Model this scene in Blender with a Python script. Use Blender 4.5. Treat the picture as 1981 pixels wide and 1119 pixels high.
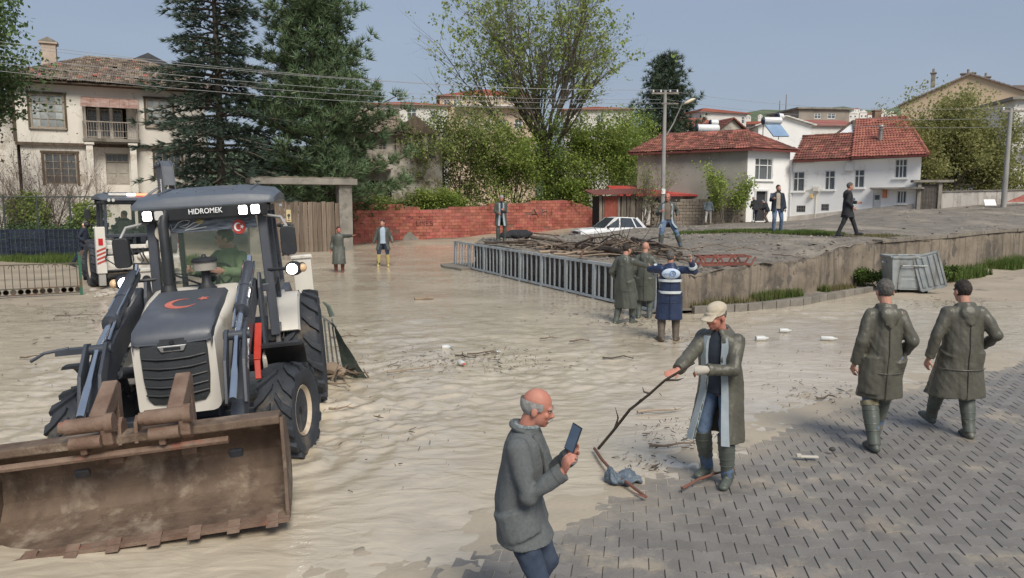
import bpy, bmesh, math, random
import numpy as np
from mathutils import Vector, Matrix, noise
for _o in list(bpy.data.objects): bpy.data.objects.remove(_o)
S = bpy.context.scene; COL = S.collection; R = math.radians; PI = math.pi
V = Vector
# ------------------------------------------------------------------ camera, sky, sun, exposure
F_PX, CX, CY, CAM_H = 1450.0, 990.5, 559.5, 2.6
PITCH = math.atan(169.5 / F_PX)
cam = bpy.data.cameras.new('camera'); camo = bpy.data.objects.new('camera', cam); COL.objects.link(camo)
camo.location = (0, 0, CAM_H); camo.rotation_euler = (PI/2 - PITCH, 0, 0)
cam.sensor_width = 36; cam.lens = F_PX / 1981 * 36; cam.clip_end = 6000; cam.clip_start = 0.1
S.camera = camo
W = bpy.data.worlds.new('World'); S.world = W; W.use_nodes = True
SUN_EL, SUN_AZ = R(46), R(158)      # azimuth measured from +Y clockwise: the sun is behind the camera
def build_world():
    nt = W.node_tree; N = nt.nodes; L = nt.links; N.clear()
    out = N.new('ShaderNodeOutputWorld'); bg = N.new('ShaderNodeBackground'); bg.inputs['Strength'].default_value = 0.1
    sky = N.new('ShaderNodeTexSky'); sky.sky_type = 'NISHITA'; sky.sun_disc = False
    sky.sun_elevation = SUN_EL; sky.sun_rotation = SUN_AZ; sky.air_density = 1.3; sky.dust_density = 2.5
    tc = N.new('ShaderNodeTexCoord'); mp = N.new('ShaderNodeMapping'); mp.inputs['Scale'].default_value = (1.2, 1.2, 4)
    nz = N.new('ShaderNodeTexNoise'); nz.inputs['Scale'].default_value = 1.6; nz.inputs['Detail'].default_value = 5
    rp = N.new('ShaderNodeValToRGB')
    rp.color_ramp.elements[0].position = .3; rp.color_ramp.elements[0].color = (1.12, 1.36, 1.82, 1)
    rp.color_ramp.elements[1].position = .75; rp.color_ramp.elements[1].color = (1.34, 1.59, 2.05, 1)
    mx = N.new('ShaderNodeMix'); mx.data_type = 'RGBA'; mx.inputs['Factor'].default_value = .9   # a closed cloud deck over the clear sky
    L.new(tc.outputs['Generated'], mp.inputs['Vector']); L.new(mp.outputs[0], nz.inputs['Vector'])
    L.new(nz.outputs['Fac'], rp.inputs['Fac']); L.new(sky.outputs[0], mx.inputs[6]); L.new(rp.outputs[0], mx.inputs[7])
    L.new(mx.outputs[2], bg.inputs['Color']); L.new(bg.outputs[0], out.inputs['Surface'])
build_world()
sl = bpy.data.lights.new('sun', 'SUN'); sl.energy = 1.5; sl.angle = R(26); sl.color = (1, .93, .81)
so = bpy.data.objects.new('sun', sl); COL.objects.link(so)
so.location = (0, -10, 30)
_sd = V((math.sin(SUN_AZ)*math.cos(SUN_EL), math.cos(SUN_AZ)*math.cos(SUN_EL), math.sin(SUN_EL)))
so.rotation_euler = _sd.to_track_quat('Z', 'Y').to_euler()
S.view_settings.view_transform = 'Standard'; S.view_settings.look = 'None'; S.view_settings.gamma = 1
S.view_settings.use_curve_mapping = False; S.view_settings.exposure = 1.26
S.render.engine = 'CYCLES'; S.cycles.use_denoising = True; S.cycles.max_bounces = 6; S.cycles.transparent_max_bounces = 12

# ------------------------------------------------------------------ places: from a direction of sight to a point of the place
_c, _s = math.cos(PITCH), math.sin(PITCH)
def ray(px, py):
    u = (px - CX)/F_PX; v = (CY - py)/F_PX
    return V((u, _c + v*_s, -_s + v*_c))
def at(px, py, z=0.0):
    d = ray(px, py); t = (z - CAM_H)/d.z
    return V((d.x*t, d.y*t, z))
def atd(px, py, y):
    d = ray(px, py); t = y/d.y
    return V((d.x*t, y, CAM_H + d.z*t))

# ------------------------------------------------------------------ tagging
def tag(o, label=None, cat=None, group=None, kind=None):
    if label: o['label'] = label
    if cat: o['category'] = cat
    if group: o['group'] = group
    if kind: o['kind'] = kind
    return o
def thing(name, label, cat, loc=(0, 0, 0), rz=0, group=None):
    o = bpy.data.objects.new(name, None); COL.objects.link(o); o.empty_display_size = .2
    o.location = loc; o.rotation_euler = (0, 0, rz)
    return tag(o, label, cat, group)
def link(name, me, parent=None, loc=None, rot=None, scale=None):
    o = bpy.data.objects.new(name, me); COL.objects.link(o)
    if parent: o.parent = parent
    if loc is not None: o.location = loc
    if rot is not None: o.rotation_euler = rot
    if scale is not None: o.scale = scale
    return o
KIDS = {}
def copy_tree(o, parent=None):
    c = o.copy(); COL.objects.link(c)
    if parent: c.parent = parent
    for ch in [x for x in bpy.data.objects if x.parent is o]: copy_tree(ch, c)
    return c
# ------------------------------------------------------------------ mesh builder
def np_mesh(name, verts, faces, m=None, smooth=False):
    me = bpy.data.meshes.new(name)
    verts = np.asarray(verts, np.float32).reshape(-1, 3); faces = np.asarray(faces, np.int32)
    k = faces.shape[1]; n = len(faces)
    me.vertices.add(len(verts)); me.vertices.foreach_set('co', verts.ravel())
    me.loops.add(n*k); me.loops.foreach_set('vertex_index', faces.ravel())
    me.polygons.add(n); me.polygons.foreach_set('loop_start', np.arange(0, n*k, k, dtype=np.int32))
    try: me.polygons.foreach_set('loop_total', np.full(n, k, np.int32))
    except Exception: pass
    if smooth: me.polygons.foreach_set('use_smooth', np.ones(n, bool))
    me.update(calc_edges=True)
    if m: me.materials.append(m)
    return me
def frame_of(d):
    d = V(d).normalized(); a = V((0, 0, 1)) if abs(d.z) < .95 else V((0, 1, 0))
    x = d.cross(a).normalized(); return x, d.cross(x).normalized()
class MB:
    def __init__(s): s.v = []; s.f = []; s.mi = []; s.cur = 0
    def add(s, vs, fs):
        b = len(s.v); s.v += [tuple(p) for p in vs]
        for f in fs: s.f.append(tuple(i+b for i in f)); s.mi.append(s.cur)
        return s
    def mat(s, i): s.cur = i; return s
    def box(s, c, d, rz=0, M=None):
        x, y, z = d[0]/2, d[1]/2, d[2]/2
        ps = [V((a, b, e)) for e in (-z, z) for a, b in ((-x, -y), (x, -y), (x, y), (-x, y))]
        if rz: m = Matrix.Rotation(rz, 3, 'Z'); ps = [m@p for p in ps]
        if M is not None: ps = [M@p for p in ps]
        c = V(c)
        return s.add([p+c for p in ps], [(3, 2, 1, 0), (4, 5, 6, 7), (0, 1, 5, 4), (1, 2, 6, 5), (2, 3, 7, 6), (3, 0, 4, 7)])
    def bar(s, a, b, w, h, up=(0, 0, 1)):      # rectangular bar from a to b
        a, b = V(a), V(b); d = (b-a).normalized(); u = V(up)
        x = d.cross(u)
        if x.length < 1e-4: x = d.cross(V((0, 1, 0)))
        x.normalize(); y = x.cross(d); ps = []
        for p in (a, b): ps += [p-x*w/2-y*h/2, p+x*w/2-y*h/2, p+x*w/2+y*h/2, p-x*w/2+y*h/2]
        return s.add(ps, [(3, 2, 1, 0), (4, 5, 6, 7), (0, 1, 5, 4), (1, 2, 6, 5), (2, 3, 7, 6), (3, 0, 4, 7)])
    def loft(s, rings, cap=True, closed=True):
        n = len(rings[0]); b = []; fs = []
        for r in rings: b += list(r)
        for i in range(len(rings)-1):
            for j in range(n if closed else n-1):
                k = (j+1) % n; fs.append((i*n+j, i*n+k, (i+1)*n+k, (i+1)*n+j))
        if cap: fs.append(tuple(range(n-1, -1, -1))); fs.append(tuple((len(rings)-1)*n+j for j in range(n)))
        return s.add(b, fs)
    def tube(s, pts, r, n=8, cap=True):
        pts = [V(p) for p in pts]; rs = r if isinstance(r, (list, tuple)) else [r]*len(pts); rings = []
        x = None
        for i, p in enumerate(pts):
            d = (pts[min(i+1, len(pts)-1)] - pts[max(i-1, 0)])
            if d.length < 1e-7: d = V((0, 0, 1))
            d.normalize()
            if x is None: x, y = frame_of(d)
            else:
                x = (x - d*x.dot(d))
                x = x.normalized() if x.length > 1e-5 else frame_of(d)[0]
                y = d.cross(x)
            rings.append([p + (x*math.cos(t) + y*math.sin(t))*rs[i] for t in (2*PI*k/n for k in range(n))])
        return s.loft(rings, cap)
    def cyl(s, a, b, r, r2=None, n=12): return s.tube([a, b], [r, r if r2 is None else r2], n)
    def ell(s, c, r, n=12, m=8, M=None):
        c = V(c); vs = []; fs = []
        for i in range(m+1):
            t = PI*i/m
            for j in range(n):
                p = V((r[0]*math.sin(t)*math.cos(2*PI*j/n), r[1]*math.sin(t)*math.sin(2*PI*j/n), r[2]*math.cos(t)))
                vs.append((M@p if M is not None else p)+c)
        for i in range(m):
            for j in range(n):
                k = (j+1) % n
                if i == 0: fs.append((0, (i+1)*n+j, (i+1)*n+k))
                elif i == m-1: fs.append((i*n+j, m*n, i*n+k))
                else: fs.append((i*n+j, (i+1)*n+j, (i+1)*n+k, i*n+k))
        b = len(s.v); s.add(vs, fs); return s
    def prism(s, poly, fn, t0, t1):      # outline (a,b) extruded from t0 to t1; fn(a,b,t)->xyz
        n = len(poly)
        ps = [fn(a, b, t0) for a, b in poly] + [fn(a, b, t1) for a, b in poly]
        fs = [tuple(range(n-1, -1, -1)), tuple(range(n, 2*n))] + [(i, (i+1) % n, n+(i+1) % n, n+i) for i in range(n)]
        return s.add(ps, fs)
    def lathe(s, prof, c, axis='z', n=16, M=None):       # prof: (radius, height)
        rings = []
        for r, h in prof:
            ring = []
            for k in range(n):
                t = 2*PI*k/n; a, b = r*math.cos(t), r*math.sin(t)
                p = V((a, b, h)) if axis == 'z' else (V((h, a, b)) if axis == 'x' else V((b, h, a)))
                if M is not None: p = M@p
                ring.append(p+V(c))
            rings.append(ring)
        return s.loft(rings)
    def quad(s, *ps): return s.add(ps, [tuple(range(len(ps)))])
    def mesh(s, name, mats, smooth=False, bevel=0, recalc=True, seg=2):
        me = bpy.data.meshes.new(name); me.from_pydata(s.v, [], s.f)
        for m in (mats if isinstance(mats, (list, tuple)) else [mats]): me.materials.append(m)
        if any(s.mi): me.polygons.foreach_set('material_index', s.mi)
        if recalc or bevel:
            bm = bmesh.new(); bm.from_mesh(me)
            if recalc:
                bmesh.ops.remove_doubles(bm, verts=bm.verts, dist=1e-6) if smooth == 'weld' else None
                bmesh.ops.recalc_face_normals(bm, faces=bm.faces)
            if bevel:
                es = [e for e in bm.edges if len(e.link_faces) == 2 and e.calc_face_angle(0) > R(25)]
                bmesh.ops.bevel(bm, geom=es, offset=bevel, segments=seg, affect='EDGES', clamp_overlap=True, profile=.5)
            bm.to_mesh(me); bm.free()
        if smooth:
            me.polygons.foreach_set('use_smooth', [True]*len(me.polygons))
            try: me.set_sharp_from_angle(angle=R(40))
            except Exception: pass
        me.update(); return me
    def build(s, name, mats, parent=None, smooth=False, bevel=0, loc=None, rot=None, kind=None, label=None, recalc=True, seg=2):
        o = link(name, s.mesh(name, mats, smooth, bevel, recalc, seg), parent, loc, rot)
        if kind: o['kind'] = kind
        if label: o['label'] = label
        return o
# ------------------------------------------------------------------ materials
MATS = {}
def mat(name, c1, c2=None, scale=4, rough=.8, metal=0, bump=0, bscale=40, var=0, hue=0, stain=None, stain_amt=.5, stain_scale=1.5,
        world=False, stretch=(1, 1, 1), spec=.4, trans=0, detail=6, streak=None):
    if name in MATS: return MATS[name]
    m = bpy.data.materials.new(name); m.use_nodes = True; nt = m.node_tree; N = nt.nodes; L = nt.links
    b = N['Principled BSDF']; b.inputs['Roughness'].default_value = rough; b.inputs['Metallic'].default_value = metal
    b.inputs['Specular IOR Level'].default_value = spec
    if world: co = N.new('ShaderNodeNewGeometry').outputs['Position']
    else: co = N.new('ShaderNodeTexCoord').outputs['Object']
    mp = N.new('ShaderNodeMapping'); mp.inputs['Scale'].default_value = stretch; L.new(co, mp.inputs['Vector']); co = mp.outputs[0]
    def nz(sc, det=detail, ro=.6):
        n = N.new('ShaderNodeTexNoise'); n.inputs['Scale'].default_value = sc; n.inputs['Detail'].default_value = det
        n.inputs['Roughness'].default_value = ro; L.new(co, n.inputs['Vector']); return n.outputs['Fac']
    def rng(x, a, b_, lo=0, hi=1):
        r = N.new('ShaderNodeMapRange'); r.inputs[1].default_value = a; r.inputs[2].default_value = b_
        r.inputs[3].default_value = lo; r.inputs[4].default_value = hi; L.new(x, r.inputs[0]); return r.outputs[0]
    def mix(f, a, c):
        x = N.new('ShaderNodeMix'); x.data_type = 'RGBA'
        for sck, val in ((0, f), (6, a), (7, c)):
            if isinstance(val, (int, float)): x.inputs[sck].default_value = val
            elif isinstance(val, tuple): x.inputs[sck].default_value = (*val, 1)
            else: L.new(val, x.inputs[sck])
        return x.outputs[2]
    c2 = c2 or tuple(min(1, x*1.18) for x in c1)
    col = mix(rng(nz(scale), .35, .65), c1, c2)
    if stain:
        col = mix(rng(nz(stain_scale, 8, .7), .72-stain_amt*.45, .80-stain_amt*.35), col, stain)
    if streak:                                   # vertical runs of dirt
        m2 = N.new('ShaderNodeMapping'); m2.inputs['Scale'].default_value = (3, 3, .22)
        L.new(co, m2.inputs['Vector']); n = N.new('ShaderNodeTexNoise'); n.inputs['Scale'].default_value = 2.2; n.inputs['Detail'].default_value = 6
        L.new(m2.outputs[0], n.inputs['Vector']); col = mix(rng(n.outputs['Fac'], .5, .72, 0, .8), col, streak)
    if var or hue:
        oi = N.new('ShaderNodeObjectInfo').outputs['Random']; ri = N.new('ShaderNodeNewGeometry').outputs['Random Per Island']
        ad = N.new('ShaderNodeMath'); ad.operation = 'ADD'; L.new(oi, ad.inputs[0]); L.new(ri, ad.inputs[1])
        fr = N.new('ShaderNodeMath'); fr.operation = 'FRACT'; L.new(ad.outputs[0], fr.inputs[0])
        hs = N.new('ShaderNodeHueSaturation'); L.new(col, hs.inputs['Color'])
        L.new(rng(fr.outputs[0], 0, 1, 1-var, 1+var), hs.inputs['Value'])
        if hue:
            f2 = N.new('ShaderNodeMath'); f2.operation = 'MULTIPLY'; f2.inputs[1].default_value = 7.13; L.new(fr.outputs[0], f2.inputs[0])
            f3 = N.new('ShaderNodeMath'); f3.operation = 'FRACT'; L.new(f2.outputs[0], f3.inputs[0])
            L.new(rng(f3.outputs[0], 0, 1, .5-hue, .5+hue), hs.inputs['Hue'])
        col = hs.outputs[0]
    L.new(col, b.inputs['Base Color'])
    if bump:
        bp = N.new('ShaderNodeBump'); bp.inputs['Strength'].default_value = min(1, bump); bp.inputs['Distance'].default_value = .02
        L.new(nz(bscale, 8, .65), bp.inputs['Height']); L.new(bp.outputs[0], b.inputs['Normal'])
    if rough < .75: L.new(rng(nz(scale*1.7), .3, .7, max(.03, rough-.1), min(1, rough+.12)), b.inputs['Roughness'])
    if trans:
        tr = N.new('ShaderNodeBsdfTranslucent'); L.new(col, tr.inputs['Color']); ms = N.new('ShaderNodeMixShader'); ms.inputs[0].default_value = trans
        L.new(b.outputs[0], ms.inputs[1]); L.new(tr.outputs[0], ms.inputs[2]); L.new(ms.outputs[0], N['Material Output'].inputs['Surface'])
    MATS[name] = m; return m
def emit(name, c, k):
    if name in MATS: return MATS[name]
    m = bpy.data.materials.new(name); m.use_nodes = True; b = m.node_tree.nodes['Principled BSDF']
    b.inputs['Base Color'].default_value = (*c, 1); b.inputs['Emission Color'].default_value = (*c, 1); b.inputs['Emission Strength'].default_value = k
    MATS[name] = m; return m
def glass(name, c=(.75, .85, .8), alpha=.25, rough=.05):
    if name in MATS: return MATS[name]
    m = bpy.data.materials.new(name); m.use_nodes = True; N = m.node_tree.nodes; L = m.node_tree.links
    b = N['Principled BSDF']; b.inputs['Base Color'].default_value = (*c, 1); b.inputs['Roughness'].default_value = rough
    b.inputs['Alpha'].default_value = alpha; b.inputs['Specular IOR Level'].default_value = .6
    MATS[name] = m; return m
def interp(x, xs, ys): return float(np.interp(x, xs, ys))
# ------------------------------------------------------------------ number noise on arrays
def _hash(ix, iy, seed):
    n = (ix*374761393 + iy*668265263 + seed*974634777) & 0x7fffffff
    n = ((n ^ (n >> 13))*1274126177) & 0x7fffffff
    return ((n ^ (n >> 16)) & 0xffff)/65535.0
def vnoise(x, y, seed=0):
    x = np.asarray(x, float); y = np.asarray(y, float)
    ix = np.floor(x).astype(np.int64); iy = np.floor(y).astype(np.int64); fx = x-ix; fy = y-iy
    fx = fx*fx*fx*(fx*(fx*6-15)+10); fy = fy*fy*fy*(fy*(fy*6-15)+10)
    a = _hash(ix, iy, seed); b = _hash(ix+1, iy, seed); c = _hash(ix, iy+1, seed); d = _hash(ix+1, iy+1, seed)
    return (a*(1-fx)+b*fx)*(1-fy) + (c*(1-fx)+d*fx)*fy
def fbm(x, y, seed=0, o=4, g=.5):
    t = 0; a = 1; n = 0
    for i in range(o):
        t = t + a*vnoise(x, y, seed+i*17); n += a; a *= g; x = np.asarray(x)*2.03+3.1; y = np.asarray(y)*2.03+1.7
    return t/n
def idw(pts, x, y, p=3.0):
    x = np.asarray(x, float); y = np.asarray(y, float); num = 0; den = 0
    for a, b, z in pts:
        w = 1/(((x-a)**2+(y-b)**2+.15)**(p/2)); num = num+w*z; den = den+w
    return num/den
def grid_faces(n, m):       # n rows of m
    i = np.arange(n-1)[:, None]*m + np.arange(m-1)[None]
    return np.stack([i, i+1, i+m+1, i+m], -1).reshape(-1, 4)
# ------------------------------------------------------------------ heights of the place
LOT_Z = [(-1.4, 28.6, 1.0), (-.4, 29.5, 1.1), (1, 23, .97), (3.4, 17.3, .92), (4.4, 17.9, .9), (7, 19.8, 1.02), (11.5, 23.3, 1.38), (20, 29, 1.52), (4.7, 23, 1.15),
         (9.7, 27.7, 1.45), (10.9, 24.6, 1.44), (12.2, 50, 1.0), (15, 48, 1.3), (22.7, 42.5, 2.16), (30, 45, 2.5), (5, 33, 1.2), (2.7, 34.5, 1.05),
         (7, 36, 1.35), (45, 45, 2.6), (15, 32, 1.6), (20, 36, 1.9), (8.5, 44, 1.0), (50, 60, 3.0)]
GND_Z = [(-9.75, 46.3, .02), (6, 55, .7), (0, 51.5, .4), (-5, 48.5, .12), (-12, 38, .0), (3, 39, .35), (7, 39, .4), (-20, 31.5, .2), (-16, 30, .1), (-13, 20, .0), (-20, 20, .02), (-12.5, 23.5, .02), (-17, 25, .03),
         (-20, 45, .8), (-28, 42, 1.0), (0, 70, 1.2), (15, 75, 1.6), (40, 70, 2.4), (0, 20, -.3), (0, 12, -.3), (0, 5, -.3), (10, 12, -.3), (-10, 12, -.25),
         (30, 20, .0), (-4, 35, -.15), (0, 40, -.12), (-4, 42, -.1), (5, 12, -.3), (15.2, 22.6, .1), (18, 26, .28), (13.2, 22, .06), (22, 26, .25), (16, 18, -.12), (22, 18, -.1), (0, 200, 2), (-200, 100, 2), (200, 100, 3), (0, 3000, 3)]
def lot_z(x, y): return float(idw(LOT_Z, x, y))
def gnd_z(x, y): return float(idw(GND_Z, x, y))
# ------------------------------------------------------------------ ground sheet and hills
M_ground = mat('mud ground', (.30, .25, .19), (.40, .34, .26), scale=.6, rough=.7, bump=.6, bscale=6, world=True, stain=(.17, .14, .11), stain_amt=.35, stain_scale=.8)
def spaced(a, b, n, far, k): 
    x = np.linspace(a, b, n); g = np.geomspace(1, far, k); return np.concatenate([a-g[::-1], x, b+g])
gx = spaced(-45, 50, 160, 3000, 22); gy = spaced(-6, 80, 150, 4000, 24)
X, Y = np.meshgrid(gx, gy); Z = idw(GND_Z, X, Y) + (fbm(X*.7, Y*.7, 3)-.5)*.10
tag(link('ground', np_mesh('ground', np.stack([X, Y, Z], -1), grid_faces(len(gy), len(gx)), M_ground, True)), kind='structure')
M_hill = mat('meadow hill', (.085, .115, .06), (.125, .155, .085), scale=.006, rough=.95, world=True, stain=(.05, .075, .045), stain_amt=.45, stain_scale=.012)
hx = np.linspace(-1500, 2600, 150); hy = np.linspace(500, 2200, 60); X, Y = np.meshgrid(hx, hy)
ridge = np.interp(hx, [-1500, -600, 0, 330, 430, 500, 570, 680, 800, 1000, 1300, 2600], [70, 90, 80, 138, 150, 143, 152, 160, 158, 160, 165, 140])
Z = ridge[None]*np.exp(-((Y-1150)/360)**2)*(1+.25*(fbm(X/160, Y/160, 5)-.5)) + 12*(fbm(X/60, Y/60, 9)-.5) - 6
tag(link('hill', np_mesh('hill', np.stack([X, Y, Z], -1), grid_faces(60, 150), M_hill, True)), kind='structure')
# ------------------------------------------------------------------ flood water
def build_water():
    m = bpy.data.materials.new('flood water'); m.use_nodes = True; nt = m.node_tree; N = nt.nodes; L = nt.links; b = N['Principled BSDF']
    g = N.new('ShaderNodeNewGeometry')
    def mp(sc, rz): 
        x = N.new('ShaderNodeMapping'); x.inputs['Scale'].default_value = sc; x.inputs['Rotation'].default_value = (0, 0, rz); L.new(g.outputs['Position'], x.inputs['Vector']); return x.outputs[0]
    def nz(v, s, d=6, r=.6, dist=0):
        n = N.new('ShaderNodeTexNoise'); n.inputs['Scale'].default_value = s; n.inputs['Detail'].default_value = d; n.inputs['Roughness'].default_value = r
        n.inputs['Distortion'].default_value = dist; L.new(v, n.inputs['Vector']); return n.outputs['Fac']
    def rp(f, *st):
        r = N.new('ShaderNodeValToRGB'); e = r.color_ramp.elements
        while len(e) < len(st): e.new(.5)
        for k, (p, c) in zip(e, st): k.position = p; k.color = (*c, 1)
        L.new(f, r.inputs['Fac']); return r.outputs[0]
    big = rp(nz(mp((.6, 1, 1), R(-20)), .30, 4, .6, .6), (.34, (.45, .387, .297)), (.52, (.51, .442, .343)), (.7, (.56, .488, .382)))
    fine = rp(nz(mp((.8, 1.5, 1), R(-14)), 1.5, 7, .62, 1.4), (.36, (.88, .87, .85)), (.5, (.98, .98, .97)), (.64, (1.08, 1.08, 1.07)))
    mx = N.new('ShaderNodeMix'); mx.data_type = 'RGBA'; mx.blend_type = 'MULTIPLY'; mx.inputs[0].default_value = 1; L.new(big, mx.inputs[6]); L.new(fine, mx.inputs[7])
    L.new(mx.outputs[2], b.inputs['Base Color']); b.inputs['Specular IOR Level'].default_value = .55
    r2 = N.new('ShaderNodeMapRange'); r2.inputs[1].default_value = .35; r2.inputs[2].default_value = .65; r2.inputs[3].default_value = .14; r2.inputs[4].default_value = .34
    L.new(nz(mp((.7, 1.0, 1), .2), .6), r2.inputs[0]); L.new(r2.outputs[0], b.inputs['Roughness'])
    bp = N.new('ShaderNodeBump'); bp.inputs['Strength'].default_value = .30; bp.inputs['Distance'].default_value = .05
    b.inputs['Coat Weight'].default_value = .38; b.inputs['Coat Roughness'].default_value = .09; b.inputs['Coat IOR'].default_value = 1.45; L.new(bp.outputs[0], b.inputs['Coat Normal'])
    L.new(nz(mp((.8, 1.7, 1), R(-14)), 3.0, 4, .5, 1.2), bp.inputs['Height']); L.new(bp.outputs[0], b.inputs['Normal'])
    py = np.arange(1260, 458, -2.1); yy = CAM_H*F_PX/(py-390); u = np.linspace(-1.25, 1.25, 640)
    Y = np.repeat(yy[:, None], len(u), 1); X = Y*u[None]
    c, s_ = math.cos(.24), math.sin(.24); A = X*c+Y*s_; B = -X*s_+Y*c
    wx = (fbm(A*.35, B*.35, 40)-.5)*3; wy = (fbm(A*.35, B*.35, 50)-.5)*3
    rg = lambda n: 1-np.abs(2*n-1)
    h = .045*(fbm(A*.5+wx, B*.9+wy, 60, 3)-.5) + .036*rg(fbm(A*1.5+wx*1.2, B*3.0+wy*1.6, 70, 3))**2 + .020*rg(fbm(A*3.6+wx*2, B*6.6+wy*2.4, 80, 3))**2
    churn = np.clip((fbm(A*.13, B*.2, 90, 3)-.42)*5, .45, 1.5)      # calm and rough reaches
    calm = np.clip((X*-.62+Y*.785-4.6)/2.5, .12, 1)                  # shallow and still towards the paved bank
    h = (h-.035)*churn*calm*.68
    for cx, cy, r, a in ((-2.3, 7.4, .9, .05), (-2.5, 9.7, 1.0, .06), (3.0, 13.9, .6, .05), (2.5, 16, .7, .05), (-4.5, 7.6, .9, .05)):   # water piling against wheels and boots
        d = np.hypot(X-cx, Y-cy); h += a*np.exp(-(d/r)**2)*np.sin(d*16+fbm(X*3, Y*3, 3)*4)*.5
    o = link('water', np_mesh('water', np.stack([X, Y, h], -1), grid_faces(len(py), len(u)), m, True)); tag(o, kind='structure')
build_water()
# ------------------------------------------------------------------ paved bank in the foreground
SHORE = [(-6, 1.6), (-.83, 4.94), (1.29, 6.98), (2.7, 8.28), (4.67, 10.02), (8.64, 12.5), (14, 15.6), (22, 19.5)]
_sx = np.array([p[0] for p in SHORE]); _sy = np.array([p[1] for p in SHORE])
def shore_d(x, y): return (np.interp(x, _sx, _sy)-np.asarray(y, float))*.79
def pave_z(x, y): return np.clip(shore_d(x, y)*.024, -.2, .13) - .004
M_paver = mat('grey paver', (.162, .152, .143), (.212, .20, .188), scale=3, rough=.5, bump=.5, bscale=60, var=.13, hue=.008, world=True, stain=(.33, .285, .225), stain_amt=.42, stain_scale=1.1)
M_joint = mat('paver joint', (.115, .104, .092), rough=.9, world=True)
def silt_film(m):
    # thin film of dried flood silt on the blocks beside the water line
    nt = m.node_tree; N = nt.nodes; L = nt.links; b = N['Principled BSDF']; src = b.inputs['Base Color'].links[0].from_socket
    g = N.new('ShaderNodeNewGeometry'); sp = N.new('ShaderNodeSeparateXYZ'); L.new(g.outputs['Position'], sp.inputs[0])
    a = N.new('ShaderNodeMath'); a.operation = 'MULTIPLY_ADD'; a.inputs[1].default_value = .79; a.inputs[2].default_value = 5.75; L.new(sp.outputs[0], a.inputs[0])
    d = N.new('ShaderNodeMath'); d.operation = 'SUBTRACT'; L.new(a.outputs[0], d.inputs[0]); L.new(sp.outputs[1], d.inputs[1])
    n = N.new('ShaderNodeTexNoise'); n.inputs['Scale'].default_value = 1.3; n.inputs['Detail'].default_value = 8; n.inputs['Roughness'].default_value = .7; L.new(g.outputs['Position'], n.inputs['Vector'])
    e = N.new('ShaderNodeMath'); e.operation = 'MULTIPLY_ADD'; e.inputs[1].default_value = 3.4; L.new(n.outputs['Fac'], e.inputs[0]); L.new(d.outputs[0], e.inputs[2])
    r = N.new('ShaderNodeMapRange'); r.inputs[1].default_value = .9; r.inputs[2].default_value = 2.5; r.inputs[3].default_value = .92; r.inputs[4].default_value = .04; L.new(e.outputs[0], r.inputs[0])
    x = N.new('ShaderNodeMix'); x.data_type = 'RGBA'; L.new(r.outputs[0], x.inputs[0]); L.new(src, x.inputs[6]); x.inputs[7].default_value = (.40, .345, .265, 1); L.new(x.outputs[2], b.inputs['Base Color'])
silt_film(M_paver); silt_film(M_joint)
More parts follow.
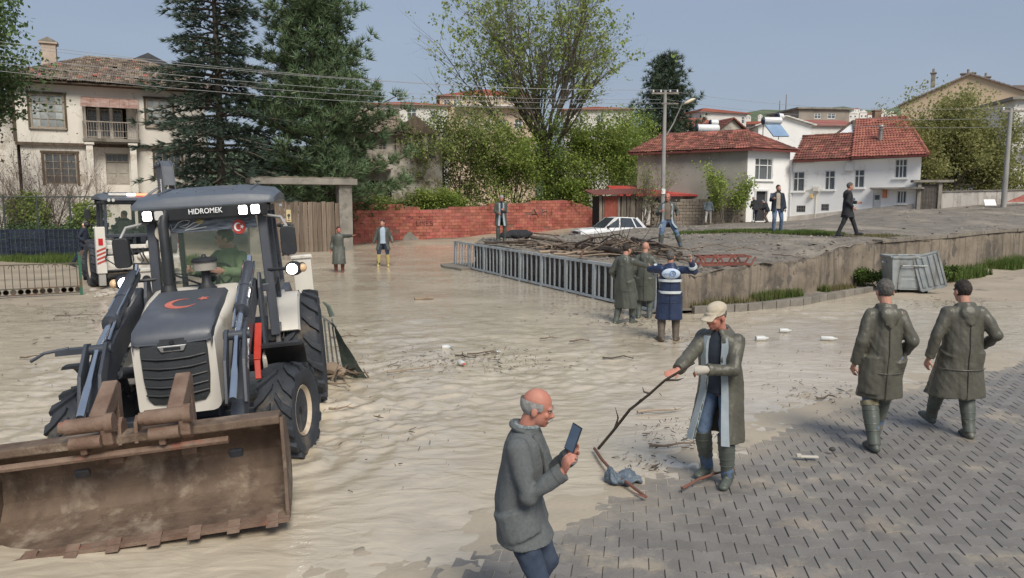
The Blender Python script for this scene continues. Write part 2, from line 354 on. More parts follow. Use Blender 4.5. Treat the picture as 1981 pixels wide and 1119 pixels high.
def build_pavement():
    xs = np.arange(-5, 16, .5); ys = np.arange(1, 17, .5); X, Y = np.meshgrid(xs, ys); Z = pave_z(X, Y)-.0085
    keep = grid_faces(len(ys), len(xs)); sd = shore_d(X, Y).ravel(); keep = keep[(sd[keep] > -1.6).all(1)]
    base = tag(link('pavement', np_mesh('pavement', np.stack([X, Y, Z], -1), keep, M_joint)), kind='structure')
    Lx, Wy, e, gp = .215, .168, .013, .0022
    out = []
    hx = Lx/2-gp; q = Lx/4
    for x, y in ((-hx, -1), (-q-.02, -1), (-q+.02, 0), (q-.02, 0), (q+.02, -1), (hx, -1)): out.append((x, (-(Wy/2-gp*1.9)-e) if y else (-(Wy/2-gp*1.9)+e)))
    out += [(-x, -y) for x, y in out]
    mb = MB(); top = [(x*.975, y*.968) for x, y in out]; n = len(out)
    mb.loft([[V((x, y, -.03)) for x, y in out], [V((x, y, -.005)) for x, y in out], [V((x, y, 0)) for x, y in top]], cap=False)
    mb.add([(x, y, 0) for x, y in top], [tuple(range(n))])
    me = mb.mesh('paver', M_paver, recalc=False); ve = np.array([v.co for v in me.vertices]); fcs = [tuple(p.vertices) for p in me.polygons]
    rng = random.Random(4); ang = R(-9); ca, sa = math.cos(ang), math.sin(ang); cells = []
    for j in range(-70, 100):
        for i in range(-80, 100):
            a = i*Lx + (Lx/2 if j % 2 else 0); b = j*Wy
            x = 4+a*ca-b*sa; y = 7+a*sa+b*ca
            if not (-3.5 < x < 14.5 and 1.8 < y < 16): continue
            sd = float(shore_d(x, y))
            if sd < -.9: continue
            vis = abs(x) < .69*y+.15 and y > 4.75
            cells.append((0 if vis and sd > -.1 else 1, y, x, y))
    cells.sort(); big = MB()
    for k, (_, _, x, y) in enumerate(cells):
        z = float(pave_z(x, y))+rng.gauss(0, .0013); rot = (rng.gauss(0, .006), rng.gauss(0, .006), ang+rng.gauss(0, .006))
        if k < 300: link('paver', me, base, (x, y, z), rot)
        else:
            c, s_ = math.cos(rot[2]), math.sin(rot[2])
            p = np.stack([ve[:, 0]*c-ve[:, 1]*s_+x, ve[:, 0]*s_+ve[:, 1]*c+y, ve[:, 2]+z+ve[:, 0]*rot[1]+ve[:, 1]*rot[0]], 1)
            big.add([tuple(q_) for q_ in p], fcs)
    tag(big.build('paving', M_paver, base, recalc=False), kind='stuff')
    # silt left along the edge of the water
    xs = np.arange(-3, 14, .06); ys = np.arange(3.5, 16, .06); X, Y = np.meshgrid(xs, ys); sd = shore_d(X, Y)
    H = pave_z(X, Y) + .006 - .022*np.clip(sd, 0, 3) + .05*(fbm(X*1.3, Y*1.3, 21, 6, .68)-.47) - .045*np.clip(sd-.25, 0, 9)
    Z = np.where(sd > -.55, H, pave_z(X, Y)-.05)
    fc = grid_faces(len(ys), len(xs)); ok = (np.abs(sd.ravel()[fc]) < 3.4).all(1) & ((Z-pave_z(X, Y)).ravel()[fc] > -.02).any(1)
    silt = mat('silt', (.42, .36, .275), (.36, .31, .24), scale=2, rough=.55, world=True, bump=.4, bscale=25)
    tag(link('silt', np_mesh('silt', np.stack([X, Y, Z], -1), fc[ok], silt, True)), kind='stuff')
build_pavement()
# ------------------------------------------------------------------ raised lot, its walls, sidewalk and kerb
FRONT = [(-1.0, 31.4), (-1.38, 28.9), (-.3, 26.3), (.85, 23.5), (2.1, 20.6), (3.45, 17.35), (4.36, 17.9), (7.02, 19.8), (9.2, 21.5), (11.46, 23.3), (15.5, 26.1), (19.94, 29.1), (28, 34), (48, 46)]
BACK = [(-.9, 31.5), (.6, 33.2), (2.7, 34.8), (4.5, 35.4), (6.5, 36.0), (8.3, 36.8), (9.3, 39), (9.3, 42), (8.6, 48), (8.6, 56), (14, 62), (24, 64), (36, 62), (52, 62)]
def resample(pts, n):
    p = np.array(pts, float); d = np.r_[0, np.cumsum(np.hypot(*np.diff(p, axis=0).T))]; t = np.linspace(0, len(pts)-1, n)
    return np.stack([np.interp(t, np.arange(len(pts)), p[:, k]) for k in range(p.shape[1])], 1)
M_lot = mat('worn asphalt', (.145, .128, .11), (.235, .21, .178), scale=1.6, rough=.9, bump=1, bscale=16, world=True, stain=(.30, .262, .21), stain_amt=.46, stain_scale=.45)
def build_lot():
    f = resample(FRONT, 131); b = resample(BACK, 131); t = np.linspace(0, 1, 60)[:, None, None]**1.25
    P = f[None]*(1-t)+b[None]*t; X, Y = P[..., 0], P[..., 1]
    Z = idw(LOT_Z, X, Y)+(fbm(X*.8, Y*.8, 8)-.5)*.04; e = np.clip(t[..., 0]*12, 0, 1); Z += (1-e)*(fbm(X*2.5, Y*2.5, 12, 5, .6)-.62)*.34+(fbm(X*7, Y*7, 15)-.5)*.03; jt = ((1-e)*(fbm(X*1.8, Y*1.8, 41, 4, .6)-.5)*.45); jt[:, :50] *= .3; X = X+jt*.5; Y = Y-jt*.6
    lot = tag(link('lot', np_mesh('lot', np.stack([X, Y, Z], -1), grid_faces(60, 131), M_lot, True)), kind='structure')
    # earth and rubble core under the front and back edges
    core = MB()
    for E, ZZ in ((f, Z[0]), (b, Z[-1])):
        rings = [[V((x, y, z+.0)), V((x, y, z-.12)), V((x, y, -.45))] for (x, y), z in zip(E, ZZ)]
        core.loft(rings, cap=False, closed=False)
    core.build('lot_edge', mat('earth edge', (.10, .088, .075), (.15, .13, .11), scale=3, rough=.95, bump=1, bscale=14, world=True), lot)
    return f, Z[0]
lot_f, lot_fz = build_lot()
def build_retaining():
    rng = random.Random(7)
    M_st = mat('retaining stone', (.155, .125, .095), (.25, .205, .16), scale=1.6, rough=.92, bump=1, bscale=11, var=.12, hue=.01, stain=(.085, .075, .065), stain_amt=.5, stain_scale=1.6, streak=(.09, .08, .07), world=True)
    M_mo = mat('wall mortar', (.13, .115, .10), (.19, .165, .14), scale=4, rough=.95, bump=.8, bscale=25, world=True)
    M_dk = mat('dark wet stone', (.055, .05, .047), (.09, .08, .072), scale=3, rough=.8, bump=1, bscale=14, var=.2, world=True)
    def wall(name, pts, mst, label, course, wd, cap, zdrop=0.0):
        root = thing(name, label, 'wall', (pts[0][0], pts[0][1], 0)); o = V((pts[0][0], pts[0][1], 0))
        core = MB(); blocks = []
        p = resample(pts, (len(pts)-1)*6+1); tops = [lot_z(x, y)+zdrop for x, y in p]
        for i in range(len(p)-1):
            a, b = p[i], p[i+1]; d = V((b[0]-a[0], b[1]-a[1], 0)); n = V((d.y, -d.x, 0)).normalized()
            q = [V((a[0], a[1], 0)), V((b[0], b[1], 0))]
            core.add([q[0]-n*.16-o+V((0, 0, -.4)), q[1]-n*.16-o+V((0, 0, -.4)), q[1]-n*.16-o+V((0, 0, tops[i+1]-.02)), q[0]-n*.16-o+V((0, 0, tops[i]-.02)),
                      q[0]+n*.035-o+V((0, 0, -.4)), q[1]+n*.035-o+V((0, 0, -.4)), q[1]+n*.035-o+V((0, 0, tops[i+1]-.03)), q[0]+n*.035-o+V((0, 0, tops[i]-.03))],
                     [(4, 5, 6, 7), (7, 6, 2, 3), (0, 4, 7, 3), (1, 2, 6, 5), (0, 3, 2, 1)])
        core.build('mortar', M_mo if mst is M_st else M_dk, root)
        # stones course by course along the face
        seg = np.r_[0, np.cumsum(np.hypot(*np.diff(p, axis=0).T))]; tot = seg[-1]; z = -.1; row = 0; k = 0; extra = MB()
        shapes = []
        for _ in range(7):
            mb = MB(); mb.box((0, 0, 0), (1, .09, 1))
            me = mb.mesh('stone', mst, bevel=.02, seg=1)
            for v in me.vertices: v.co += V((rng.uniform(-.045, .045), rng.uniform(-.02, .02), rng.uniform(-.05, .05)))
            shapes.append(me)
        while z < 2.6:
            h = course*rng.uniform(.85, 1.15); s = rng.uniform(-wd, 0)
            while s < tot:
                w = wd*rng.uniform(.6, 1.4); sm = min(max(s+w/2, 0), tot-.01); x = np.interp(sm, seg, p[:, 0]); y = np.interp(sm, seg, p[:, 1]); i = int(np.searchsorted(seg, sm)-1)
                top = np.interp(sm, seg, tops); i = max(0, min(i, len(p)-2)); dd = p[i+1]-p[i]; a = math.atan2(dd[1], dd[0]); s0 = s; s += w
                if s0 < -.02 or s > tot or z+h > top+.03: continue
                n = V((dd[1], -dd[0], 0)).normalized()
                me = rng.choice(shapes); loc = V((x, y, z+h/2))-o+n*(.012+rng.uniform(-.012, .014)); sc = (w-.008, 1, h-.006)
                if k < 300: link('stone', me, root, loc, (0, 0, a), sc)
                else:
                    Mx = Matrix.LocRotScale(loc, Matrix.Rotation(a, 3, 'Z'), V(sc)); extra.add([Mx@v.co for v in me.vertices], [tuple(q_.vertices) for q_ in me.polygons])
                k += 1
            z += h; row += 1
        if extra.v: tag(extra.build('stonework', mst, root, recalc=False), kind='stuff')
        if cap:
            c = MB(); cp = [(x, y, t) for (x, y), t in zip(p, tops)]
            for i in range(len(cp)-1):
                a, b = V(cp[i])-o, V(cp[i+1])-o; d = (b-a).normalized(); n = V((d.y, -d.x, 0)).normalized()
                g = d*.004; wob = rng.uniform(-.02, .02)
                c.add([a+g-n*.22+V((0, 0, -.03)), b-g-n*.22+V((0, 0, -.03)), b-g+n*(.07+wob)+V((0, 0, -.05)), a+g+n*(.07+wob)+V((0, 0, -.05)),
                       a+g-n*.22+V((0, 0, .045)), b-g-n*.22+V((0, 0, .045)), b-g+n*(.06+wob)+V((0, 0, .035)), a+g+n*(.06+wob)+V((0, 0, .035))],
                      [(3, 2, 1, 0), (4, 5, 6, 7), (0, 1, 5, 4), (1, 2, 6, 5), (2, 3, 7, 6), (3, 0, 4, 7)])
            c.build('coping', mat('coping concrete', (.17, .15, .125), (.26, .23, .19), scale=2, rough=.95, bump=1, bscale=18, world=True), root)
        return root
    M_face = mat('stained wall concrete', (.185, .152, .118), (.275, .23, .182), scale=1.3, rough=.93, bump=1, bscale=9, world=True, stain=(.105, .09, .075), stain_amt=.52, stain_scale=.9, streak=(.075, .066, .056))
    def cast_wall(pts, label, cap, flecks=0):
        p = resample(pts, (len(pts)-1)*24+1); o = V((p[0][0], p[0][1], 0)); root = thing('retaining_wall', label, 'wall', o); n_ = len(p); k0 = 0
        while k0 < n_-1:       # bays of rough cast face between pour joints
            k1 = min(n_-1, k0+rng.randint(10, 17)); k1 = n_-1 if n_-1-k1 < 6 else k1; rows = 16; vs = []
            for i in range(k0, k1+1):
                x, y = p[i]; d = p[min(i+1, n_-1)]-p[max(i-1, 0)]; d = d/np.hypot(*d); t = lot_z(x, y)+.0; z = np.linspace(-.3, t-.02, rows); s_ = i*.31
                off = .02+.075*(fbm(s_*1.1+z*0, z*2.1, 51, 4, .6)-.5)+.03*(fbm(s_*4+z*0, z*5.5, 52, 3)-.5)-.05*np.clip((z-t+.16)/.16, 0, 1)*fbm(s_*3+z*0, z*0, 53)+(.02 if i in (k0, k1) else .0)*-1
                for zz, of in zip(z, off): vs.append((x+d[1]*of-o.x, y-d[0]*of-o.y, zz))
            m_ = k1-k0+1; fc = grid_faces(m_, rows); link('wall_bay', np_mesh('wall_bay', vs, fc[:, ::-1], M_face, True), root); k0 = k1
        if cap:
            c = MB(); cp = [V((x-o.x, y-o.y, lot_z(x, y))) for x, y in p[::4]]
            for a, b in zip(cp, cp[1:]):
                d = (b-a).normalized(); nn = V((d.y, -d.x, 0)); g = d*.004; w_ = rng.uniform(.03, .09); h_ = rng.uniform(-.015, .02)
                q = [a+g-nn*.28, b-g-nn*.28, b-g+nn*w_, a+g+nn*w_]; c.add([v+V((0, 0, -.06)) for v in q]+[v+V((0, 0, .05+h_)) for v in q], [(3, 2, 1, 0), (4, 5, 6, 7), (0, 1, 5, 4), (1, 2, 6, 5), (2, 3, 7, 6), (3, 0, 4, 7)])
            c.build('coping', mat('coping concrete', (.17, .15, .125), (.26, .23, .19), scale=2, rough=.95, bump=1, bscale=18, world=True), root)
    cast_wall(FRONT[5:10], 'stained brown retaining wall running from the fence corner to behind the dumpster', False)
    cast_wall(FRONT[9:14], 'far stretch of streaked retaining wall with a broken coping past the dumpster', True)
    wall('retaining_wall', FRONT[0:6], M_dk, 'dark wet stone wall standing behind the blue grey bar fence', .2, .36, True, -.02)
    # sidewalk and kerb stones in front of the right wall
    off = [(4.2, 17.25), (5.6, 17.75), (7.3, 18.75), (8.62, 20.0), (10.3, 21.35)]; inn = FRONT[5:10]
    o_ = resample([(3.0, 17.0)]+off, 31); i_ = resample([(3.5, 17.5)]+inn[0:5], 31)
    X = np.stack([o_[:, 0], i_[:, 0]], 0); tt = np.linspace(0, 1, 12)[:, None]
    X = o_[None, :, 0]*(1-tt)+i_[None, :, 0]*tt; Y = o_[None, :, 1]*(1-tt)+i_[None, :, 1]*tt; Z = .085+(fbm(X*2, Y*2, 4)-.5)*.05
    sw = tag(link('sidewalk', np_mesh('sidewalk', np.stack([X, Y, Z], -1), grid_faces(12, 31), mat('wet sidewalk', (.16, .14, .12), (.22, .195, .16), scale=1.5, rough=.8, bump=.8, bscale=20, world=True, stain=(.34, .29, .22), stain_amt=.4), True)), kind='structure')
    ks = resample(off, 17); km = mat('kerb concrete', (.17, .155, .135), (.24, .22, .19), scale=3, rough=.9, bump=.6, bscale=30, var=.1, world=True)
    for i in range(16):
        a, b = V((*ks[i], .05)), V((*ks[i+1], .05)); d = (b-a).normalized()
        mb = MB(); mb.bar(a+d*.012, b-d*.012, .14, .26); mb.build('kerb_stone', km, sw, bevel=.012)
    # low kerb nose under the far end of the bar fence
    isl = [(-2.75, 29.5), (-2.9, 30.3), (-2.4, 30.9), (-1.2, 30.6), (-1.4, 28.9), (-1.9, 28.2)]
    mb = MB(); mb.prism(isl, lambda a, b, t: V((a, b, t)), -.1, .09); mb.build('kerb_nose', km, bevel=.02); tag(bpy.data.objects['kerb_nose'], kind='structure')
build_retaining()
def lot_gravel():
    nr = np.random.default_rng(8); n = 5200; t = nr.uniform(0, 1, n)**1.6; s = nr.uniform(5, 125, n); f = resample(FRONT, 131); b = resample(BACK, 131); i = s.astype(int)
    p = f[i]*(1-t)[:, None]+b[i]*t[:, None]+nr.normal(size=(n, 2))*.25; k = (fbm(p[:, 0]*.5, p[:, 1]*.5, 61) > .42) & (np.linalg.norm(p-f[i], axis=1) > .3); p = p[k]; n = len(p); z = idw(LOT_Z, p[:, 0], p[:, 1])
    c = np.stack([p[:, 0], p[:, 1], z+.02], 1); r = np.exp(nr.normal(-3.5, .5, n)).clip(.012, .09)[:, None]; o = [np.array(v) for v in ((1, 0, 0), (0, 1, 0), (-1, 0, 0), (0, -1, 0), (0, 0, .6), (0, 0, -.6))]
    vs = np.stack([c+r*(q+nr.normal(size=(n, 3))*.2) for q in o], 1).reshape(-1, 3); base = np.arange(n)[:, None]*6; fc = np.concatenate([base+np.array([[a, b_, 4]]) for a, b_ in ((0, 1), (1, 2), (2, 3), (3, 0))])
    tag(link('gravel', np_mesh('gravel', vs, fc, mat('loose gravel', (.16, .14, .12), (.27, .24, .205), scale=9, rough=.95, var=.4))), kind='stuff')
lot_gravel()
# ------------------------------------------------------------------ building helpers
def dirv(yaw): return V((math.cos(yaw), math.sin(yaw), 0))
def nrm(yaw): return V((math.sin(yaw), -math.cos(yaw), 0))       # outward, towards the viewer
class Facade:           # a vertical plane through o, running along yaw
    def __init__(s, o, yaw): s.o = V((o[0], o[1], 0)); s.yaw = yaw; s.d = dirv(yaw); s.n = nrm(yaw)
    def s_(s, px):
        k = (px-CX)/F_PX/_c            # X/Y for a level sight line is close enough on these walls
        k = (px-CX)/F_PX*1.0
        for _ in range(4):
            t = (k*s.o.y*1.0 - s.o.x)/(s.d.x - k*s.d.y); k = (px-CX)/F_PX*(_c+_s*s.kv(t))**-1
        return t
    def kv(s, t): return -.0
    def z(s, px, py):
        t = s.s_(px); y = s.o.y+s.d.y*t; return atd(px, py, y).z
    def rect(s, x0, y0, x1, y1):
        a, b = s.s_(x0), s.s_(x1); m = (x0+x1)/2; return a, s.z(m, y1), b-a, s.z(m, y0)-s.z(m, y1)
def holes_panel(mb, w, z0, z1, holes, depth=.2, zf=None):
    # front face at y=0 from x 0..w, z z0..z1 with rectangular openings and reveals going in
    xs = sorted({0, w, *[h[0] for h in holes], *[h[0]+h[2] for h in holes]}); zs = sorted({z0, z1, *[h[1] for h in holes], *[h[1]+h[3] for h in holes]})
    xs = [x for x in xs if 0 <= x <= w]; zs = [z for z in zs if z0 <= z <= z1]
    for i in range(len(xs)-1):
        for j in range(len(zs)-1):
            cx, cz = (xs[i]+xs[i+1])/2, (zs[j]+zs[j+1])/2
            if any(h[0] < cx < h[0]+h[2] and h[1] < cz < h[1]+h[3] for h in holes): continue
            mb.quad((xs[i], 0, zs[j]), (xs[i+1], 0, zs[j]), (xs[i+1], 0, zs[j+1]), (xs[i], 0, zs[j+1]))
    for x, z, a, b in holes:
        P = [(x, z), (x+a, z), (x+a, z+b), (x, z+b)]
        for (p, q), (r, t) in zip(P, P[1:]+P[:1]): mb.quad((r, 0, t), (p, 0, q), (p, depth, q), (r, depth, t))
    return mb
BOXM = {}
def pane_mesh(gm):
    if gm.name not in BOXM: mb = MB(); mb.box((0, 0, 0), (1, .012, 1)); BOXM[gm.name] = mb.mesh('pane', gm)
    return BOXM[gm.name]
def window(root, M4, x, z, w, h, cols, rows, fm, gm, inset=.09, bar=.05, sill=None, curtain=None, frame_w=.07, name='window', mull=None):
    # frame with its bars; every pane of glass is a piece of its own
    mb = MB(); f = frame_w
    mb.box((w/2, 0, f/2), (w, .08, f)); mb.box((w/2, 0, h-f/2), (w, .08, f)); mb.box((f/2, 0, h/2), (f, .078, h-2*f-.004)); mb.box((w-f/2, 0, h/2), (f, .078, h-2*f-.004))
    cx = [f+(w-2*f)*c for c in np.cumsum([0]+list(cols))/sum(cols)]; rz = [f+(h-2*f)*r for r in np.cumsum([0]+list(rows))/sum(rows)]
    for i, c in enumerate(cx[1:-1]):
        b = bar*(1.7 if mull and i+1 in mull else 1); mb.box((c, 0, h/2), (b, .062, h-2*f-.004))
    for r in rz[1:-1]: mb.box((w/2, 0, r), (w-2*f-.004, .05, bar))
    o = mb.build(name, fm, root); o.matrix_local = M4 @ Matrix.Translation((x, inset, z))
    pm = pane_mesh(gm)
    for i in range(len(cx)-1):
        for j in range(len(rz)-1):
            link('pane', pm, o, ((cx[i]+cx[i+1])/2, .012, (rz[j]+rz[j+1])/2), None, (cx[i+1]-cx[i]-.02, 1, rz[j+1]-rz[j]-.02))
    if curtain:
        c = MB(); k = 28; c.loft([[V((f+.01+(w-2*f-.02)*i/k, .07+.018*math.sin(i*2.1)+.01*math.sin(i*.9), zz)) for i in range(k+1)] for zz in (f, h-f)], cap=False, closed=False)
        c.build('curtain', curtain, o, smooth=True, recalc=False)
    else:
        b_ = MB(); b_.box((w/2, .3, h/2), (w, .02, h)); b_.build('dark_room', M_dark, o)
    if sill: s_ = MB(); s_.box((w/2, -inset-.02, -.04), (w+.16, .22, .07)); s_.build('sill', sill, o)
    return o
M_dark = mat('dark interior', (.02, .02, .022), rough=.9)
M_glass = mat('window glass', (.06, .075, .085), (.10, .12, .135), scale=2, rough=.12, spec=.7)
M_glass2 = mat('pale curtained glass', (.40, .43, .44), (.27, .30, .31), scale=1.4, rough=.2, spec=.6, var=.25)
M_plaster = mat('cream plaster', (.68, .64, .58), (.78, .745, .69), scale=.7, rough=.9, bump=.5, bscale=25, stain=(.42, .37, .31), stain_amt=.36, stain_scale=.7)
M_white = mat('white limewash', (.78, .78, .78), (.85, .85, .84), scale=.5, rough=.85, bump=.35, bscale=30, stain=(.60, .575, .54), stain_amt=.34, stain_scale=.6)
M_grey = mat('grey render', (.30, .285, .25), (.36, .342, .305), scale=.6, rough=.92, bump=.5, bscale=22, stain=(.24, .225, .195), stain_amt=.42, stain_scale=.45)
M_timber = mat('dark weathered timber', (.075, .055, .04), (.13, .10, .075), scale=5, rough=.85, bump=.8, bscale=20, stretch=(1, 1, .2))
M_winwood = mat('grey window wood', (.27, .235, .19), (.37, .33, .28), scale=6, rough=.85, bump=.4)
M_winpvc = mat('white window frame', (.62, .62, .62), (.7, .7, .69), scale=3, rough=.5)
M_curt = mat('net curtain', (.52, .54, .55), (.42, .44, .46), scale=5, rough=.9, stretch=(4, 1, .3))
M_tile_old = mat('old roof tile', (.19, .15, .115), (.28, .225, .175), scale=3, rough=.95, bump=.6, bscale=20, var=.38, hue=.018, stain=(.12, .10, .085), stain_amt=.45, stain_scale=2)
M_tile_new = mat('red patch tile', (.42, .13, .09), (.50, .19, .14), scale=3, rough=.9, var=.2)
M_tile_red = mat('red roof tile', (.27, .092, .068), (.345, .135, .10), scale=2, rough=.85, bump=.4, bscale=20, var=.20, hue=.008, stain=(.20, .075, .055), stain_amt=.42, stain_scale=.9)
M_tile_dk = mat('dark mossy tile', (.155, .06, .045), (.215, .085, .062), scale=2, rough=.9, bump=.4, bscale=20, var=.28, hue=.01, stain=(.10, .055, .045), stain_amt=.45, stain_scale=1.2)
M_roofdeck = mat('roof boards', (.06, .045, .035), (.09, .07, .055), scale=4, rough=.95)
M_conc = mat('weathered concrete', (.20, .185, .16), (.29, .265, .235), scale=1.6, rough=.92, bump=.7, bscale=24, stain=(.12, .11, .095), stain_amt=.45, stain_scale=1.2)
def tile_mesh(name, m, w, l, amp=.035):
    mb = MB(); prof = [(-.5, .0), (-.33, amp), (-.12, amp*.75), (0, 0), (.17, amp), (.38, amp*.75), (.5, .0)]
    lo = [V((x*w, -l*.56, z+.042)) for x, z in prof]; hi = [V((x*w, l*.56, z+.004)) for x, z in prof]; un = [V((x*w, -l*.56, z+.012)) for x, z in prof]
    mb.loft([un, lo, hi], cap=False, closed=False); return mb.mesh(name, m, recalc=False)
def tiled_roof(root, slopes, tl, tw, limit=300, mess=.0, seed=1, name='roof', ridge=None, drop=0, deck=None, skip=None):
    # slopes: (A,B,C,D, tile_mesh_list): eave A->B, ridge D->C ; tiles laid row by row
    rng = random.Random(seed); dm = MB(); P = []
    for A, B, C, D, mes in slopes:
        A, B, C, D = map(V, (A, B, C, D)); u = (B-A).normalized(); vv = (D-A)-u*(D-A).dot(u)
        if vv.length < .1: vv = (C-A)-u*(C-A).dot(u)
        L_ = vv.length; v = vv.normalized(); n = u.cross(v).normalized(); sl = (D-A).dot(u); sr = (C-B).dot(u); W_ = (B-A).length
        q = [A-n*.03, B-n*.03, C-n*.03, D-n*.03]; lowr = [p-n*.14 for p in q]
        dm.add(q+lowr, [(0, 1, 2, 3), (7, 6, 5, 4), (0, 4, 5, 1), (1, 5, 6, 2), (2, 6, 7, 3), (3, 7, 4, 0)])
        rows = int(L_/tl)
        for r in range(rows):
            t = (r+.5)*L_/rows; x0 = sl*t/L_; x1 = W_+sr*t/L_
            k = max(1, int((x1-x0)/tw)) if x1-x0 > tw*.6 else 0
            for c in range(k):
                x = x0+(c+.5)*(x1-x0)/k
                if rng.random() < drop: continue
                p = A+u*x+v*t
                if skip and skip(p): continue
                R3 = Matrix((u, v, n)).transposed() @ Matrix.Rotation(rng.gauss(0, .015+mess*.10), 3, 'Z') @ Matrix.Rotation(rng.gauss(0, .01+mess*.06), 3, 'X')
                P.append((p.copy()+n*rng.uniform(0, .01+mess*.02)+v*rng.gauss(0, .006+mess*.03), R3, rng.choice(mes), (x1-x0)/k/tw))
    roof = dm.build(name, deck or M_roofdeck, root, recalc=False)
    wm = root.matrix_basis; P.sort(key=lambda q: ((wm@q[0]).xy).length)
    big = {}
    for i, (p, R3, me, sx) in enumerate(P):
        M4 = Matrix.Translation(p) @ R3.to_4x4() @ Matrix.Diagonal((sx, 1, 1, 1))
        if i < limit:
            o = link('tile', me, roof); o.matrix_local = M4
        else:
            b = big.setdefault(me.materials[0].name, (MB(), me.materials[0])); b[0].add([M4@w_.co for w_ in me.vertices], [tuple(f.vertices) for f in me.polygons])
    for b, m in big.values(): tag(b.build('tiles', m, roof, recalc=False), kind='stuff')
    if ridge:
        rb = MB(); m = ridge[0]
        for a, b in ridge[1:]:
            a, b = V(a), V(b); k = max(1, int((b-a).length/.38))
            for i in range(k):
                p, q = a.lerp(b, i/k), a.lerp(b, (i+1.08)/k); rb.tube([p+V((0, 0, rng.uniform(-.01, .015))), q], [.115, .095], 7)
        tag(rb.build('ridge_tiles', m, roof, smooth=True), kind='stuff')
    return roof
def loc_in(root, p): return root.matrix_basis.inverted() @ V(p)
def rm(root): return root.matrix_basis
# ------------------------------------------------------------------ old timber framed house at the left
def old_house():
    yaw = R(26); o2 = atd(40, 390, 42); F = Facade((o2.x, o2.y), yaw)
    root = thing('old_house', 'old two storey cream plastered house with balcony and mossy tiled roof', 'house', (o2.x, o2.y, 0), yaw)
    I4 = Matrix.Identity(4); w = 9.8; zt = 9.25; zf = F.z(150, 277); z0 = .3
    win1 = F.rect(83, 182, 148, 248); win2 = F.rect(302, 192, 351, 246); low1 = F.rect(96, 296, 159, 357); low2 = F.rect(308, 294, 359, 345)
    bal = F.rect(188, 208, 264, 270); door = F.rect(214, 297, 258, 358)
    ups = [win1, win2, bal]; lows = [low1, low2, door]
    mb = MB(); holes_panel(mb, w, zf, zt, ups, .22)
    mb2 = MB(); holes_panel(mb2, w-.3, z0, zf-.16, [(a, b, c, d) for a, b, c, d in lows], .22); mb2.v = [(x+.15, y+.12, z) for x, y, z in mb2.v]
    mb.add(mb2.v, mb2.f)
    D = 8.5
    mb.quad((0, D, z0), (0, 0, z0), (0, 0, zt), (0, D, zt)); mb.quad((w, 0, z0), (w, D, z0), (w, D, zt), (w, 0, zt)); mb.quad((w, D, z0), (0, D, z0), (0, D, zt), (w, D, zt))
    mb.quad((0, 0, zf-.02), (w, 0, zf-.02), (w, .2, zf-.02), (0, .2, zf-.02))
    mb.build('wall', M_plaster, root, recalc=False)
    t = MB(); t.box((w/2, -.02, zf-.09), (w+.1, .12, .17)); t.box((-.02, -.02, (zf+zt)/2), (.17, .12, zt-zf-.02)); t.box((w/2, -.04, zt-.09), (w+.3, .2, .16)); t.build('timber_beam', M_timber, root)
    for (x, z, a, b), c, r in ((win1, (1, 1, 1, 1), (1, 1, 1, 1)), (win2, (1, 1, 1, 1), (1, 1, 1, 1))):
        window(root, I4, x, z, a, b, c, r, M_winwood, M_glass2, .06, .035, M_winwood, None, .09, mull=(2,))
    for (x, z, a, b) in (win1, win2):
        cs = MB(); cs.box((x-.06, -.015, z+b/2), (.11, .05, b+.2)); cs.box((x+a+.06, -.015, z+b/2), (.11, .05, b+.2)); cs.box((x+a/2, -.02, z+b+.06), (a+.3, .06, .12)); cs.build('casing', M_timber, root)
    for (x, z, a, b) in (low1, low2):
        cs = MB(); cs.box((x+.1, .11, z+b/2), (.12, .07, b+.1)); cs.box((x+a+.2, .11, z+b/2), (.12, .07, b+.1)); cs.box((x+a/2+.15, .11, z+b+.06), (a+.3, .08, .12)); cs.build('casing', M_timber, root)
    for (x, z, a, b), r in ((low1, (1, 1, 1, 1)), (low2, (1, 1, 1))):
        window(root, Matrix.Translation((.15, .12, 0)), x, z, a, b, (1, 1, 1, 1), r, M_winwood, M_glass, .07, .035, None, None, .09, mull=(2,))
    # balcony recess: three glazed doors, railing, awning
    x, z, a, b = bal
    for k in range(3): window(root, I4, x+.05+k*(a-.1)/3, z+.05, (a-.2)/3-.12, b-.15, (1, 1), (1.6, 1, 1, 1), M_winwood, M_glass, .14, .035, None, None, .06, name='balcony_door')
    p = MB()
    for k in range(2): p.box((x+.02+(k+1)*(a-.1)/3-.06, .12, z+b/2), (.16, .12, b))
    p.build('pilaster', M_plaster, root)
    bx0, bx1 = F.s_(183), F.s_(286); zs = F.z(234, 271); dp = 1.0
    s_ = MB(); s_.box(((bx0+bx1)/2, -dp/2, zs-.09), (bx1-bx0+.1, dp, .18)); s_.build('balcony_slab', M_conc, root, bevel=.01)
    r = MB(); h = .92
    for (p0, p1) in (((bx0, 0), (bx0, -dp+.05)), ((bx0, -dp+.05), (bx1, -dp+.05)), ((bx1, -dp+.05), (bx1, 0))):
        a0, b0 = V((*p0, zs+h)), V((*p1, zs+h)); r.bar(a0, b0, .05, .05); r.bar(a0-V((0, 0, .5)), b0-V((0, 0, .5)), .025, .025); r.bar(a0-V((0, 0, .84)), b0-V((0, 0, .84)), .03, .03)
        n = max(2, int((b0-a0).length/.13))
        for k in range(n+1):
            q = a0.lerp(b0, k/n); r.tube([q-V((0, 0, .85)), q-V((0, .03 if k % 2 else -.03, .6)), q-V((0, 0, .35)), q], .011, 5)
    r.build('balcony_railing', mat('pale rusty railing', (.30, .26, .22), (.42, .37, .32), scale=6, rough=.8), root)
    for k in (bx0+.25, bx1-.35):
        q = MB(); q.box((k, -dp+.3, (z0+zs-.2)/2), (.34, .34, zs-.2-z0)); q.box((k, -dp+.3, zs-.28), (.5, .5, .14)); q.build('porch_pillar', M_plaster, root, bevel=.015)
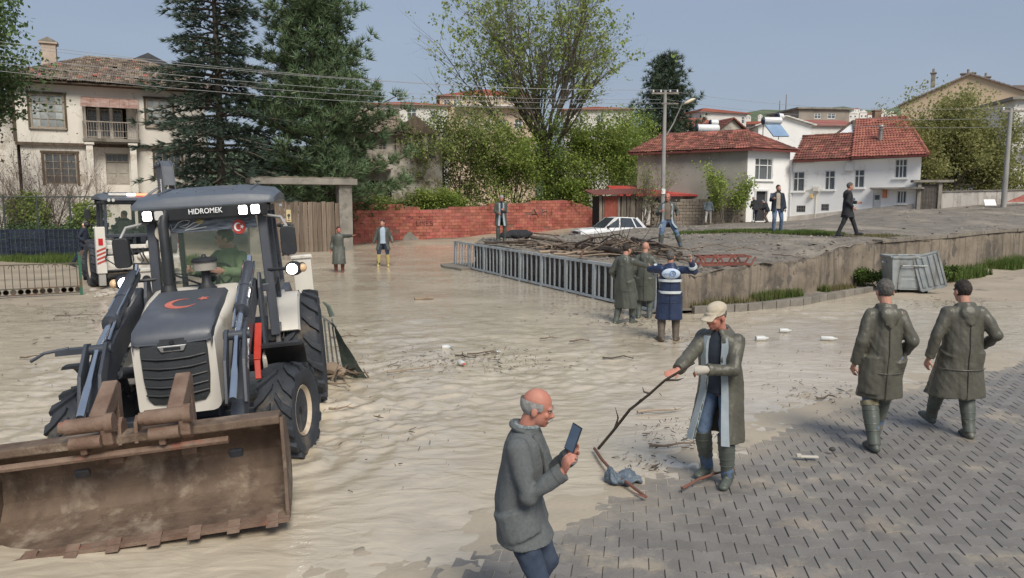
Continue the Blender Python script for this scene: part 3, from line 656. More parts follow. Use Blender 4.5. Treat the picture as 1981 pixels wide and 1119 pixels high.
    az1, az0 = F.z(232, 186)-.1, F.z(232, 203)-.28; aw = MB()
    for k in range(6):
        u0 = bx0-.05+(bx1-bx0+.1)*k/6; u1 = bx0-.05+(bx1-bx0+.1)*(k+1)/6-.012
        aw.add([(u0, -.05, az1), (u1, -.05, az1), (u1, -1.35, az0), (u0, -1.35, az0), (u0, -.05, az1-.02), (u1, -.05, az1-.02), (u1, -1.35, az0-.02), (u0, -1.35, az0-.02)], [(0, 3, 2, 1), (4, 5, 6, 7), (0, 1, 5, 4), (1, 2, 6, 5), (2, 3, 7, 6), (3, 0, 4, 7)])
        aw.box((u1, -.6, (az0+az1)/2+.03), (.04, .04, .04))
    for xx in (bx0, bx1-.05): aw.bar((xx, 0, az1-.05), (xx, 0, zs), .05, .05)
    aw.build('awning', mat('rusty sheet', (.26, .145, .115), (.38, .28, .25), scale=2.5, rough=.75, bump=.3, stain=(.14, .07, .05), stain_amt=.45), root)
    for xx in (bx0+.06, bx1-.06): q = MB(); q.tube([(xx, -1.08, az0), (xx, -dp+.06, zs)], .025, 6); q.build('awning_post', M_winwood, root)
    # entrance door with transom lights
    x, z, a, b = door; x += .15
    window(root, Matrix.Translation((0, .12, 0)), x, z+b*.72, a, b*.28, (1, 1, 1, 1), (1,), M_winwood, M_glass, .1, .04, None, None, .07, name='transom_window')
    d = MB(); d.box((x+a/2, .26, z+b*.36), (a, .06, b*.72-.02))
    for k in (-1, 1):
        for zz, hh in ((.18, .26), (.52, .3)): d.box((x+a/2+k*a*.24, .222, z+b*zz), (a*.36, .03, b*hh))
    d.build('door', mat('grey door paint', (.34, .315, .28), (.42, .39, .35), scale=3, rough=.85, stain=(.2, .17, .14), stain_amt=.4), root, bevel=.01)
    # hipped roof
    e = .75; A = (-e, -e, zt-.02); B = (w+e, -e, zt-.02); Cc = (w+e, D+e, zt-.02); Dd = (-e, D+e, zt-.02); r0 = (3.6, D*.5, zt+2.15); r1 = (w-3.2, D*.5, zt+2.15)
    to = [tile_mesh('old_tile', M_tile_old, .24, .40, .045)]; mix = to*26+[tile_mesh('new_tile', M_tile_new, .24, .40, .045)]
    tiled_roof(root, [(A, B, r1, r0, mix), (B, Cc, r1, r1, to), (Dd, A, r0, r0, to), (Cc, Dd, r0, r1, to)], .29, .235, 300, .8, 5, ridge=(M_tile_old, (A, r0), (B, r1), (r0, r1)), drop=.02)
    ev = MB(); ev.box((w/2, -e+.35, zt-.13), (w+2*e-.1, .7, .05)); ev.box((-e+.35, D/2, zt-.13), (.7, D+2*e-.1, .05)); ev.build('eaves', M_timber, root)
    c = MB(); c.box((1.6, 3.0, zt+1.5), (.75, .75, 2.0)); c.box((1.6, 3.0, zt+2.54), (.95, .95, .1)); c.build('chimney', mat('pale chimney render', (.42, .34, .27), (.5, .42, .35), scale=2, rough=.9, bump=.4), root, bevel=.01)
    cp = MB(); cp.prism([(-.5, 0), (.5, 0), (0, .28)], lambda p, q, t: V((1.6+p, 3.0+t, zt+2.6+q)), -.45, .45); cp.build('chimney_cap', M_conc, root)
    # darker rear roof and a recessed left wing
    q = MB(); q.prism([(0, 0), (5.2, 0), (2.6, 1.3)], lambda p, s2, t: V((4.3+p, 6+t, zt+1.7+s2)), 0, 4); q.build('rear_roof', mat('dark sheet roof', (.04, .042, .05), (.06, .06, .07), rough=.6), root)
    wg = MB(); holes_panel(wg, 3.2, z0, zt-.4, [(1.2, zf+.7, 1.0, 1.9)], .2); wg.v = [(x_-3.25, y_+2.4, z_) for x_, y_, z_ in wg.v]; wg.build('wing_wall', M_plaster, root, recalc=False)
    window(root, Matrix.Translation((-3.25, 2.4, 0)), 1.2, zf+.7, 1.0, 1.9, (1, 1), (1, 1, 1), M_winwood, M_glass2, .06, .04)
old_house()
# ------------------------------------------------------------------ white L-shaped house with red roofs on the right
def place_on(yaw, p): return Matrix.LocRotScale(V(p), Matrix.Rotation(yaw, 3, 'Z'), None)
def white_house():
    C0 = V((14.9, 48, 0)); C1 = V((8.64, 52.2, 0)); yA = R(28); C2 = C0+dirv(yA)*3.75; yB = R(-40); C3 = C2+dirv(yB)*7.75
    root = thing('white_house', 'white L shaped house with red tiled roofs and a bare grey side wall', 'house', C0)
    L = lambda p, z=0: V((p[0]-C0.x, p[1]-C0.y, z))
    zA, zB = 5.95, 5.3
    gy = math.atan2(C0.y-C1.y, C0.x-C1.x)
    # grey side wall
    MG = place_on(gy, L(C1)); mb = MB(); lg = (C0-C1).length; holes_panel(mb, lg, .5, zA, [], .2); mb.box((lg/2, -.015, 2.75), (lg, .05, .06)); o = mb.build('side_wall', M_grey, root, recalc=False); o.matrix_local = MG
    FA = Facade(C0, yA); FB = Facade(C2, yB); MA = place_on(yA, L(C0)); MBm = place_on(yB, L(C2))
    wA = FA.rect(1452, 306, 1486, 349); dA = FA.rect(1455, 370, 1476, 428); hA = [wA, dA]
    mb = MB(); holes_panel(mb, 3.75, .7, zA, hA, .22); o = mb.build('wall', M_white, root, recalc=False); o.matrix_local = MA
    wB = [FB.rect(*q) for q in ((1524, 332, 1547, 371), (1585, 330, 1605, 368), (1641, 328, 1661, 364), (1717, 308, 1741, 345), (1724, 369, 1743, 394))]
    gB = [FB.rect(*q) for q in ((1534, 398, 1551, 411), (1581, 395, 1596, 408))]; dB = FB.rect(1679, 374, 1694, 410)
    mb = MB(); holes_panel(mb, 7.75, .9, zB, wB+gB+[dB], .22); o = mb.build('wall', M_white, root, recalc=False); o.matrix_local = MBm
    # the remaining outer walls and a small white gable
    n = -FB.n; ce = C3+V((2.0, 4.6, 0)); cf = C2+n*5+FB.d*-1; bk = MB()
    for p, q, zt in ((C3, ce, zB), (ce, cf, zB)): bk.quad(L(p, .9), L(q, .9), L(q, zt), L(p, zt))
    c4 = C1-FA.n*-0+dirv(yA)*5; bk.quad(L(c4, .5), L(C1, .5), L(C1, zA), L(c4, zA)); bk.build('rear_wall', M_white, root, recalc=False)
    I = [(1, 1.6, 1), (1, 1)]
    M_clear = glass('clear window glass', (.10, .12, .13), .38, .06)
    window(root, MA, *wA, (1, 2, 1), (2.2, 1), M_winpvc, M_clear, .08, .06, M_white, M_curt, .07)
    for k, q in enumerate(wB): window(root, MBm, *q, (1, 1.4) if k < 3 else (1, 1, 1), (2, 1) if k < 4 else (1,), M_winpvc, M_clear, .08, .06, M_white, M_curt, .06)
    for q in gB:
        window(root, MBm, *q, (1, 1, 1, 1, 1), (1, 1), mat('grey grating', (.20, .20, .20), rough=.6), M_dark, .04, .025, None, None, .04, name='basement_grate')
    x, z, a, b = dA; f = MB(); f.box((x+a/2, -.02, z+b+.05), (a+.25, .1, .12)); f.box((x-.05, -.02, z+b/2), (.1, .1, b)); f.box((x+a+.05, -.02, z+b/2), (.1, .1, b)); o = f.build('door_frame', M_winpvc, root, bevel=.006); o.matrix_local = MA
    f = MB(); f.box((x+a/2, .16, z+b/2), (a-.02, .05, b-.02)); f.box((x+a*.3, .128, z+b*.5), (a*.4, .02, b*.3)); o = f.build('door', mat('dark door', (.035, .035, .04), rough=.5), root); o.matrix_local = MA
    x, z, a, b = dB; f = MB(); f.box((x+a/2, .1, z+b/2), (a-.02, .05, b-.02)); o = f.build('door', M_winpvc, root); o.matrix_local = MBm
    f = MB(); f.box((x+a*.5, .068, z+b*.77), (a*.6, .02, b*.25)); o = f.build('door_light', M_glass, root); o.matrix_local = MBm
    cx0, cx1 = FB.s_(1678), FB.s_(1769); cz = FB.z(1724, 365); f = MB(); f.box(((cx0+cx1)/2+.1, -.35, cz), (cx1-cx0+.2, .7, .12)); o = f.build('canopy', M_conc, root, bevel=.01); o.matrix_local = MBm
    base = MB(); base.box((3.9, -.03, 1.25), (7.6, .06, .7)); o = base.build('plinth', mat('peeling plinth', (.42, .36, .30), (.62, .58, .53), scale=1.5, rough=.95, bump=.6), root); o.matrix_local = MBm @ Matrix.Rotation(-R(6.5), 4, 'Y')
    # pipes, meter boxes, step blocks
    pp = MB(); s0 = FB.s_(1527); pp.tube([(s0-.15, -.06, zB-.1), (s0-.15, -.06, 1.6)], .045, 8); pp.tube([(s0+1.3, -.08, zB-.25), (s0+.1, -.08, zB-.25), (s0-.15, -.07, zB-.45)], .04, 8); o = pp.build('drain_pipe', M_winpvc, root, smooth=True); o.matrix_local = MBm
    gp = MB(); u = FB.s_(1571); gp.tube([(FB.s_(1545), -.05, 3.02), (FB.s_(1553), -.05, 3.35), (FB.s_(1580), -.05, 3.35), (FB.s_(1582), -.05, 3.1)], .02, 6); gp.tube([(u, -.05, 3.35), (u, -.05, 1.5), (u+.15, -.3, 1.35)], .025, 6); o = gp.build('gas_pipe', mat('cream pipe', (.6, .55, .42), rough=.6), root); o.matrix_local = MBm
    for px, py, sx, sz, c in ((1571, 366, .4, .35, (.62, .6, .55)), (1562, 380, .22, .26, (.6, .45, .22)), (1702, 375, .22, .5, (.55, .22, .12)), (1632, 322, .5, .55, (.66, .66, .65))):
        q = MB(); q.box((FB.s_(px), -.1, FB.z(px, py)), (sx, .18, sz)); q.box((FB.s_(px), -.2, FB.z(px, py)), (sx*.8, .02, sz*.8)); o = q.build('meter_box', mat('box %.2f' % c[1], c, rough=.6), root, bevel=.01); o.matrix_local = MBm
    # roofs
    td = [tile_mesh('dark_tile', M_tile_dk, .33, .4)]; tr = [tile_mesh('red_tile', M_tile_red, .33, .4)]; ta = td*2+tr
    ov = .45; g2 = (C0-C1).normalized(); gn = V((g2.y, -g2.x, 0))
    a0 = L(C1+gn*ov-g2*ov, zA-.03); a1 = L(C0+gn*ov+g2*.35, zA-.03); a2 = L(C2+FA.n*ov+FA.d*.35, zA-.03); r0 = L((15.75, 50.9), 7.3); r1 = L((10.75, 54.0), 7.3); c5 = L(C1+dirv(yA)*5.2, zA)
    tiled_roof(root, [(a0, a1, r0, r1, ta), (a1, a2, r0, r0, ta), (c5, a0, r1, r1, ta)], .33, .33, 130, .25, 11, ridge=(M_tile_dk, (a1, r0), (a0, r1), (r1, r0)))
    e0 = FB.s_(1531); e1 = FB.s_(1638); e2 = 7.75+.45
    B_ = lambda s, off, z: L(C2+FB.d*s+FB.n*off, z)
    rf = tiled_roof(root, [(B_(e0-.1, .5, zB-.06), B_(e1, .5, zB-.04), B_(e1-.3, -2.6, 6.95), B_(e0-.6, -2.6, 6.95), td*5+tr)], .33, .33, 90, .3, 12, ridge=(M_tile_dk, (B_(e0-.6, -2.6, 6.98), B_(e1-.3, -2.6, 6.98))))
    g0 = B_(e1-1.2, -4.2, 8.0); g1 = B_(e2-2.4, -4.2, 8.0)
    rf = tiled_roof(root, [(B_(e1+.02, .55, zB+.02), B_(e2, .55, zB+.02), g1, g0, tr), (B_(e2, .55, zB+.02), B_(e2, .55, zB+.02)+V((3.1, 7.2, 0)), g1, g1, tr)], .33, .33, 180, .15, 13, ridge=(M_tile_red, (g0, g1), (B_(e2, .55, zB+.05), g1)))
    gb = MB(); pa, pb, pc = B_(e1-2.2, -3.0, 6.9), B_(e1-.75, -2.55, 6.95), B_(e1-1.28, -4.0, 7.92); back = V((.35, .45, 0)); gb.add([pa, pb, pc, pa+back, pb+back, pc+back], [(0, 1, 2), (5, 4, 3), (0, 3, 4, 1), (1, 4, 5, 2), (2, 5, 3, 0)]); gb.build('gable_wall', M_white, root)
    bb = MB(); bb.bar(pa+V((-.05, -.05, -.02)), pc+V((0, -.05, .04)), .2, .1); bb.bar(pc+V((0, -.06, .04)), pb+V((0, -.1, 0)), .16, .08); bb.build('barge_board', M_timber, root)
    for x0_, x1_, o_, z_ in ((e0-.1, e1, .52, zB-.13), (e1+.03, e2, .57, zB-.05)):
        f = MB(); f.bar(B_(x0_, o_, z_), B_(x1_, o_, z_), .07, .13); f.build('fascia', mat('dark red fascia', (.13, .04, .035), rough=.7), root)
    f = MB(); f.bar(a0+V((0, 0, -.1)), a1+V((0, 0, -.1)), .07, .14); f.bar(a1+V((0, 0, -.102)), a2+V((0, 0, -.102)), .07, .14); f.build('fascia', MATS['dark red fascia'], root)
    so_ = MB(); so_.add([B_(e0-.1, .5, zB-.2), B_(e2, .5, zB-.12), B_(e2, 0, zB-.1), B_(e0-.1, 0, zB-.18)], [(0, 1, 2, 3)]); so_.build('soffit', M_white, root)
    q = MB(); s1 = FB.s_(1676); p = B_(s1, -1.3, 6.25); q.lathe([(.13, -.3), (.13, .75), (.2, .78), (.2, .83), (.1, .85), (.1, .95), (.22, .97), (.2, 1.05), (.02, 1.1)], p, n=12); q.build('flue_pipe', mat('dull flue', (.25, .24, .23), (.33, .31, .29), rough=.5, metal=.6), root, smooth=True)
    q = MB(); p = B_(FB.s_(1690)-1.6, -4.7, 8.1); q.box(p+V((0, 0, -.2)), (.42, .42, 1.3)); q.box(p+V((0, 0, .48)), (.5, .5, .08)); q.build('chimney', mat('brick chimney', (.22, .15, .11), (.28, .2, .15), scale=6, rough=.9, bump=.5), root, bevel=.01)
    return FB
FBW = white_house()
# ------------------------------------------------------------------ generic houses further back
def far_house(name, label, pxl, pxr, py_eave, py_top, d, depth, wm, tm, wins=(), z0=.5, yaw=0, roof='hip', group=None, ov=.4, extra=None, cat='house', fm=None):
    o2 = atd(pxl, 390, d); F = Facade((o2.x, o2.y), yaw); w = F.s_(pxr); zt = F.z((pxl+pxr)/2, py_eave); zr = F.z((pxl+pxr)/2, py_top)
    root = thing(name, label, cat, (o2.x, o2.y, 0), yaw, group); hs = [F.rect(*q[:4]) for q in wins]
    mb = MB(); holes_panel(mb, w, z0, zt, hs, .2)
    mb.quad((0, depth, z0), (0, 0, z0), (0, 0, zt), (0, depth, zt)); mb.quad((w, 0, z0), (w, depth, z0), (w, depth, zt), (w, 0, zt)); mb.quad((w, depth, z0), (0, depth, z0), (0, depth, zt), (w, depth, zt))
    if roof == 'gable': mb.add([(0, 0, zt), (w, 0, zt), (w/2, 0, zr), (0, depth, zt), (w, depth, zt), (w/2, depth, zr)], [(0, 1, 2), (5, 4, 3)])
    mb.build('wall', wm, root, recalc=False)
    for h, q in zip(hs, wins):
        c = q[4] if len(q) > 4 else 2; window(root, Matrix.Identity(4), *h, (1,)*c, (2, 1), fm or M_winpvc, M_glass, .08, .07, None, None, .08)
    r = MB(); th = .14
    A, B, C_, D_ = V((-ov, -ov, zt)), V((w+ov, -ov, zt)), V((w+ov, depth+ov, zt)), V((-ov, depth+ov, zt))
    if roof == 'hip':
        k = min(w, depth)*.5; r0, r1 = V((k, depth/2, zr)), V((w-k, depth/2, zr))
        S4 = [(A, B, r1, r0), (B, C_, r1, r1), (C_, D_, r0, r1), (D_, A, r0, r0)]
    elif roof == 'gable':
        r0, r1 = V((w/2, -ov, zr+.05)), V((w/2, depth+ov, zr+.05)); S4 = [(D_, A, r0, r1), (B, C_, r1, r0)]
    elif roof == 'ridge':
        r0, r1 = V((-ov, depth/2, zr)), V((w+ov, depth/2, zr)); S4 = [(A, B, r1, r0), (C_, D_, r0, r1)]
    else:
        S4 = []; r.box((w/2, depth/2, zt+.1), (w+2*ov, depth+2*ov, .22))
    for q in S4:
        q = [V(p) for p in q]; u = (q[1]-q[0]); Ln = u.length; u.normalize(); n = u.cross((q[3]-q[0]).normalized() if (q[3]-q[0]).length > .1 else (q[2]-q[0]).normalized())
        n = -n if n.z < 0 else n; rows = max(3, int((q[3]-q[0]).length/.4))
        for i in range(rows):       # courses stepped like laid tiles
            t0, t1 = i/rows, (i+1.1)/rows; t1 = min(t1, 1)
            a, b = q[0].lerp(q[3], t0), q[1].lerp(q[2], t0); c, e = q[1].lerp(q[2], t1), q[0].lerp(q[3], t1)
            r.add([a+n*.06, b+n*.06, c+n*.01, e+n*.01, a-n*.08, b-n*.08, c-n*.08, e-n*.08], [(0, 1, 2, 3), (7, 6, 5, 4), (0, 4, 5, 1), (3, 2, 6, 7), (0, 3, 7, 4), (1, 5, 6, 2)])
    r.build('roof', tm, root)
    return root, F, w, zt, zr
M_peach = mat('peach render', (.52, .40, .31), (.6, .47, .37), scale=.4, rough=.9, stain=(.4, .31, .24), stain_amt=.35, stain_scale=.3)
M_beige = mat('beige gable render', (.52, .40, .28), (.58, .455, .33), scale=.3, rough=.9, stain=(.44, .34, .25), stain_amt=.3, stain_scale=.25)
M_offw = mat('off white render', (.6, .58, .55), (.7, .68, .65), scale=.5, rough=.9, stain=(.45, .42, .38), stain_amt=.35, stain_scale=.4)
M_ruin = mat('ruined plaster', (.33, .30, .26), (.47, .44, .40), scale=1.1, rough=.95, bump=.8, bscale=14, stain=(.17, .14, .11), stain_amt=.55, stain_scale=.9)
M_tile_far = mat('faded red tile', (.33, .12, .085), (.42, .17, .125), scale=1.2, rough=.9, stain=(.22, .09, .07), stain_amt=.4, stain_scale=.6)
M_tile_pk = mat('pinkish sheet roof', (.34, .155, .14), (.40, .20, .18), scale=.6, rough=.85)
def background_houses():
    far_house('hillside_house', 'white two storey house with red roof half hidden behind the tall pine', 700, 870, 203, 187, 78, 9, M_offw, M_tile_far, [(748, 211, 778, 233, 3), (792, 209, 811, 233, 2), (838, 214, 852, 232, 2)], yaw=R(8))
    far_house('hillside_house', 'narrow red roofed house peeping out right of the tall pine crown', 640, 740, 206, 190, 88, 8, M_offw, M_tile_far, [(700, 212, 716, 230)], yaw=R(-5))
    rt, F, w, zt, zr = far_house('apartment_block', 'peach apartment block with a roof terrace seen through the tall sparse tree', 853, 1035, 187, 160, 98, 12, M_peach, M_tile_far, [(862, 192, 874, 208), (905, 232, 920, 250), (935, 232, 950, 250), (965, 232, 980, 250), (995, 232, 1010, 250), (880, 192, 896, 208), (905, 268, 920, 286), (965, 268, 980, 286), (1010, 268, 1024, 286)], yaw=R(6), cat='apartment block')
    b = MB(); s0, s1 = F.s_(885), F.s_(1030); z = F.z(960, 205); b.box(((s0+s1)/2, -.6, z-.1), (s1-s0, 1.3, .18)); b.build('balcony', M_offw, rt)
    q = MB(); n = 26
    for i in range(n+1): q.box((s0+(s1-s0)*i/n, -1.2, z+.5), (.05, .05, 1.0))
    q.box(((s0+s1)/2, -1.2, z+1.02), (s1-s0, .07, .07)); q.build('balcony_railing', M_winpvc, rt)
    far_house('hillside_house', 'pale house with pinkish roof glimpsed through the lower leaves of the big tree', 1090, 1215, 212, 198, 92, 9, M_offw, M_tile_far, [(1110, 222, 1124, 240), (1150, 222, 1164, 240)], yaw=R(-4))
    far_house('hillside_house', 'house with red hipped roof and white upper wall left of the solar heaters', 1352, 1432, 218, 202, 96, 9, M_offw, M_tile_far, [(1423, 226, 1429, 240, 1)], yaw=R(20))
    far_house('hillside_house', 'low house with patchy red roof just right of the dark conifer', 1318, 1372, 246, 222, 88, 7, M_offw, M_tile_far, [], roof='ridge', yaw=R(10))
    far_house('hillside_house', 'small dark gabled house between two solar water heaters', 1388, 1427, 252, 229, 80, 7, M_ruin, M_tile_dk, [], roof='gable', yaw=R(15))
    far_house('hillside_house', 'long low house with rusty red roof right of the dark gabled one', 1428, 1470, 240, 230, 105, 8, M_ruin, M_tile_far, [], roof='ridge', yaw=R(-12))
    far_house('hillside_house', 'white gabled house behind the blue solar panel', 1462, 1556, 243, 225, 78, 8, M_white, M_offw, [], roof='gable', yaw=R(-6))
    far_house('concrete_house', 'unfinished grey concrete upper storey below the green hill', 1538, 1626, 212, 208, 110, 9, mat('raw grey concrete', (.24, .21, .175), (.33, .29, .25), scale=.6, rough=.95), M_conc, [(1560, 219, 1573, 230), (1585, 219, 1600, 230)], roof='flat', yaw=R(8))
    far_house('hillside_house', 'house under a wide pinkish sheet roof beside the white gabled one', 1528, 1645, 243, 224, 92, 10, M_offw, M_tile_pk, [], roof='ridge', yaw=R(5))
    rt, F, w, zt, zr = far_house('apartment_block', 'big beige gable ended apartment block behind the right hand tree', 1733, 1985, 196, 143, 74, 14, M_beige, mat('grey sheet roof', (.20, .16, .145), (.27, .22, .20), scale=.5, rough=.8), [(1770, 285, 1795, 310), (1880, 285, 1905, 310), (1925, 285, 1950, 310), (1880, 235, 1900, 256)], yaw=R(-31), roof='gable', ov=.3, cat='apartment block')
    for px, py, a, h in ((1805, 156, .4, .2), (1872, 156, 1.3, .1), (1906, 164, .8, .2)):
        p = atd(px, py, 82); c = MB(); lp = loc_in(rt, p); c.box(lp, (a, .7, h+1.2)); c.box(lp+V((0, 0, (h+1.2)/2+.05)), (a+.2, .9, .1)); c.cyl(lp+V((0, 0, h/2+.6)), lp+V((0, 0, h/2+1.1)), .12); c.build('chimney', M_conc, rt)
    far_house('apartment_block', 'grey roofed long block behind the beige gable', 1880, 2080, 172, 150, 104, 14, M_offw, MATS['grey sheet roof'], [], yaw=R(-14), cat='apartment block')
    rt, F, w, zt, zr = far_house('apartment_block', 'pale block with balconies at the right edge beyond the tree', 1950, 2100, 192, 186, 60, 12, M_offw, M_conc, [(1962, 200, 1980, 222), (1962, 255, 1980, 280), (1962, 305, 1980, 325)], roof='flat', yaw=R(-8), cat='apartment block')
    for py in (228, 285):
        b = MB(); z = F.z(1975, py); s0 = F.s_(1958); b.box((s0+2, -.6, z), (4, 1.2, .15)); b.box((s0+2, -1.17, z+.55), (4, .06, .95)); b.build('balcony', M_offw, rt)
    # village on the far hill
    rng = random.Random(3); tr = [(.5, .48, .46), (.6, .58, .56), (.45, .4, .36)]
    labs = ['first pale speck house left below the antenna masts', 'pale hillside speck house just right of the antenna masts', 'long white village house on the far slope above the pink roof', 'white village house near the chimney top', 'small grey roofed village house on the slope', 'tall white village house at the right end of the far row', 'white village house half behind the right hand tree', 'red roofed village speck on the far ridge']
    for k, (px, py, w, h) in enumerate(((1447, 226, 10, 5), (1470, 224, 8, 4), (1648, 221, 16, 8), (1668, 219, 14, 10), (1684, 223, 18, 9), (1706, 217, 14, 12), (1724, 221, 16, 10), (1655, 212, 12, 5))):
        d = 420; p = atd(px, py, d); s = d/F_PX; ww, hh = w*s, h*s; t = thing('village_house', labs[k], 'house', (p.x, d, p.z-hh-6), rng.uniform(-.3, .3), 'houses on the far hill')
        m = MB(); m.box((0, 0, hh/2+3), (ww, ww*.8, hh+6)); m.build('wall', M_offw, t)
        m = MB(); m.prism([(-ww*.55, 0), (ww*.55, 0), (0, hh*.5)], lambda a, b, t_: V((a, t_, hh+6.01+b)), -ww*.45, ww*.45); m.build('roof', M_tile_far if k in (4, 7) else M_offw, t)
        m = MB()
        for q in (-.25, .25): m.box((q*ww, -ww*.4-.03, hh*.55+6-hh*.2), (ww*.16, .1, hh*.3))
        m.build('window', M_glass, t)
background_houses()
def ruined_house():
    d = 52; yaw = R(4); o2 = atd(640, 390, d); F = Facade((o2.x, o2.y), yaw)
    root = thing('ruined_house', 'crumbling plaster and timber house with a sagging tiled roof behind the pine', 'house', (o2.x, o2.y, 0), yaw)
    w = F.s_(858); zt = F.z(745, 258); z0 = .5
    hs = [F.rect(*q) for q in ((737, 273, 753, 291), (700, 275, 716, 310), (719, 350, 737, 386), (746, 350, 761, 386), (785, 270, 800, 308), (806, 270, 822, 308), (830, 270, 846, 308), (660, 275, 676, 310))]
    mb = MB(); holes_panel(mb, w, z0, zt, hs, .35); mb.quad((0, 7, z0), (0, 0, z0), (0, 0, zt), (0, 7, zt)); mb.quad((w, 0, z0), (w, 7, z0), (w, 7, zt), (w, 0, zt)); mb.quad((w, 7, z0), (0, 7, z0), (0, 7, zt), (w, 7, zt)); mb.build('wall', M_ruin, root, recalc=False)
    for k, h in enumerate(hs):
        if k in (2, 3):
            q = MB(); q.box((h[0]+h[2]/2, .34, h[1]+h[3]/2), (h[2], .02, h[3])); q.build('dark_opening', M_dark, root)
        else: window(root, Matrix.Identity(4), *h, (1, 1), (1, 1, 1), M_winwood, M_glass, .08, .045)
    a, b = F.s_(698), F.s_(758); zz0, zz1 = F.z(728, 328), F.z(728, 311); n = 14; m = MB(); m.box(((a+b)/2, -.5, zz0-.06), (b-a+.2, 1.0, .12)); m.build('balcony_floor', M_timber, root)
    bw = mat('bleached boards', (.30, .225, .15), (.40, .31, .22), scale=4, rough=.9, bump=.5, var=.2)
    for k in range(n):
        q = MB(); q.box((a+(b-a)*(k+.5)/n, -.98, (zz0+zz1)/2+random.Random(k).uniform(-.03, .03)), ((b-a)/n-.02, .03, zz1-zz0)); q.build('plank', bw, root)
    c = MB()
    for px in (775, 802, 826, 850): c.box((F.s_(px), -.1, F.z(px, 288)), (.22, .2, 1.7))
    c.build('timber_post', M_winwood, root)
    to = [tile_mesh('ruin_tile', M_tile_old, .26, .40, .05)]
    A, B = (-.5, -.7, zt-.05), (F.s_(790), -.7, zt-.05); tiled_roof(root, [(A, B, (F.s_(770), 3, zt+1.5), (1, 3, zt+1.9), to)], .3, .25, 200, 1.6, 31, drop=.12)
    bm_ = MB(); bm_.bar((F.s_(738), 1.5, F.z(738, 224)), (F.s_(812), .6, F.z(812, 243)), .16, .2); bm_.bar((F.s_(766), 1.0, F.z(766, 232)), (F.s_(768), .2, zt), .14, .14); bm_.bar((F.s_(784), 1.0, F.z(784, 236)), (F.s_(787), .2, zt), .14, .14); bm_.build('fallen_beam', M_timber, root)
    g = MB(); g.prism([(F.s_(770), 0), (F.s_(855), 0), (F.s_(806), 1.3)], lambda p, q, t: V((p, t, zt-.05+q)), -.4, 4); g.build('porch_gable', M_timber, root)
ruined_house()
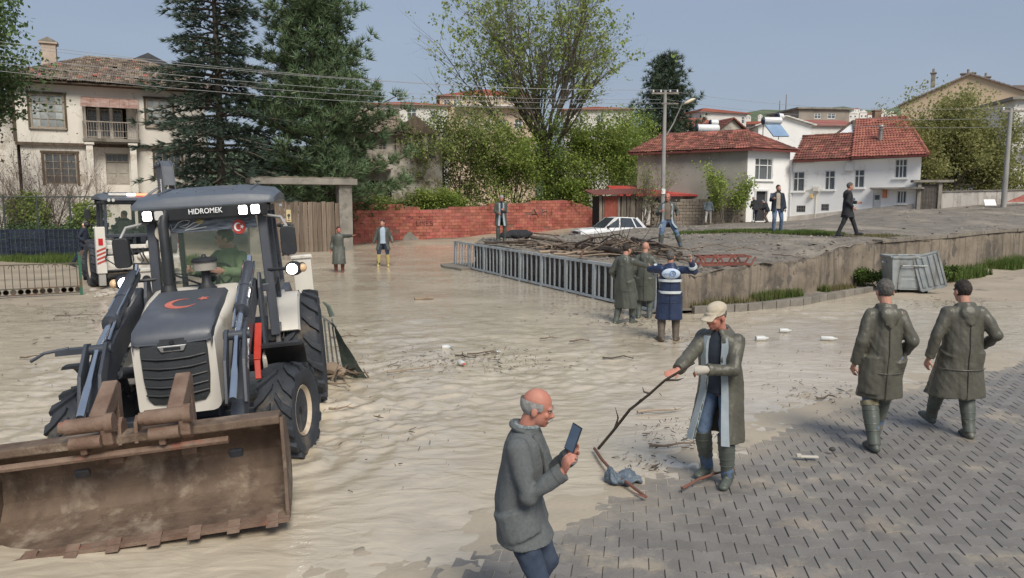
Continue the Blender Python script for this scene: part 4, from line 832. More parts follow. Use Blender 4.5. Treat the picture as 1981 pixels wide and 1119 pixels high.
# ------------------------------------------------------------------ tin roofed shed, plank shack, block wall, gate and white wall
def yard_things():
    d = 50; o2 = atd(1203, 390, d); F = Facade((o2.x, o2.y), R(4)); root = thing('shed', 'low shed with a bright red corrugated tin roof below the grey side wall', 'shed', (o2.x, o2.y, 0), R(4))
    w = F.s_(1356); ze = F.z(1260, 377); zr = atd(1280, 360, 53.4).z-.05; wn = F.rect(1331, 383, 1345, 394); z0 = .7
    mb = MB(); holes_panel(mb, w, z0, ze-.02, [wn, F.rect(1255, 381, 1275, 396)], .2); mb.quad((0, 3, z0), (0, 0, z0), (0, 0, ze), (0, 3, zr)); mb.quad((w, 0, z0), (w, 3, z0), (w, 3, zr), (w, 0, ze)); mb.quad((w, 3, z0), (0, 3, z0), (0, 3, zr), (w, 3, zr)); mb.build('wall', M_offw, root, recalc=False)
    window(root, Matrix.Identity(4), *wn, (1, 1), (1,), M_winwood, M_dark, .06, .05); window(root, Matrix.Identity(4), *F.rect(1255, 381, 1275, 396), (1, 1), (1,), M_winwood, M_dark, .06, .05)
    r = MB(); n = 60; top = [V((-.4+(w+.7)*i/n, 3.2, zr+.05+.02*(i % 2))) for i in range(n+1)]; bot = [V((-.4+(w+.7)*i/n, -.55, ze+.0+.02*(i % 2))) for i in range(n+1)]
    r.loft([bot, top], cap=False, closed=False); r.loft([[p-V((0, 0, .03)) for p in top], [p-V((0, 0, .03)) for p in bot]], cap=False, closed=False); r.bar(bot[0]-V((0, 0, .05)), bot[-1]-V((0, 0, .05)), .05, .1)
    r.build('roof', mat('red tin', (.44, .06, .05), (.50, .09, .075), scale=1, rough=.5, stain=(.25, .05, .04), stain_amt=.3), root, recalc=False)
    # plank shack with a red door
    d = 46; o2 = atd(1160, 390, d); F = Facade((o2.x, o2.y), R(6)); root = thing('plank_shack', 'leaning plank shack with a rusty red door behind the parked car', 'shack', (o2.x, o2.y, 0), R(6)); w = F.s_(1242); ze = F.z(1200, 378); rng = random.Random(6)
    ds0, ds1 = F.s_(1167), F.s_(1191); pw = .19; k = 0; x = 0
    body = MB(); body.box((w/2, 1.2, (ze+.4)/2), (w-.1, 2.2, ze-.5)); body.build('inner_frame', M_dark, root)
    wm = mat('grey brown planks', (.15, .125, .10), (.24, .205, .17), scale=5, rough=.92, bump=.8, bscale=22, stretch=(2, 2, .25), var=.28)
    while x < w-.1:
        if not ds0-.1 < x < ds1-.05:
            q = MB(); h = ze-.4+rng.uniform(-.12, .1); q.box((x+pw/2, rng.uniform(-.02, .02), .4+h/2), (pw-.015, .03, h)); q.build('plank', wm, root, rot=(0, rng.gauss(0, .012), 0))
        x += pw
    dr = MB(); n = 16; dr.loft([[V((ds0+(ds1-ds0)*i/n, -.05+.02*(i % 2), z)) for i in range(n+1)] for z in (.45, ze-.15)], cap=False, closed=False); dr.box(((ds0+ds1)/2, -.06, ze-.12), (ds1-ds0+.15, .08, .1)); dr.build('door', mat('rusty red door', (.22, .055, .04), (.29, .085, .06), scale=3, rough=.75), root, recalc=False)
    rf = MB(); rf.add([(-.5, -.5, ze+.0), (w+.3, -.5, ze+.1), (w+.3, 2.5, ze+.4), (-.5, 2.5, ze+.3), (-.5, -.5, ze+.06), (w+.3, -.5, ze+.16), (w+.3, 2.5, ze+.46), (-.5, 2.5, ze+.36)], [(3, 2, 1, 0), (4, 5, 6, 7), (0, 1, 5, 4), (1, 2, 6, 5), (2, 3, 7, 6), (3, 0, 4, 7)]); rf.build('roof', M_tile_dk, root)
    # pale concrete block wall
    a, b = V((8.9, 48.3, 0)), V((14.75, 47.6, 0)); yaw = math.atan2(b.y-a.y, b.x-a.x); root = thing('block_wall', 'low wall of bare concrete blocks joining the white house corner', 'wall', a, yaw); Lw = (b-a).length
    bm_ = mat('concrete block', (.235, .195, .155), (.30, .255, .21), scale=3, rough=.95, bump=.7, bscale=18, var=.16, hue=.01, stain=(.16, .135, .11), stain_amt=.4)
    core = MB(); core.add([(0, .05, .4), (Lw, .05, .6), (Lw, .3, .6), (0, .3, .4), (0, .05, 2.35), (Lw, .05, 2.85), (Lw, .3, 2.85), (0, .3, 2.35)], [(3, 2, 1, 0), (4, 5, 6, 7), (0, 1, 5, 4), (1, 2, 6, 5), (2, 3, 7, 6), (3, 0, 4, 7)]); core.build('mortar', M_conc, root)
    q = MB(); q.box((0, 0, 0), (.385, .2, .185)); me = q.mesh('block', bm_, bevel=.012, seg=1); rng = random.Random(9)
    for j in range(11):
        z = .85+j*.2
        for i in range(15):
            x = i*.4+.2+(.2 if j % 2 else 0)
            if x > Lw-.15 or z > 2.5+x/Lw*.45: continue
            link('block', me, root, (x, .03+rng.gauss(0, .008), z), (rng.gauss(0, .01), rng.gauss(0, .012), rng.gauss(0, .012)))
    pot = thing('red_bucket', 'red plastic bucket left on top of the block wall', 'bucket', a+dirv(yaw)*4.0+V((0, .15, 2.78))); q = MB(); q.lathe([(.13, 0), (.19, .28), (.2, .3), (.18, .3), (.12, .03)], (0, 0, 0), n=14); q.build('bucket_body', mat('red plastic', (.5, .06, .04), rough=.4), pot, smooth=True); q = MB(); q.tube([(.19*math.cos(t), 0, .3+.2*math.sin(t)) for t in np.linspace(0, PI, 9)], .008, 5); q.build('handle', M_conc, pot)
    # gate in a concrete frame right of the white house
    g0 = V((24.0, 44.6, 0)); yaw = R(-8); root = thing('yard_gate', 'dark timber yard gate under a concrete lintel beside the white house', 'gate', (g0.x, g0.y, 2.0), yaw)
    q = MB()
    for x in (0, 1.15): q.box((x, 0, .75), (.2, .22, 1.9))
    q.build('gate_post', M_conc, root); q = MB(); q.box((.7, 0, 1.78), (2.2, .5, .14)); q.build('lintel', M_conc, root)
    for k in range(6): q = MB(); q.box((.18+k*.155, .02, .72), (.145, .04, 1.75)); q.build('plank', mat('dark gate planks', (.06, .052, .048), (.10, .088, .08), scale=4, rough=.9, bump=.5, var=.2), root)
    # stained white garden wall
    P = [(25.3, 44.6), (28, 44.0), (31, 43.2), (34, 42.2), (40, 41)]; root = thing('garden_wall', 'stained whitewashed garden wall with peeling red patch under the right hand tree', 'wall', (25.3, 44.6, 0)); q = MB(); top = []
    for i in range(len(P)-1):
        a, b = V((*P[i], 0))-V((25.3, 44.6, 0)), V((*P[i+1], 0))-V((25.3, 44.6, 0)); h0, h1 = 3.15+i*.06, 3.15+(i+1)*.06; n = V((0, .22, 0))
        q.add([a+V((0, 0, 1.7)), b+V((0, 0, 1.9)), b+n+V((0, 0, 1.9)), a+n+V((0, 0, 1.7)), a+V((0, 0, h0)), b+V((0, 0, h1)), b+n+V((0, 0, h1)), a+n+V((0, 0, h0))], [(3, 2, 1, 0), (4, 5, 6, 7), (0, 1, 5, 4), (2, 3, 7, 6)])
        top.append((a+V((0, .11, h0+.03)), b+V((0, .11, h1+.03))))
    q.build('wall_face', mat('stained whitewash', (.48, .45, .41), (.62, .59, .55), scale=.7, rough=.92, bump=.5, stain=(.27, .24, .21), stain_amt=.5, stain_scale=.7, streak=(.25, .22, .19)), root)
    q = MB(); [q.bar(a, b, .34, .07) for a, b in top]; q.build('coping', M_conc, root)
    p = atd(1959, 378, 43.0); q = MB(); lp = p-V((25.3, 44.6, 0)); q.add([lp+V((-1.0, -.9, -.4)), lp+V((1.1, -1.2, -.35)), lp+V((1.1, -1.2, .2)), lp+V((.3, -1.1, .25)), lp+V((-.3, -.98, -.1))], [(0, 1, 2, 3, 4)]); q.build('red_patch', mat('peeling red paint', (.36, .10, .08), (.45, .28, .24), scale=2, rough=.9), root)
    bd = thing('white_board', 'white board leaning against the stained garden wall near the pole', 'board', (atd(1915, 392, 41).x, 41, 2.33)); q = MB(); q.box((0, 0, .20), (.62, .04, .36), M=Matrix.Rotation(-.5, 3, 'X')); q.build('sheet', M_white, bd); q = MB(); q.box((0, .1, .37), (.6, .04, .03)); q.build('rim', M_winpvc, bd)
yard_things()
def solar_heater(label, px, py, d, L_, r, yaw, panel, group='rooftop solar water heaters'):
    p = atd(px, py, d); t = thing('solar_heater', label, 'solar heater', p, yaw, group)
    m = MB(); m.lathe([(0, -L_/2), (r*.8, -L_/2-.02), (r, -L_/2+.08), (r, L_/2-.08), (r*.8, L_/2+.02), (0, L_/2)], (0, 0, 0), 'x', 16); m.build('tank', mat('white tank', (.66, .67, .68), rough=.4), t, smooth=True)
    m = MB(); m.lathe([(0, -L_/2-.03), (r*.85, -L_/2-.03), (r*1.02, -L_/2+.02), (r*1.02, -L_/2+.12)], (0, 0, 0), 'x', 16); m.build('end_cap', mat('navy cap', (.03, .045, .08), rough=.5), t, smooth=True)
    if panel:
        m = MB(); m.add([(-L_*.4, -.1, -r), (L_*.45, -.1, -r), (L_*.45+panel*.35, -panel*.7, -panel), (-L_*.4+panel*.35, -panel*.7, -panel)], [(3, 2, 1, 0)]); b = m.v; m.add([(x, y+.05, z-.06) for x, y, z in b], [(0, 1, 2, 3)]); m.build('panel', mat('blue collector', (.20, .30, .45), (.27, .38, .53), scale=1, rough=.12, spec=.8), t)
        m = MB(); [m.bar((x, .1, -r*.5), (x, .1, -panel-.2), .05, .05) for x in (-L_*.42, L_*.42)]; m.build('stand', M_conc, t)
solar_heater('lower left solar water heater with long white tank above the dark tiled ridge', 1368, 249, 62, 1.9, .33, .1, .5)
solar_heater('small solar tank standing just above the long white tank', 1381, 238, 74, .8, .3, 0, 0)
solar_heater('solar water heater with a big sky blue panel in front of the white gable', 1493, 234, 60, 1.5, .28, .05, 1.25)
solar_heater('small round ended solar tank on the white gabled roof', 1508, 226, 74, .7, .33, .4, 0)
# ------------------------------------------------------------------ trees and plants
def leaf_mat(name, c1, c2, var=.3, hue=.015, trans=.25): return mat(name, c1, c2, scale=.8, rough=.7, var=var, hue=hue, trans=trans, spec=.25)
M_bark = mat('brown bark', (.075, .06, .048), (.13, .108, .088), scale=6, rough=.95, bump=.9, bscale=18, stretch=(1, 1, .25))
M_barkp = mat('grey branch bark', (.11, .095, .078), (.17, .15, .125), scale=6, rough=.95)
def unit(n, rng): 
    a = rng.normal(size=(n, 3)); return a/np.linalg.norm(a, axis=1, keepdims=True)
def leaf_quads(c, size, rng, aspect=.55, flat=0.0):
    n = len(c); a = unit(n, rng); b = np.cross(a, unit(n, rng)); b /= np.linalg.norm(b, axis=1, keepdims=True)+1e-9
    if flat: a[:, 2] *= (1-flat); a /= np.linalg.norm(a, axis=1, keepdims=True); b = np.cross(a, np.array([[0, 0, 1.]])+unit(n, rng)*.35); b /= np.linalg.norm(b, axis=1, keepdims=True)
    s = (size*rng.uniform(.6, 1.3, n))[:, None]; a = a*s*.5; b = b*s*.5*aspect
    v = np.stack([c-a, c-a*.1+b, c+a, c-a*.1-b], 1).reshape(-1, 3); return v, np.arange(4*n).reshape(n, 4)
def needles(c, d, size, rng, k=14, width=.13, spread=.9):
    n = len(c); c = np.repeat(c, k, 0); d = np.repeat(d, k, 0); q = d+unit(n*k, rng)*spread; q /= np.linalg.norm(q, axis=1, keepdims=True)+1e-9
    s = (size*rng.uniform(.6, 1.2, n*k))[:, None]; w = np.cross(q, unit(n*k, rng)); w /= np.linalg.norm(w, axis=1, keepdims=True)+1e-9; w = w*s*width
    v = np.stack([c-w*.5, c+w*.5, c+q*s], 1).reshape(-1, 3); return v, np.arange(3*n*k).reshape(-1, 3)
def grow(out, tips, p, d, L, r, lev, P, rng):
    n = P['seg'][lev]; pts = [p]; rs = [r]; q = p.copy(); dd = d.copy()
    for i in range(n):
        dd = dd + V((rng.gauss(0, 1), rng.gauss(0, 1), rng.gauss(0, 1)))*P['jit'][lev] + V((0, 0, P['up'][lev])); dd.normalize(); q = q+dd*(L/n); pts.append(q.copy()); rs.append(r*(1-(i+1)/n*.62))
        if lev < P['levels'] and i+1 >= n*P['start'][lev]:
            for _ in range(P['kids'][lev] if rng.random() < P['prob'][lev] else 0):
                a = rng.uniform(*P['ang'][lev]); x, y = frame_of(dd); t = rng.uniform(0, 2*PI); nd = dd*math.cos(a)+(x*math.cos(t)+y*math.sin(t))*math.sin(a)
                grow(out, tips, q.copy(), nd, L*P['len'][lev]*rng.uniform(.75, 1.2), rs[-1]*P['rad'][lev], lev+1, P, rng)
    out.append((pts, rs, lev))
    if lev >= P['leaf_lev']:
        for i in range(1, len(pts)): tips.append((pts[i], dd.copy()))
def tubes_mesh(mb, out, sides=(8, 6, 5, 4, 3, 3)):
    for pts, rs, lev in out: mb.tube(pts, rs, sides[min(lev, 5)], cap=False)
BASE = dict(levels=4, seg=(5, 5, 4, 4, 3), jit=(.06, .12, .16, .2, .25), up=(.02, .06, .05, .03, .02), start=(.55, .3, .25, .2, .2), kids=(3, 2, 2, 2, 1), prob=(1, .9, .9, .85, .8),
            ang=((.3, .75), (.4, .9), (.4, .9), (.4, 1), (.4, 1)), len=(.85, .62, .6, .6, .5), rad=(.55, .55, .55, .55, .5), leaf_lev=3)
def broadleaf(name, label, base, L, r, seed, leafm, per_tip, leaf, spread, P=None, lean=(0, 0, 1), stems=1, bark=None, group=None, cat='tree', clip=None, flat=0, fill=None, clump=0):
    rng = random.Random(seed); nr = np.random.default_rng(seed); P = {**BASE, **(P or {})}; out = []; tips = []
    root = thing(name, label, cat, base, 0, group)
    for s in range(stems):
        a = rng.uniform(0, 2*PI); o = V((math.cos(a), math.sin(a), 0))*(.25 if stems > 1 else 0); d = (V(lean)+o*(1.3 if stems > 1 else 0)).normalized()
        grow(out, tips, o, d, L*(rng.uniform(.75, 1.05) if stems > 1 else 1), r, 0, P, rng)
    mb = MB(); tubes_mesh(mb, out); mb.build('trunk', bark or M_bark, root, smooth=True, recalc=False)
    T = np.array([t for t, _ in tips]) if tips else np.zeros((0, 3))
    if len(T) and per_tip > 0:
        n = int(len(T)*per_tip); idx = nr.integers(0, len(T), n); idx = np.repeat(idx[:max(1, n//clump)], clump) if clump else idx; n = len(idx); c = T[idx]+nr.normal(size=(n, 3))*spread*np.array([1, 1, .75])
        if fill:
            for (fx, fy, fz, rx, ry, rz, k, lump) in fill:
                cs = unit(max(4, int(k/lump)), nr)*np.cbrt(nr.uniform(.25, 1, max(4, int(k/lump))))[:, None]*np.array([rx, ry, rz])+np.array([fx, fy, fz]); c = np.concatenate([c, cs[nr.integers(0, len(cs), k)]+nr.normal(size=(k, 3))*min(rx, rz)*.13])
        if clip: c = c[clip(c)]
        v, f = leaf_quads(c, leaf, nr, .6, flat); link('crown', np_mesh('crown', v, f, leafm), root)
    return root
def conifer(name, label, base, H, Rb, seed, kind, leafm, tr=.22, tuft=.34, z0=.12, per=1.0, group=None, prof=None, droop=None, top=1.0):
    rng = random.Random(seed); nr = np.random.default_rng(seed); root = thing(name, label, 'tree', base, 0, group); mb = MB(); mb.tube([V((0, 0, 0)), V((.05, .03, H*.5)), V((0, 0, H))], [tr, tr*.62, .03], 8); C_ = []; D_ = []
    z = H*z0
    while z < H*.985:
        t = z/H; R_ = Rb*(prof(t) if prof else (1-t)**.75)*1.0; nb = rng.choice((4, 5, 6)) if kind == 'cedar' else rng.choice((4, 5, 5)); a0 = rng.uniform(0, 2*PI)
        for b in range(nb):
            a = a0+2*PI*b/nb+rng.gauss(0, .25); L = max(.35, R_*rng.uniform(.6, 1.12)); up = (.12-.18*(1-t) if kind == 'cedar' else .28-.1*(1-t))+rng.gauss(0, .08); pts = []; n = 6
            for i in range(n+1):
                s = i/n; dz = L*(up*s + (.10*s*s if kind == 'pine' else -.10*s*s+.02*math.sin(s*5))); pts.append(V((math.cos(a+.12*math.sin(s*3+b))*L*s, math.sin(a+.12*math.sin(s*3+b))*L*s, z+dz)))
            mb.tube(pts, [tr*.30*(1-t*.6)*(1-.8*i/n)+.008 for i in range(n+1)], 4, cap=False)
            for i in range(1, n+1):
                s = i/n
                if s < .28: continue
                p = pts[i]; d = (pts[i]-pts[i-1]).normalized(); sd = V((-d.y, d.x, 0)).normalized(); w = L*.40*(1.15-s*.75)
                m = max(2, int(w/(.22 if kind == 'cedar' else .26))*2)
                for k in range(int(m*per)+1):
                    q = rng.uniform(-1, 1); pp = p+sd*w*q+d*(rng.uniform(-.12, .18)*L/n*2-abs(q)*w*.25)+V((0, 0, rng.gauss(0, .05 if kind == 'cedar' else .13)+(.03 if kind == 'pine' else -.04*abs(q))))
                    C_.append(tuple(pp)); dd = d*.7+sd*q*.9+V((0, 0, .1 if kind == 'cedar' else .55)); D_.append(tuple(dd.normalized()))
        z += (.35 if kind == 'cedar' else .45)*rng.uniform(.8, 1.3)*(1.0 if t < .7 else .7)
    mb.build('trunk', M_bark, root, smooth=True, recalc=False); C_ = np.array(C_); D_ = np.array(D_)
    v, f = needles(C_, D_, tuft, nr, 13 if kind == 'cedar' else 16, .12, .55 if kind == 'cedar' else .95)
    link('crown', np_mesh('crown', v, f, leafm), root); return root
L_dark = leaf_mat('cedar needles', (.05, .078, .06), (.088, .125, .088), .4, .02, .1)
L_pine = leaf_mat('pine needles', (.10, .155, .078), (.15, .21, .108), .38, .02, .1)
L_pine2 = leaf_mat('far pine needles', (.06, .09, .058), (.09, .125, .08), .35, .015, .1)
L_spring = leaf_mat('spring leaves', (.23, .31, .07), (.33, .40, .115), .3, .018, .4)
L_olive = leaf_mat('olive spring leaves', (.21, .265, .085), (.30, .345, .125), .3, .02, .4)
L_big = leaf_mat('tall tree leaves', (.22, .29, .08), (.32, .375, .125), .35, .02, .4)
L_deep = leaf_mat('deep green leaves', (.09, .145, .055), (.14, .20, .08), .35, .015, .25)
L_right = leaf_mat('right tree leaves', (.27, .285, .115), (.37, .37, .155), .35, .02, .55)
def G(px, py, d): return atd(px, py, d)
def base_at(px, d, z): p = atd(px, 390, d); return V((p.x, d, z))
conifer('cedar_tree', 'tall dark cedar with long layered branches in front of the old house', base_at(430, 39, .6), 17.6, 3.75, 2, 'cedar', L_dark, .26, .35, .13, 1.35, prof=lambda t: np.interp(t, [0, .15, .3, .45, .6, .75, 1], [.85, 1.1, 1.0, .86, .80, .52, .04]))
conifer('pine_tree', 'tall blue green pine with rounded needle clumps right of the cedar', base_at(612, 43, .5), 15.6, 4.7, 5, 'pine', L_pine, .28, .48, .12, 1.4, prof=lambda t: np.interp(t, [0, .12, .3, .45, .5, .62, .68, .78, .9, 1], [.75, 1.05, 1.1, .92, .70, .78, .55, .58, .30, .05]))
conifer('pine_tree', 'dark distant pine standing behind the utility pole with the street lamp', base_at(1285, 76, 1.0), 15.9, 3.5, 9, 'pine', L_pine2, .22, .55, .3, .95, prof=lambda t: np.interp(t, [0, .3, .5, .7, .85, .95, 1], [.7, 1.1, 1.15, .85, .6, .35, .1]))
broadleaf('tall_tree', 'tall spreading tree with thin new leaves and visible limbs behind the brick wall', base_at(1062, 58.5, .6), 7.4, .45, 27, L_big, .8, .25, .19,
          dict(levels=4, seg=(6, 7, 6, 5, 4), jit=(.04, .06, .09, .13, .2), up=(.02, .05, .05, .04, .03), start=(.42, .2, .2, .2, .2), kids=(3, 2, 2, 1, 1), prob=(1, .8, .7, .85, .7), ang=((.28, .74), (.28, .62), (.3, .8), (.4, .9), (.4, 1)), len=(1.18, .58, .55, .5, .5), rad=(.6, .62, .55, .5, .5)), lean=(.0, -.03, 1), bark=mat('dark limb bark', (.085, .072, .058), (.135, .118, .095), scale=6, rough=.95), clump=7)
def lush(label, px, d, z, L, seed, lm, fill, leaf=.20, per=5, stems=4, bark=None, name='leafy_tree', group='leafy trees behind the brick wall', r=.11):
    return broadleaf(name, label, base_at(px, d, z), L, r, seed, lm, per, leaf, .22, dict(levels=3, seg=(4, 4, 4, 3, 3), kids=(2, 2, 2, 1, 1), leaf_lev=2, start=(.3, .3, .2, .2, .2), len=(.75, .6, .55, .5, .5)), stems=stems, bark=bark, group=group, fill=fill, flat=.2)
lush('bright green low spreading tree right of the tall trunk', 1150, 58, .6, 4.4, 31, L_spring, [(0, 0, 3.4, 4.3, 2.4, 3.1, 10000, 34), (1.4, 0, 6.6, 2.9, 1.8, 2.4, 4600, 30), (-2.4, 0, 5.8, 2.6, 1.8, 2.2, 3600, 30)])
lush('bright green bushy tree left of the tall trunk over the brick wall', 985, 57, .6, 4.0, 32, L_spring, [(0, 0, 2.6, 4.0, 2.0, 2.5, 8000, 34), (-.6, 0, 5.6, 3.0, 1.6, 1.9, 2800, 26)])
lush('olive tinted thin tree in front of the ruined house', 885, 54.5, .6, 4.6, 33, L_olive, [(-.3, 0, 3.6, 3.2, 1.6, 2.6, 4600, 24), (-.8, 0, 6.4, 2.6, 1.4, 1.8, 1500, 16)], per=4)
lush('yellow green tree rising between the tall tree and the dark pine', 1225, 66, .8, 4.2, 34, L_spring, [(0, 0, 6.2, 2.5, 1.6, 3.2, 5200, 30)])
lush('low dense green shrub hugging the back of the brick wall', 845, 52.3, .5, 1.6, 35, L_spring, [(0, 0, 1.2, 2.8, .9, 1.3, 4200, 34), (-2.6, 0, .9, 1.6, .8, 1.0, 1600, 30)], .16, name='shrub', group=None)
lush('pale weedy shrub in the doorway of the ruined house', 742, 51.2, .5, 1.3, 36, L_olive, [(0, 0, .9, 1.7, .7, .9, 1500, 24)], .15, name='shrub', group=None)
lush('thick green shrub under the tall tree by the end of the brick wall', 1110, 57.2, .6, 1.9, 37, L_spring, [(0, 0, 1.3, 3.4, 1.0, 1.7, 4800, 34)], .17, name='shrub', group=None)
broadleaf('twisted_tree', 'wide twisted tree with fresh leaves over the stained white garden wall', base_at(1822, 49, 2.0), 3.0, .24, 41, L_right, 3.6, .18, .26, dict(levels=4, kids=(4, 2, 2, 2, 1), jit=(.08, .14, .18, .22, .25), up=(.0, .03, .04, .03, .02), ang=((.5, 1.15), (.4, .9), (.4, .9), (.4, 1), (.4, 1)), len=(1.05, .66, .62, .6, .5), seg=(4, 5, 5, 4, 3)), stems=2, bark=M_barkp,
          fill=[(-.3, 0, 3.0, 5.8, 2.0, 2.3, 5200, 22), (0, 0, 5.8, 4.2, 2.0, 2.4, 1500, 12)])
broadleaf('leafy_tree', 'small leafy tree behind the yard gate lintel right of the white house', base_at(1730, 55, 2.0), 2.6, .12, 43, L_right, 5, .19, .25, dict(levels=3, leaf_lev=2), stems=3, fill=[(0, 0, 3.2, 2.4, 1.5, 2.2, 2400, 24)])
broadleaf('leafy_tree', 'dark leafy tree cut by the left edge of the picture', base_at(-168, 31, .4), 5.0, .3, 45, L_deep, 3, .21, .3, dict(levels=3, leaf_lev=2, kids=(4, 3, 2, 1, 1), ang=((.2, .6),)*5), stems=2, fill=[(0.6, 0, 9.8, 3.9, 2.2, 2.6, 15000, 44), (0, 0, 7.4, 3.2, 2, 1.8, 3600, 30)])
broadleaf('sapling', 'slim leafy sapling growing against the grey side wall', base_at(1408, 46.9, 1.1), 2.7, .04, 47, L_spring, 3.0, .15, .14, dict(levels=2, leaf_lev=1, seg=(6, 4, 3, 3, 3), start=(.3, .2, .2, .2, .2), ang=((.3, .6),)*5, len=(.38, .5, .5, .5, .5), jit=(.05,)*5, kids=(2, 2, 1, 1, 1)), stems=5, bark=M_barkp)
for lb, px, d, z, L, sd in (('bare brown shrub twigs left of the utility pole', 1262, 46.2, .8, 2.6, 51), ('bare branching twigs by the corner of the plank shack', 1235, 45.0, .6, 2.4, 52)):
    broadleaf('bare_shrub', lb, base_at(px, d, z), L, .035, sd, L_olive, .5, .12, .05, dict(levels=2, leaf_lev=2, ang=((.3, .7),)*5, kids=(2, 2, 1, 1, 1), start=(.3,)*5), stems=4, bark=M_bark)
# garden plants behind the chain link fence at the left
for k, (lb, px, d, L, sd) in enumerate((('bare twiggy brown shrub at the left edge before the old house', 18, 35, 3.6, 61), ('tall bare sapling before the lower left window', 92, 35.5, 3.4, 62), ('leaning bare sapling between the two lower windows', 122, 34.6, 2.8, 63), ('single thin sapling with a leafy tip before the old house door', 175, 34.8, 2.5, 64), ('second bare shrub left of the lower window', 52, 34.2, 3.0, 65))):
    broadleaf('bare_sapling', lb, base_at(px, d, .5), L, .035, sd, mat('dry bud leaves', (.09, .058, .04), (.13, .09, .055), rough=.9, var=.3), .015, .08, .10, dict(levels=3, leaf_lev=2, ang=((.25, .6),)*5, kids=(2, 2, 2, 1, 1), start=(.2,)*5, jit=(.06, .1, .15, .2, .2), len=(.6, .55, .5, .5, .5)), stems=3 if k in (0, 4) else 2, bark=mat('reddish twig bark', (.13, .09, .07), (.19, .14, .11), rough=.95))
for lb, px, d, z, rx, rz, sd, lm in (('round lime green shrub behind the chain link fence', 55, 34.5, 1.2, 1.0, .95, 71, L_spring), ('small lime shrub left of the rear backhoe cab', 165, 34.2, 1.1, .75, .8, 72, L_spring), ('low mixed green hedge plant along the chain link fence', 30, 33.6, .2, 1.6, .8, 73, L_deep), ('low tangled green plant at the right end of the chain link fence', 130, 33.6, .2, 1.8, .7, 74, L_deep)):
    broadleaf('shrub', lb, base_at(px, d, z), .7, .03, sd, lm, 2, .14, .12, dict(levels=2, leaf_lev=1, seg=(3,)*5), stems=5, fill=[(0, 0, rz*.8, rx, .6, rz, int(2400*rx), 30)])
broadleaf('bush', 'broad green bush behind the concrete gate portal', base_at(650, 47, .4), 1.6, .06, 75, L_deep, 3, .17, .2, dict(levels=2, leaf_lev=1), stems=4, fill=[(0, 0, 1.4, 2.6, 1, 1.2, 2600, 30)])
# grass and weeds
def grass(name, label_kind, pts, n, h, m, seed=1, zf=None, wid=.012, lean=.35):
    nr = np.random.default_rng(seed); c = pts(n, nr); x, y = c[:, 0], c[:, 1]; z = zf(x, y); n = len(x)
    a = nr.uniform(0, 2*PI, n); hh = h*nr.uniform(.4, 1.25, n)*(.5+fbm(x*1.5, y*1.5, seed)); b = np.stack([x, y, z], 1); w = np.stack([np.cos(a), np.sin(a), 0*a], 1)*(wid*nr.uniform(.6, 1.5, n))[:, None]
    tip = b+np.stack([np.cos(a+1.4)*lean*hh*nr.uniform(0, 1, n), np.sin(a+1.4)*lean*hh*nr.uniform(0, 1, n), hh], 1); v = np.stack([b-w, b+w, tip], 1).reshape(-1, 3)
    return tag(link(name, np_mesh(name, v, np.arange(3*n).reshape(-1, 3), m)), kind='stuff')
L_grass = leaf_mat('grass blades', (.085, .135, .03), (.14, .19, .055), .35, .02, .3)
L_weed = leaf_mat('dry weed blades', (.15, .14, .06), (.2, .18, .09), .35, .03, .3)
def along(pl, width, off=0):
    def f(n, nr):
        p = resample(pl, 200); i = nr.integers(0, 199, n); t = nr.uniform(0, 1, n); q = p[i]*(1-t)[:, None]+p[i+1]*t[:, None]; d = p[i+1]-p[i]; d = d/np.linalg.norm(d, axis=1, keepdims=True)
        k = (fbm(q[:, 0]*.6, q[:, 1]*.6, 33) > .36); o = (nr.uniform(-1, 1, n)*width*(.5+fbm(q[:, 0]*.9, q[:, 1]*.9, 5))+off)[:, None]; return (q+np.stack([-d[:, 1], d[:, 0]], 1)*o)[k]
    return f
lz = lambda x, y: idw(LOT_Z, x, y)-.01
gz = lambda x, y: idw(GND_Z, x, y)-.03
g1 = [(6.6, 30.2), (8.2, 29.4), (9.2, 28.2), (10.4, 26.9), (11.2, 26.0)]
grass('lot_grass', 0, along(g1, .85), 24000, .13, L_grass, 2, lz, .013)
grass('lot_grass', 0, along([(8, 29.2), (10, 27), (12, 25.5), (13.5, 25.8)], 1.1), 3500, .08, L_weed, 5, lz, .012)
grass('verge_grass', 0, along([(-21, 31.0), (-18, 30.4), (-14.5, 30.2), (-12.8, 30.5)], .8), 9000, .32, L_grass, 3, gz, .016)
grass('wall_weeds', 0, along([(4.3, 17.55), (5.6, 18.4), (7.3, 19.75), (8.6, 20.75), (10.0, 21.9)], .14), 2600, .20, L_weed, 6, lambda x, y: x*0+.07, .010)
grass('wall_weeds', 0, along([(6.2, 18.95), (7.6, 20.0), (8.8, 20.95)], .2), 3000, .22, L_grass, 7, lambda x, y: x*0+.07, .010)
grass('verge_grass', 0, along([(12.0, 22.6), (13.5, 23.8), (16, 25.4), (18.5, 27.0), (21, 28.8)], .55), 9000, .34, L_grass, 8, lambda x, y: np.maximum(gz(x, y), .0)+.02, .013)
for lb, x, y, sd in (('leafy weed clump right behind the leaning dumpster lid', 12.75, 22.6, 81), ('taller weed clump beyond the dumpster against the wall', 13.8, 23.6, 82), ('small weed clump between the wall and the dumpster back', 10.75, 22.2, 83)):
    broadleaf('weed', lb, (x, y, .05), .34, .009, sd, L_grass, 3, .08, .06, dict(levels=2, leaf_lev=1, seg=(3,)*5, len=(.5,)*5), stems=7, bark=M_barkp, cat='plant', fill=[(0, 0, .2, .42, .25, .26, 420, 10)])
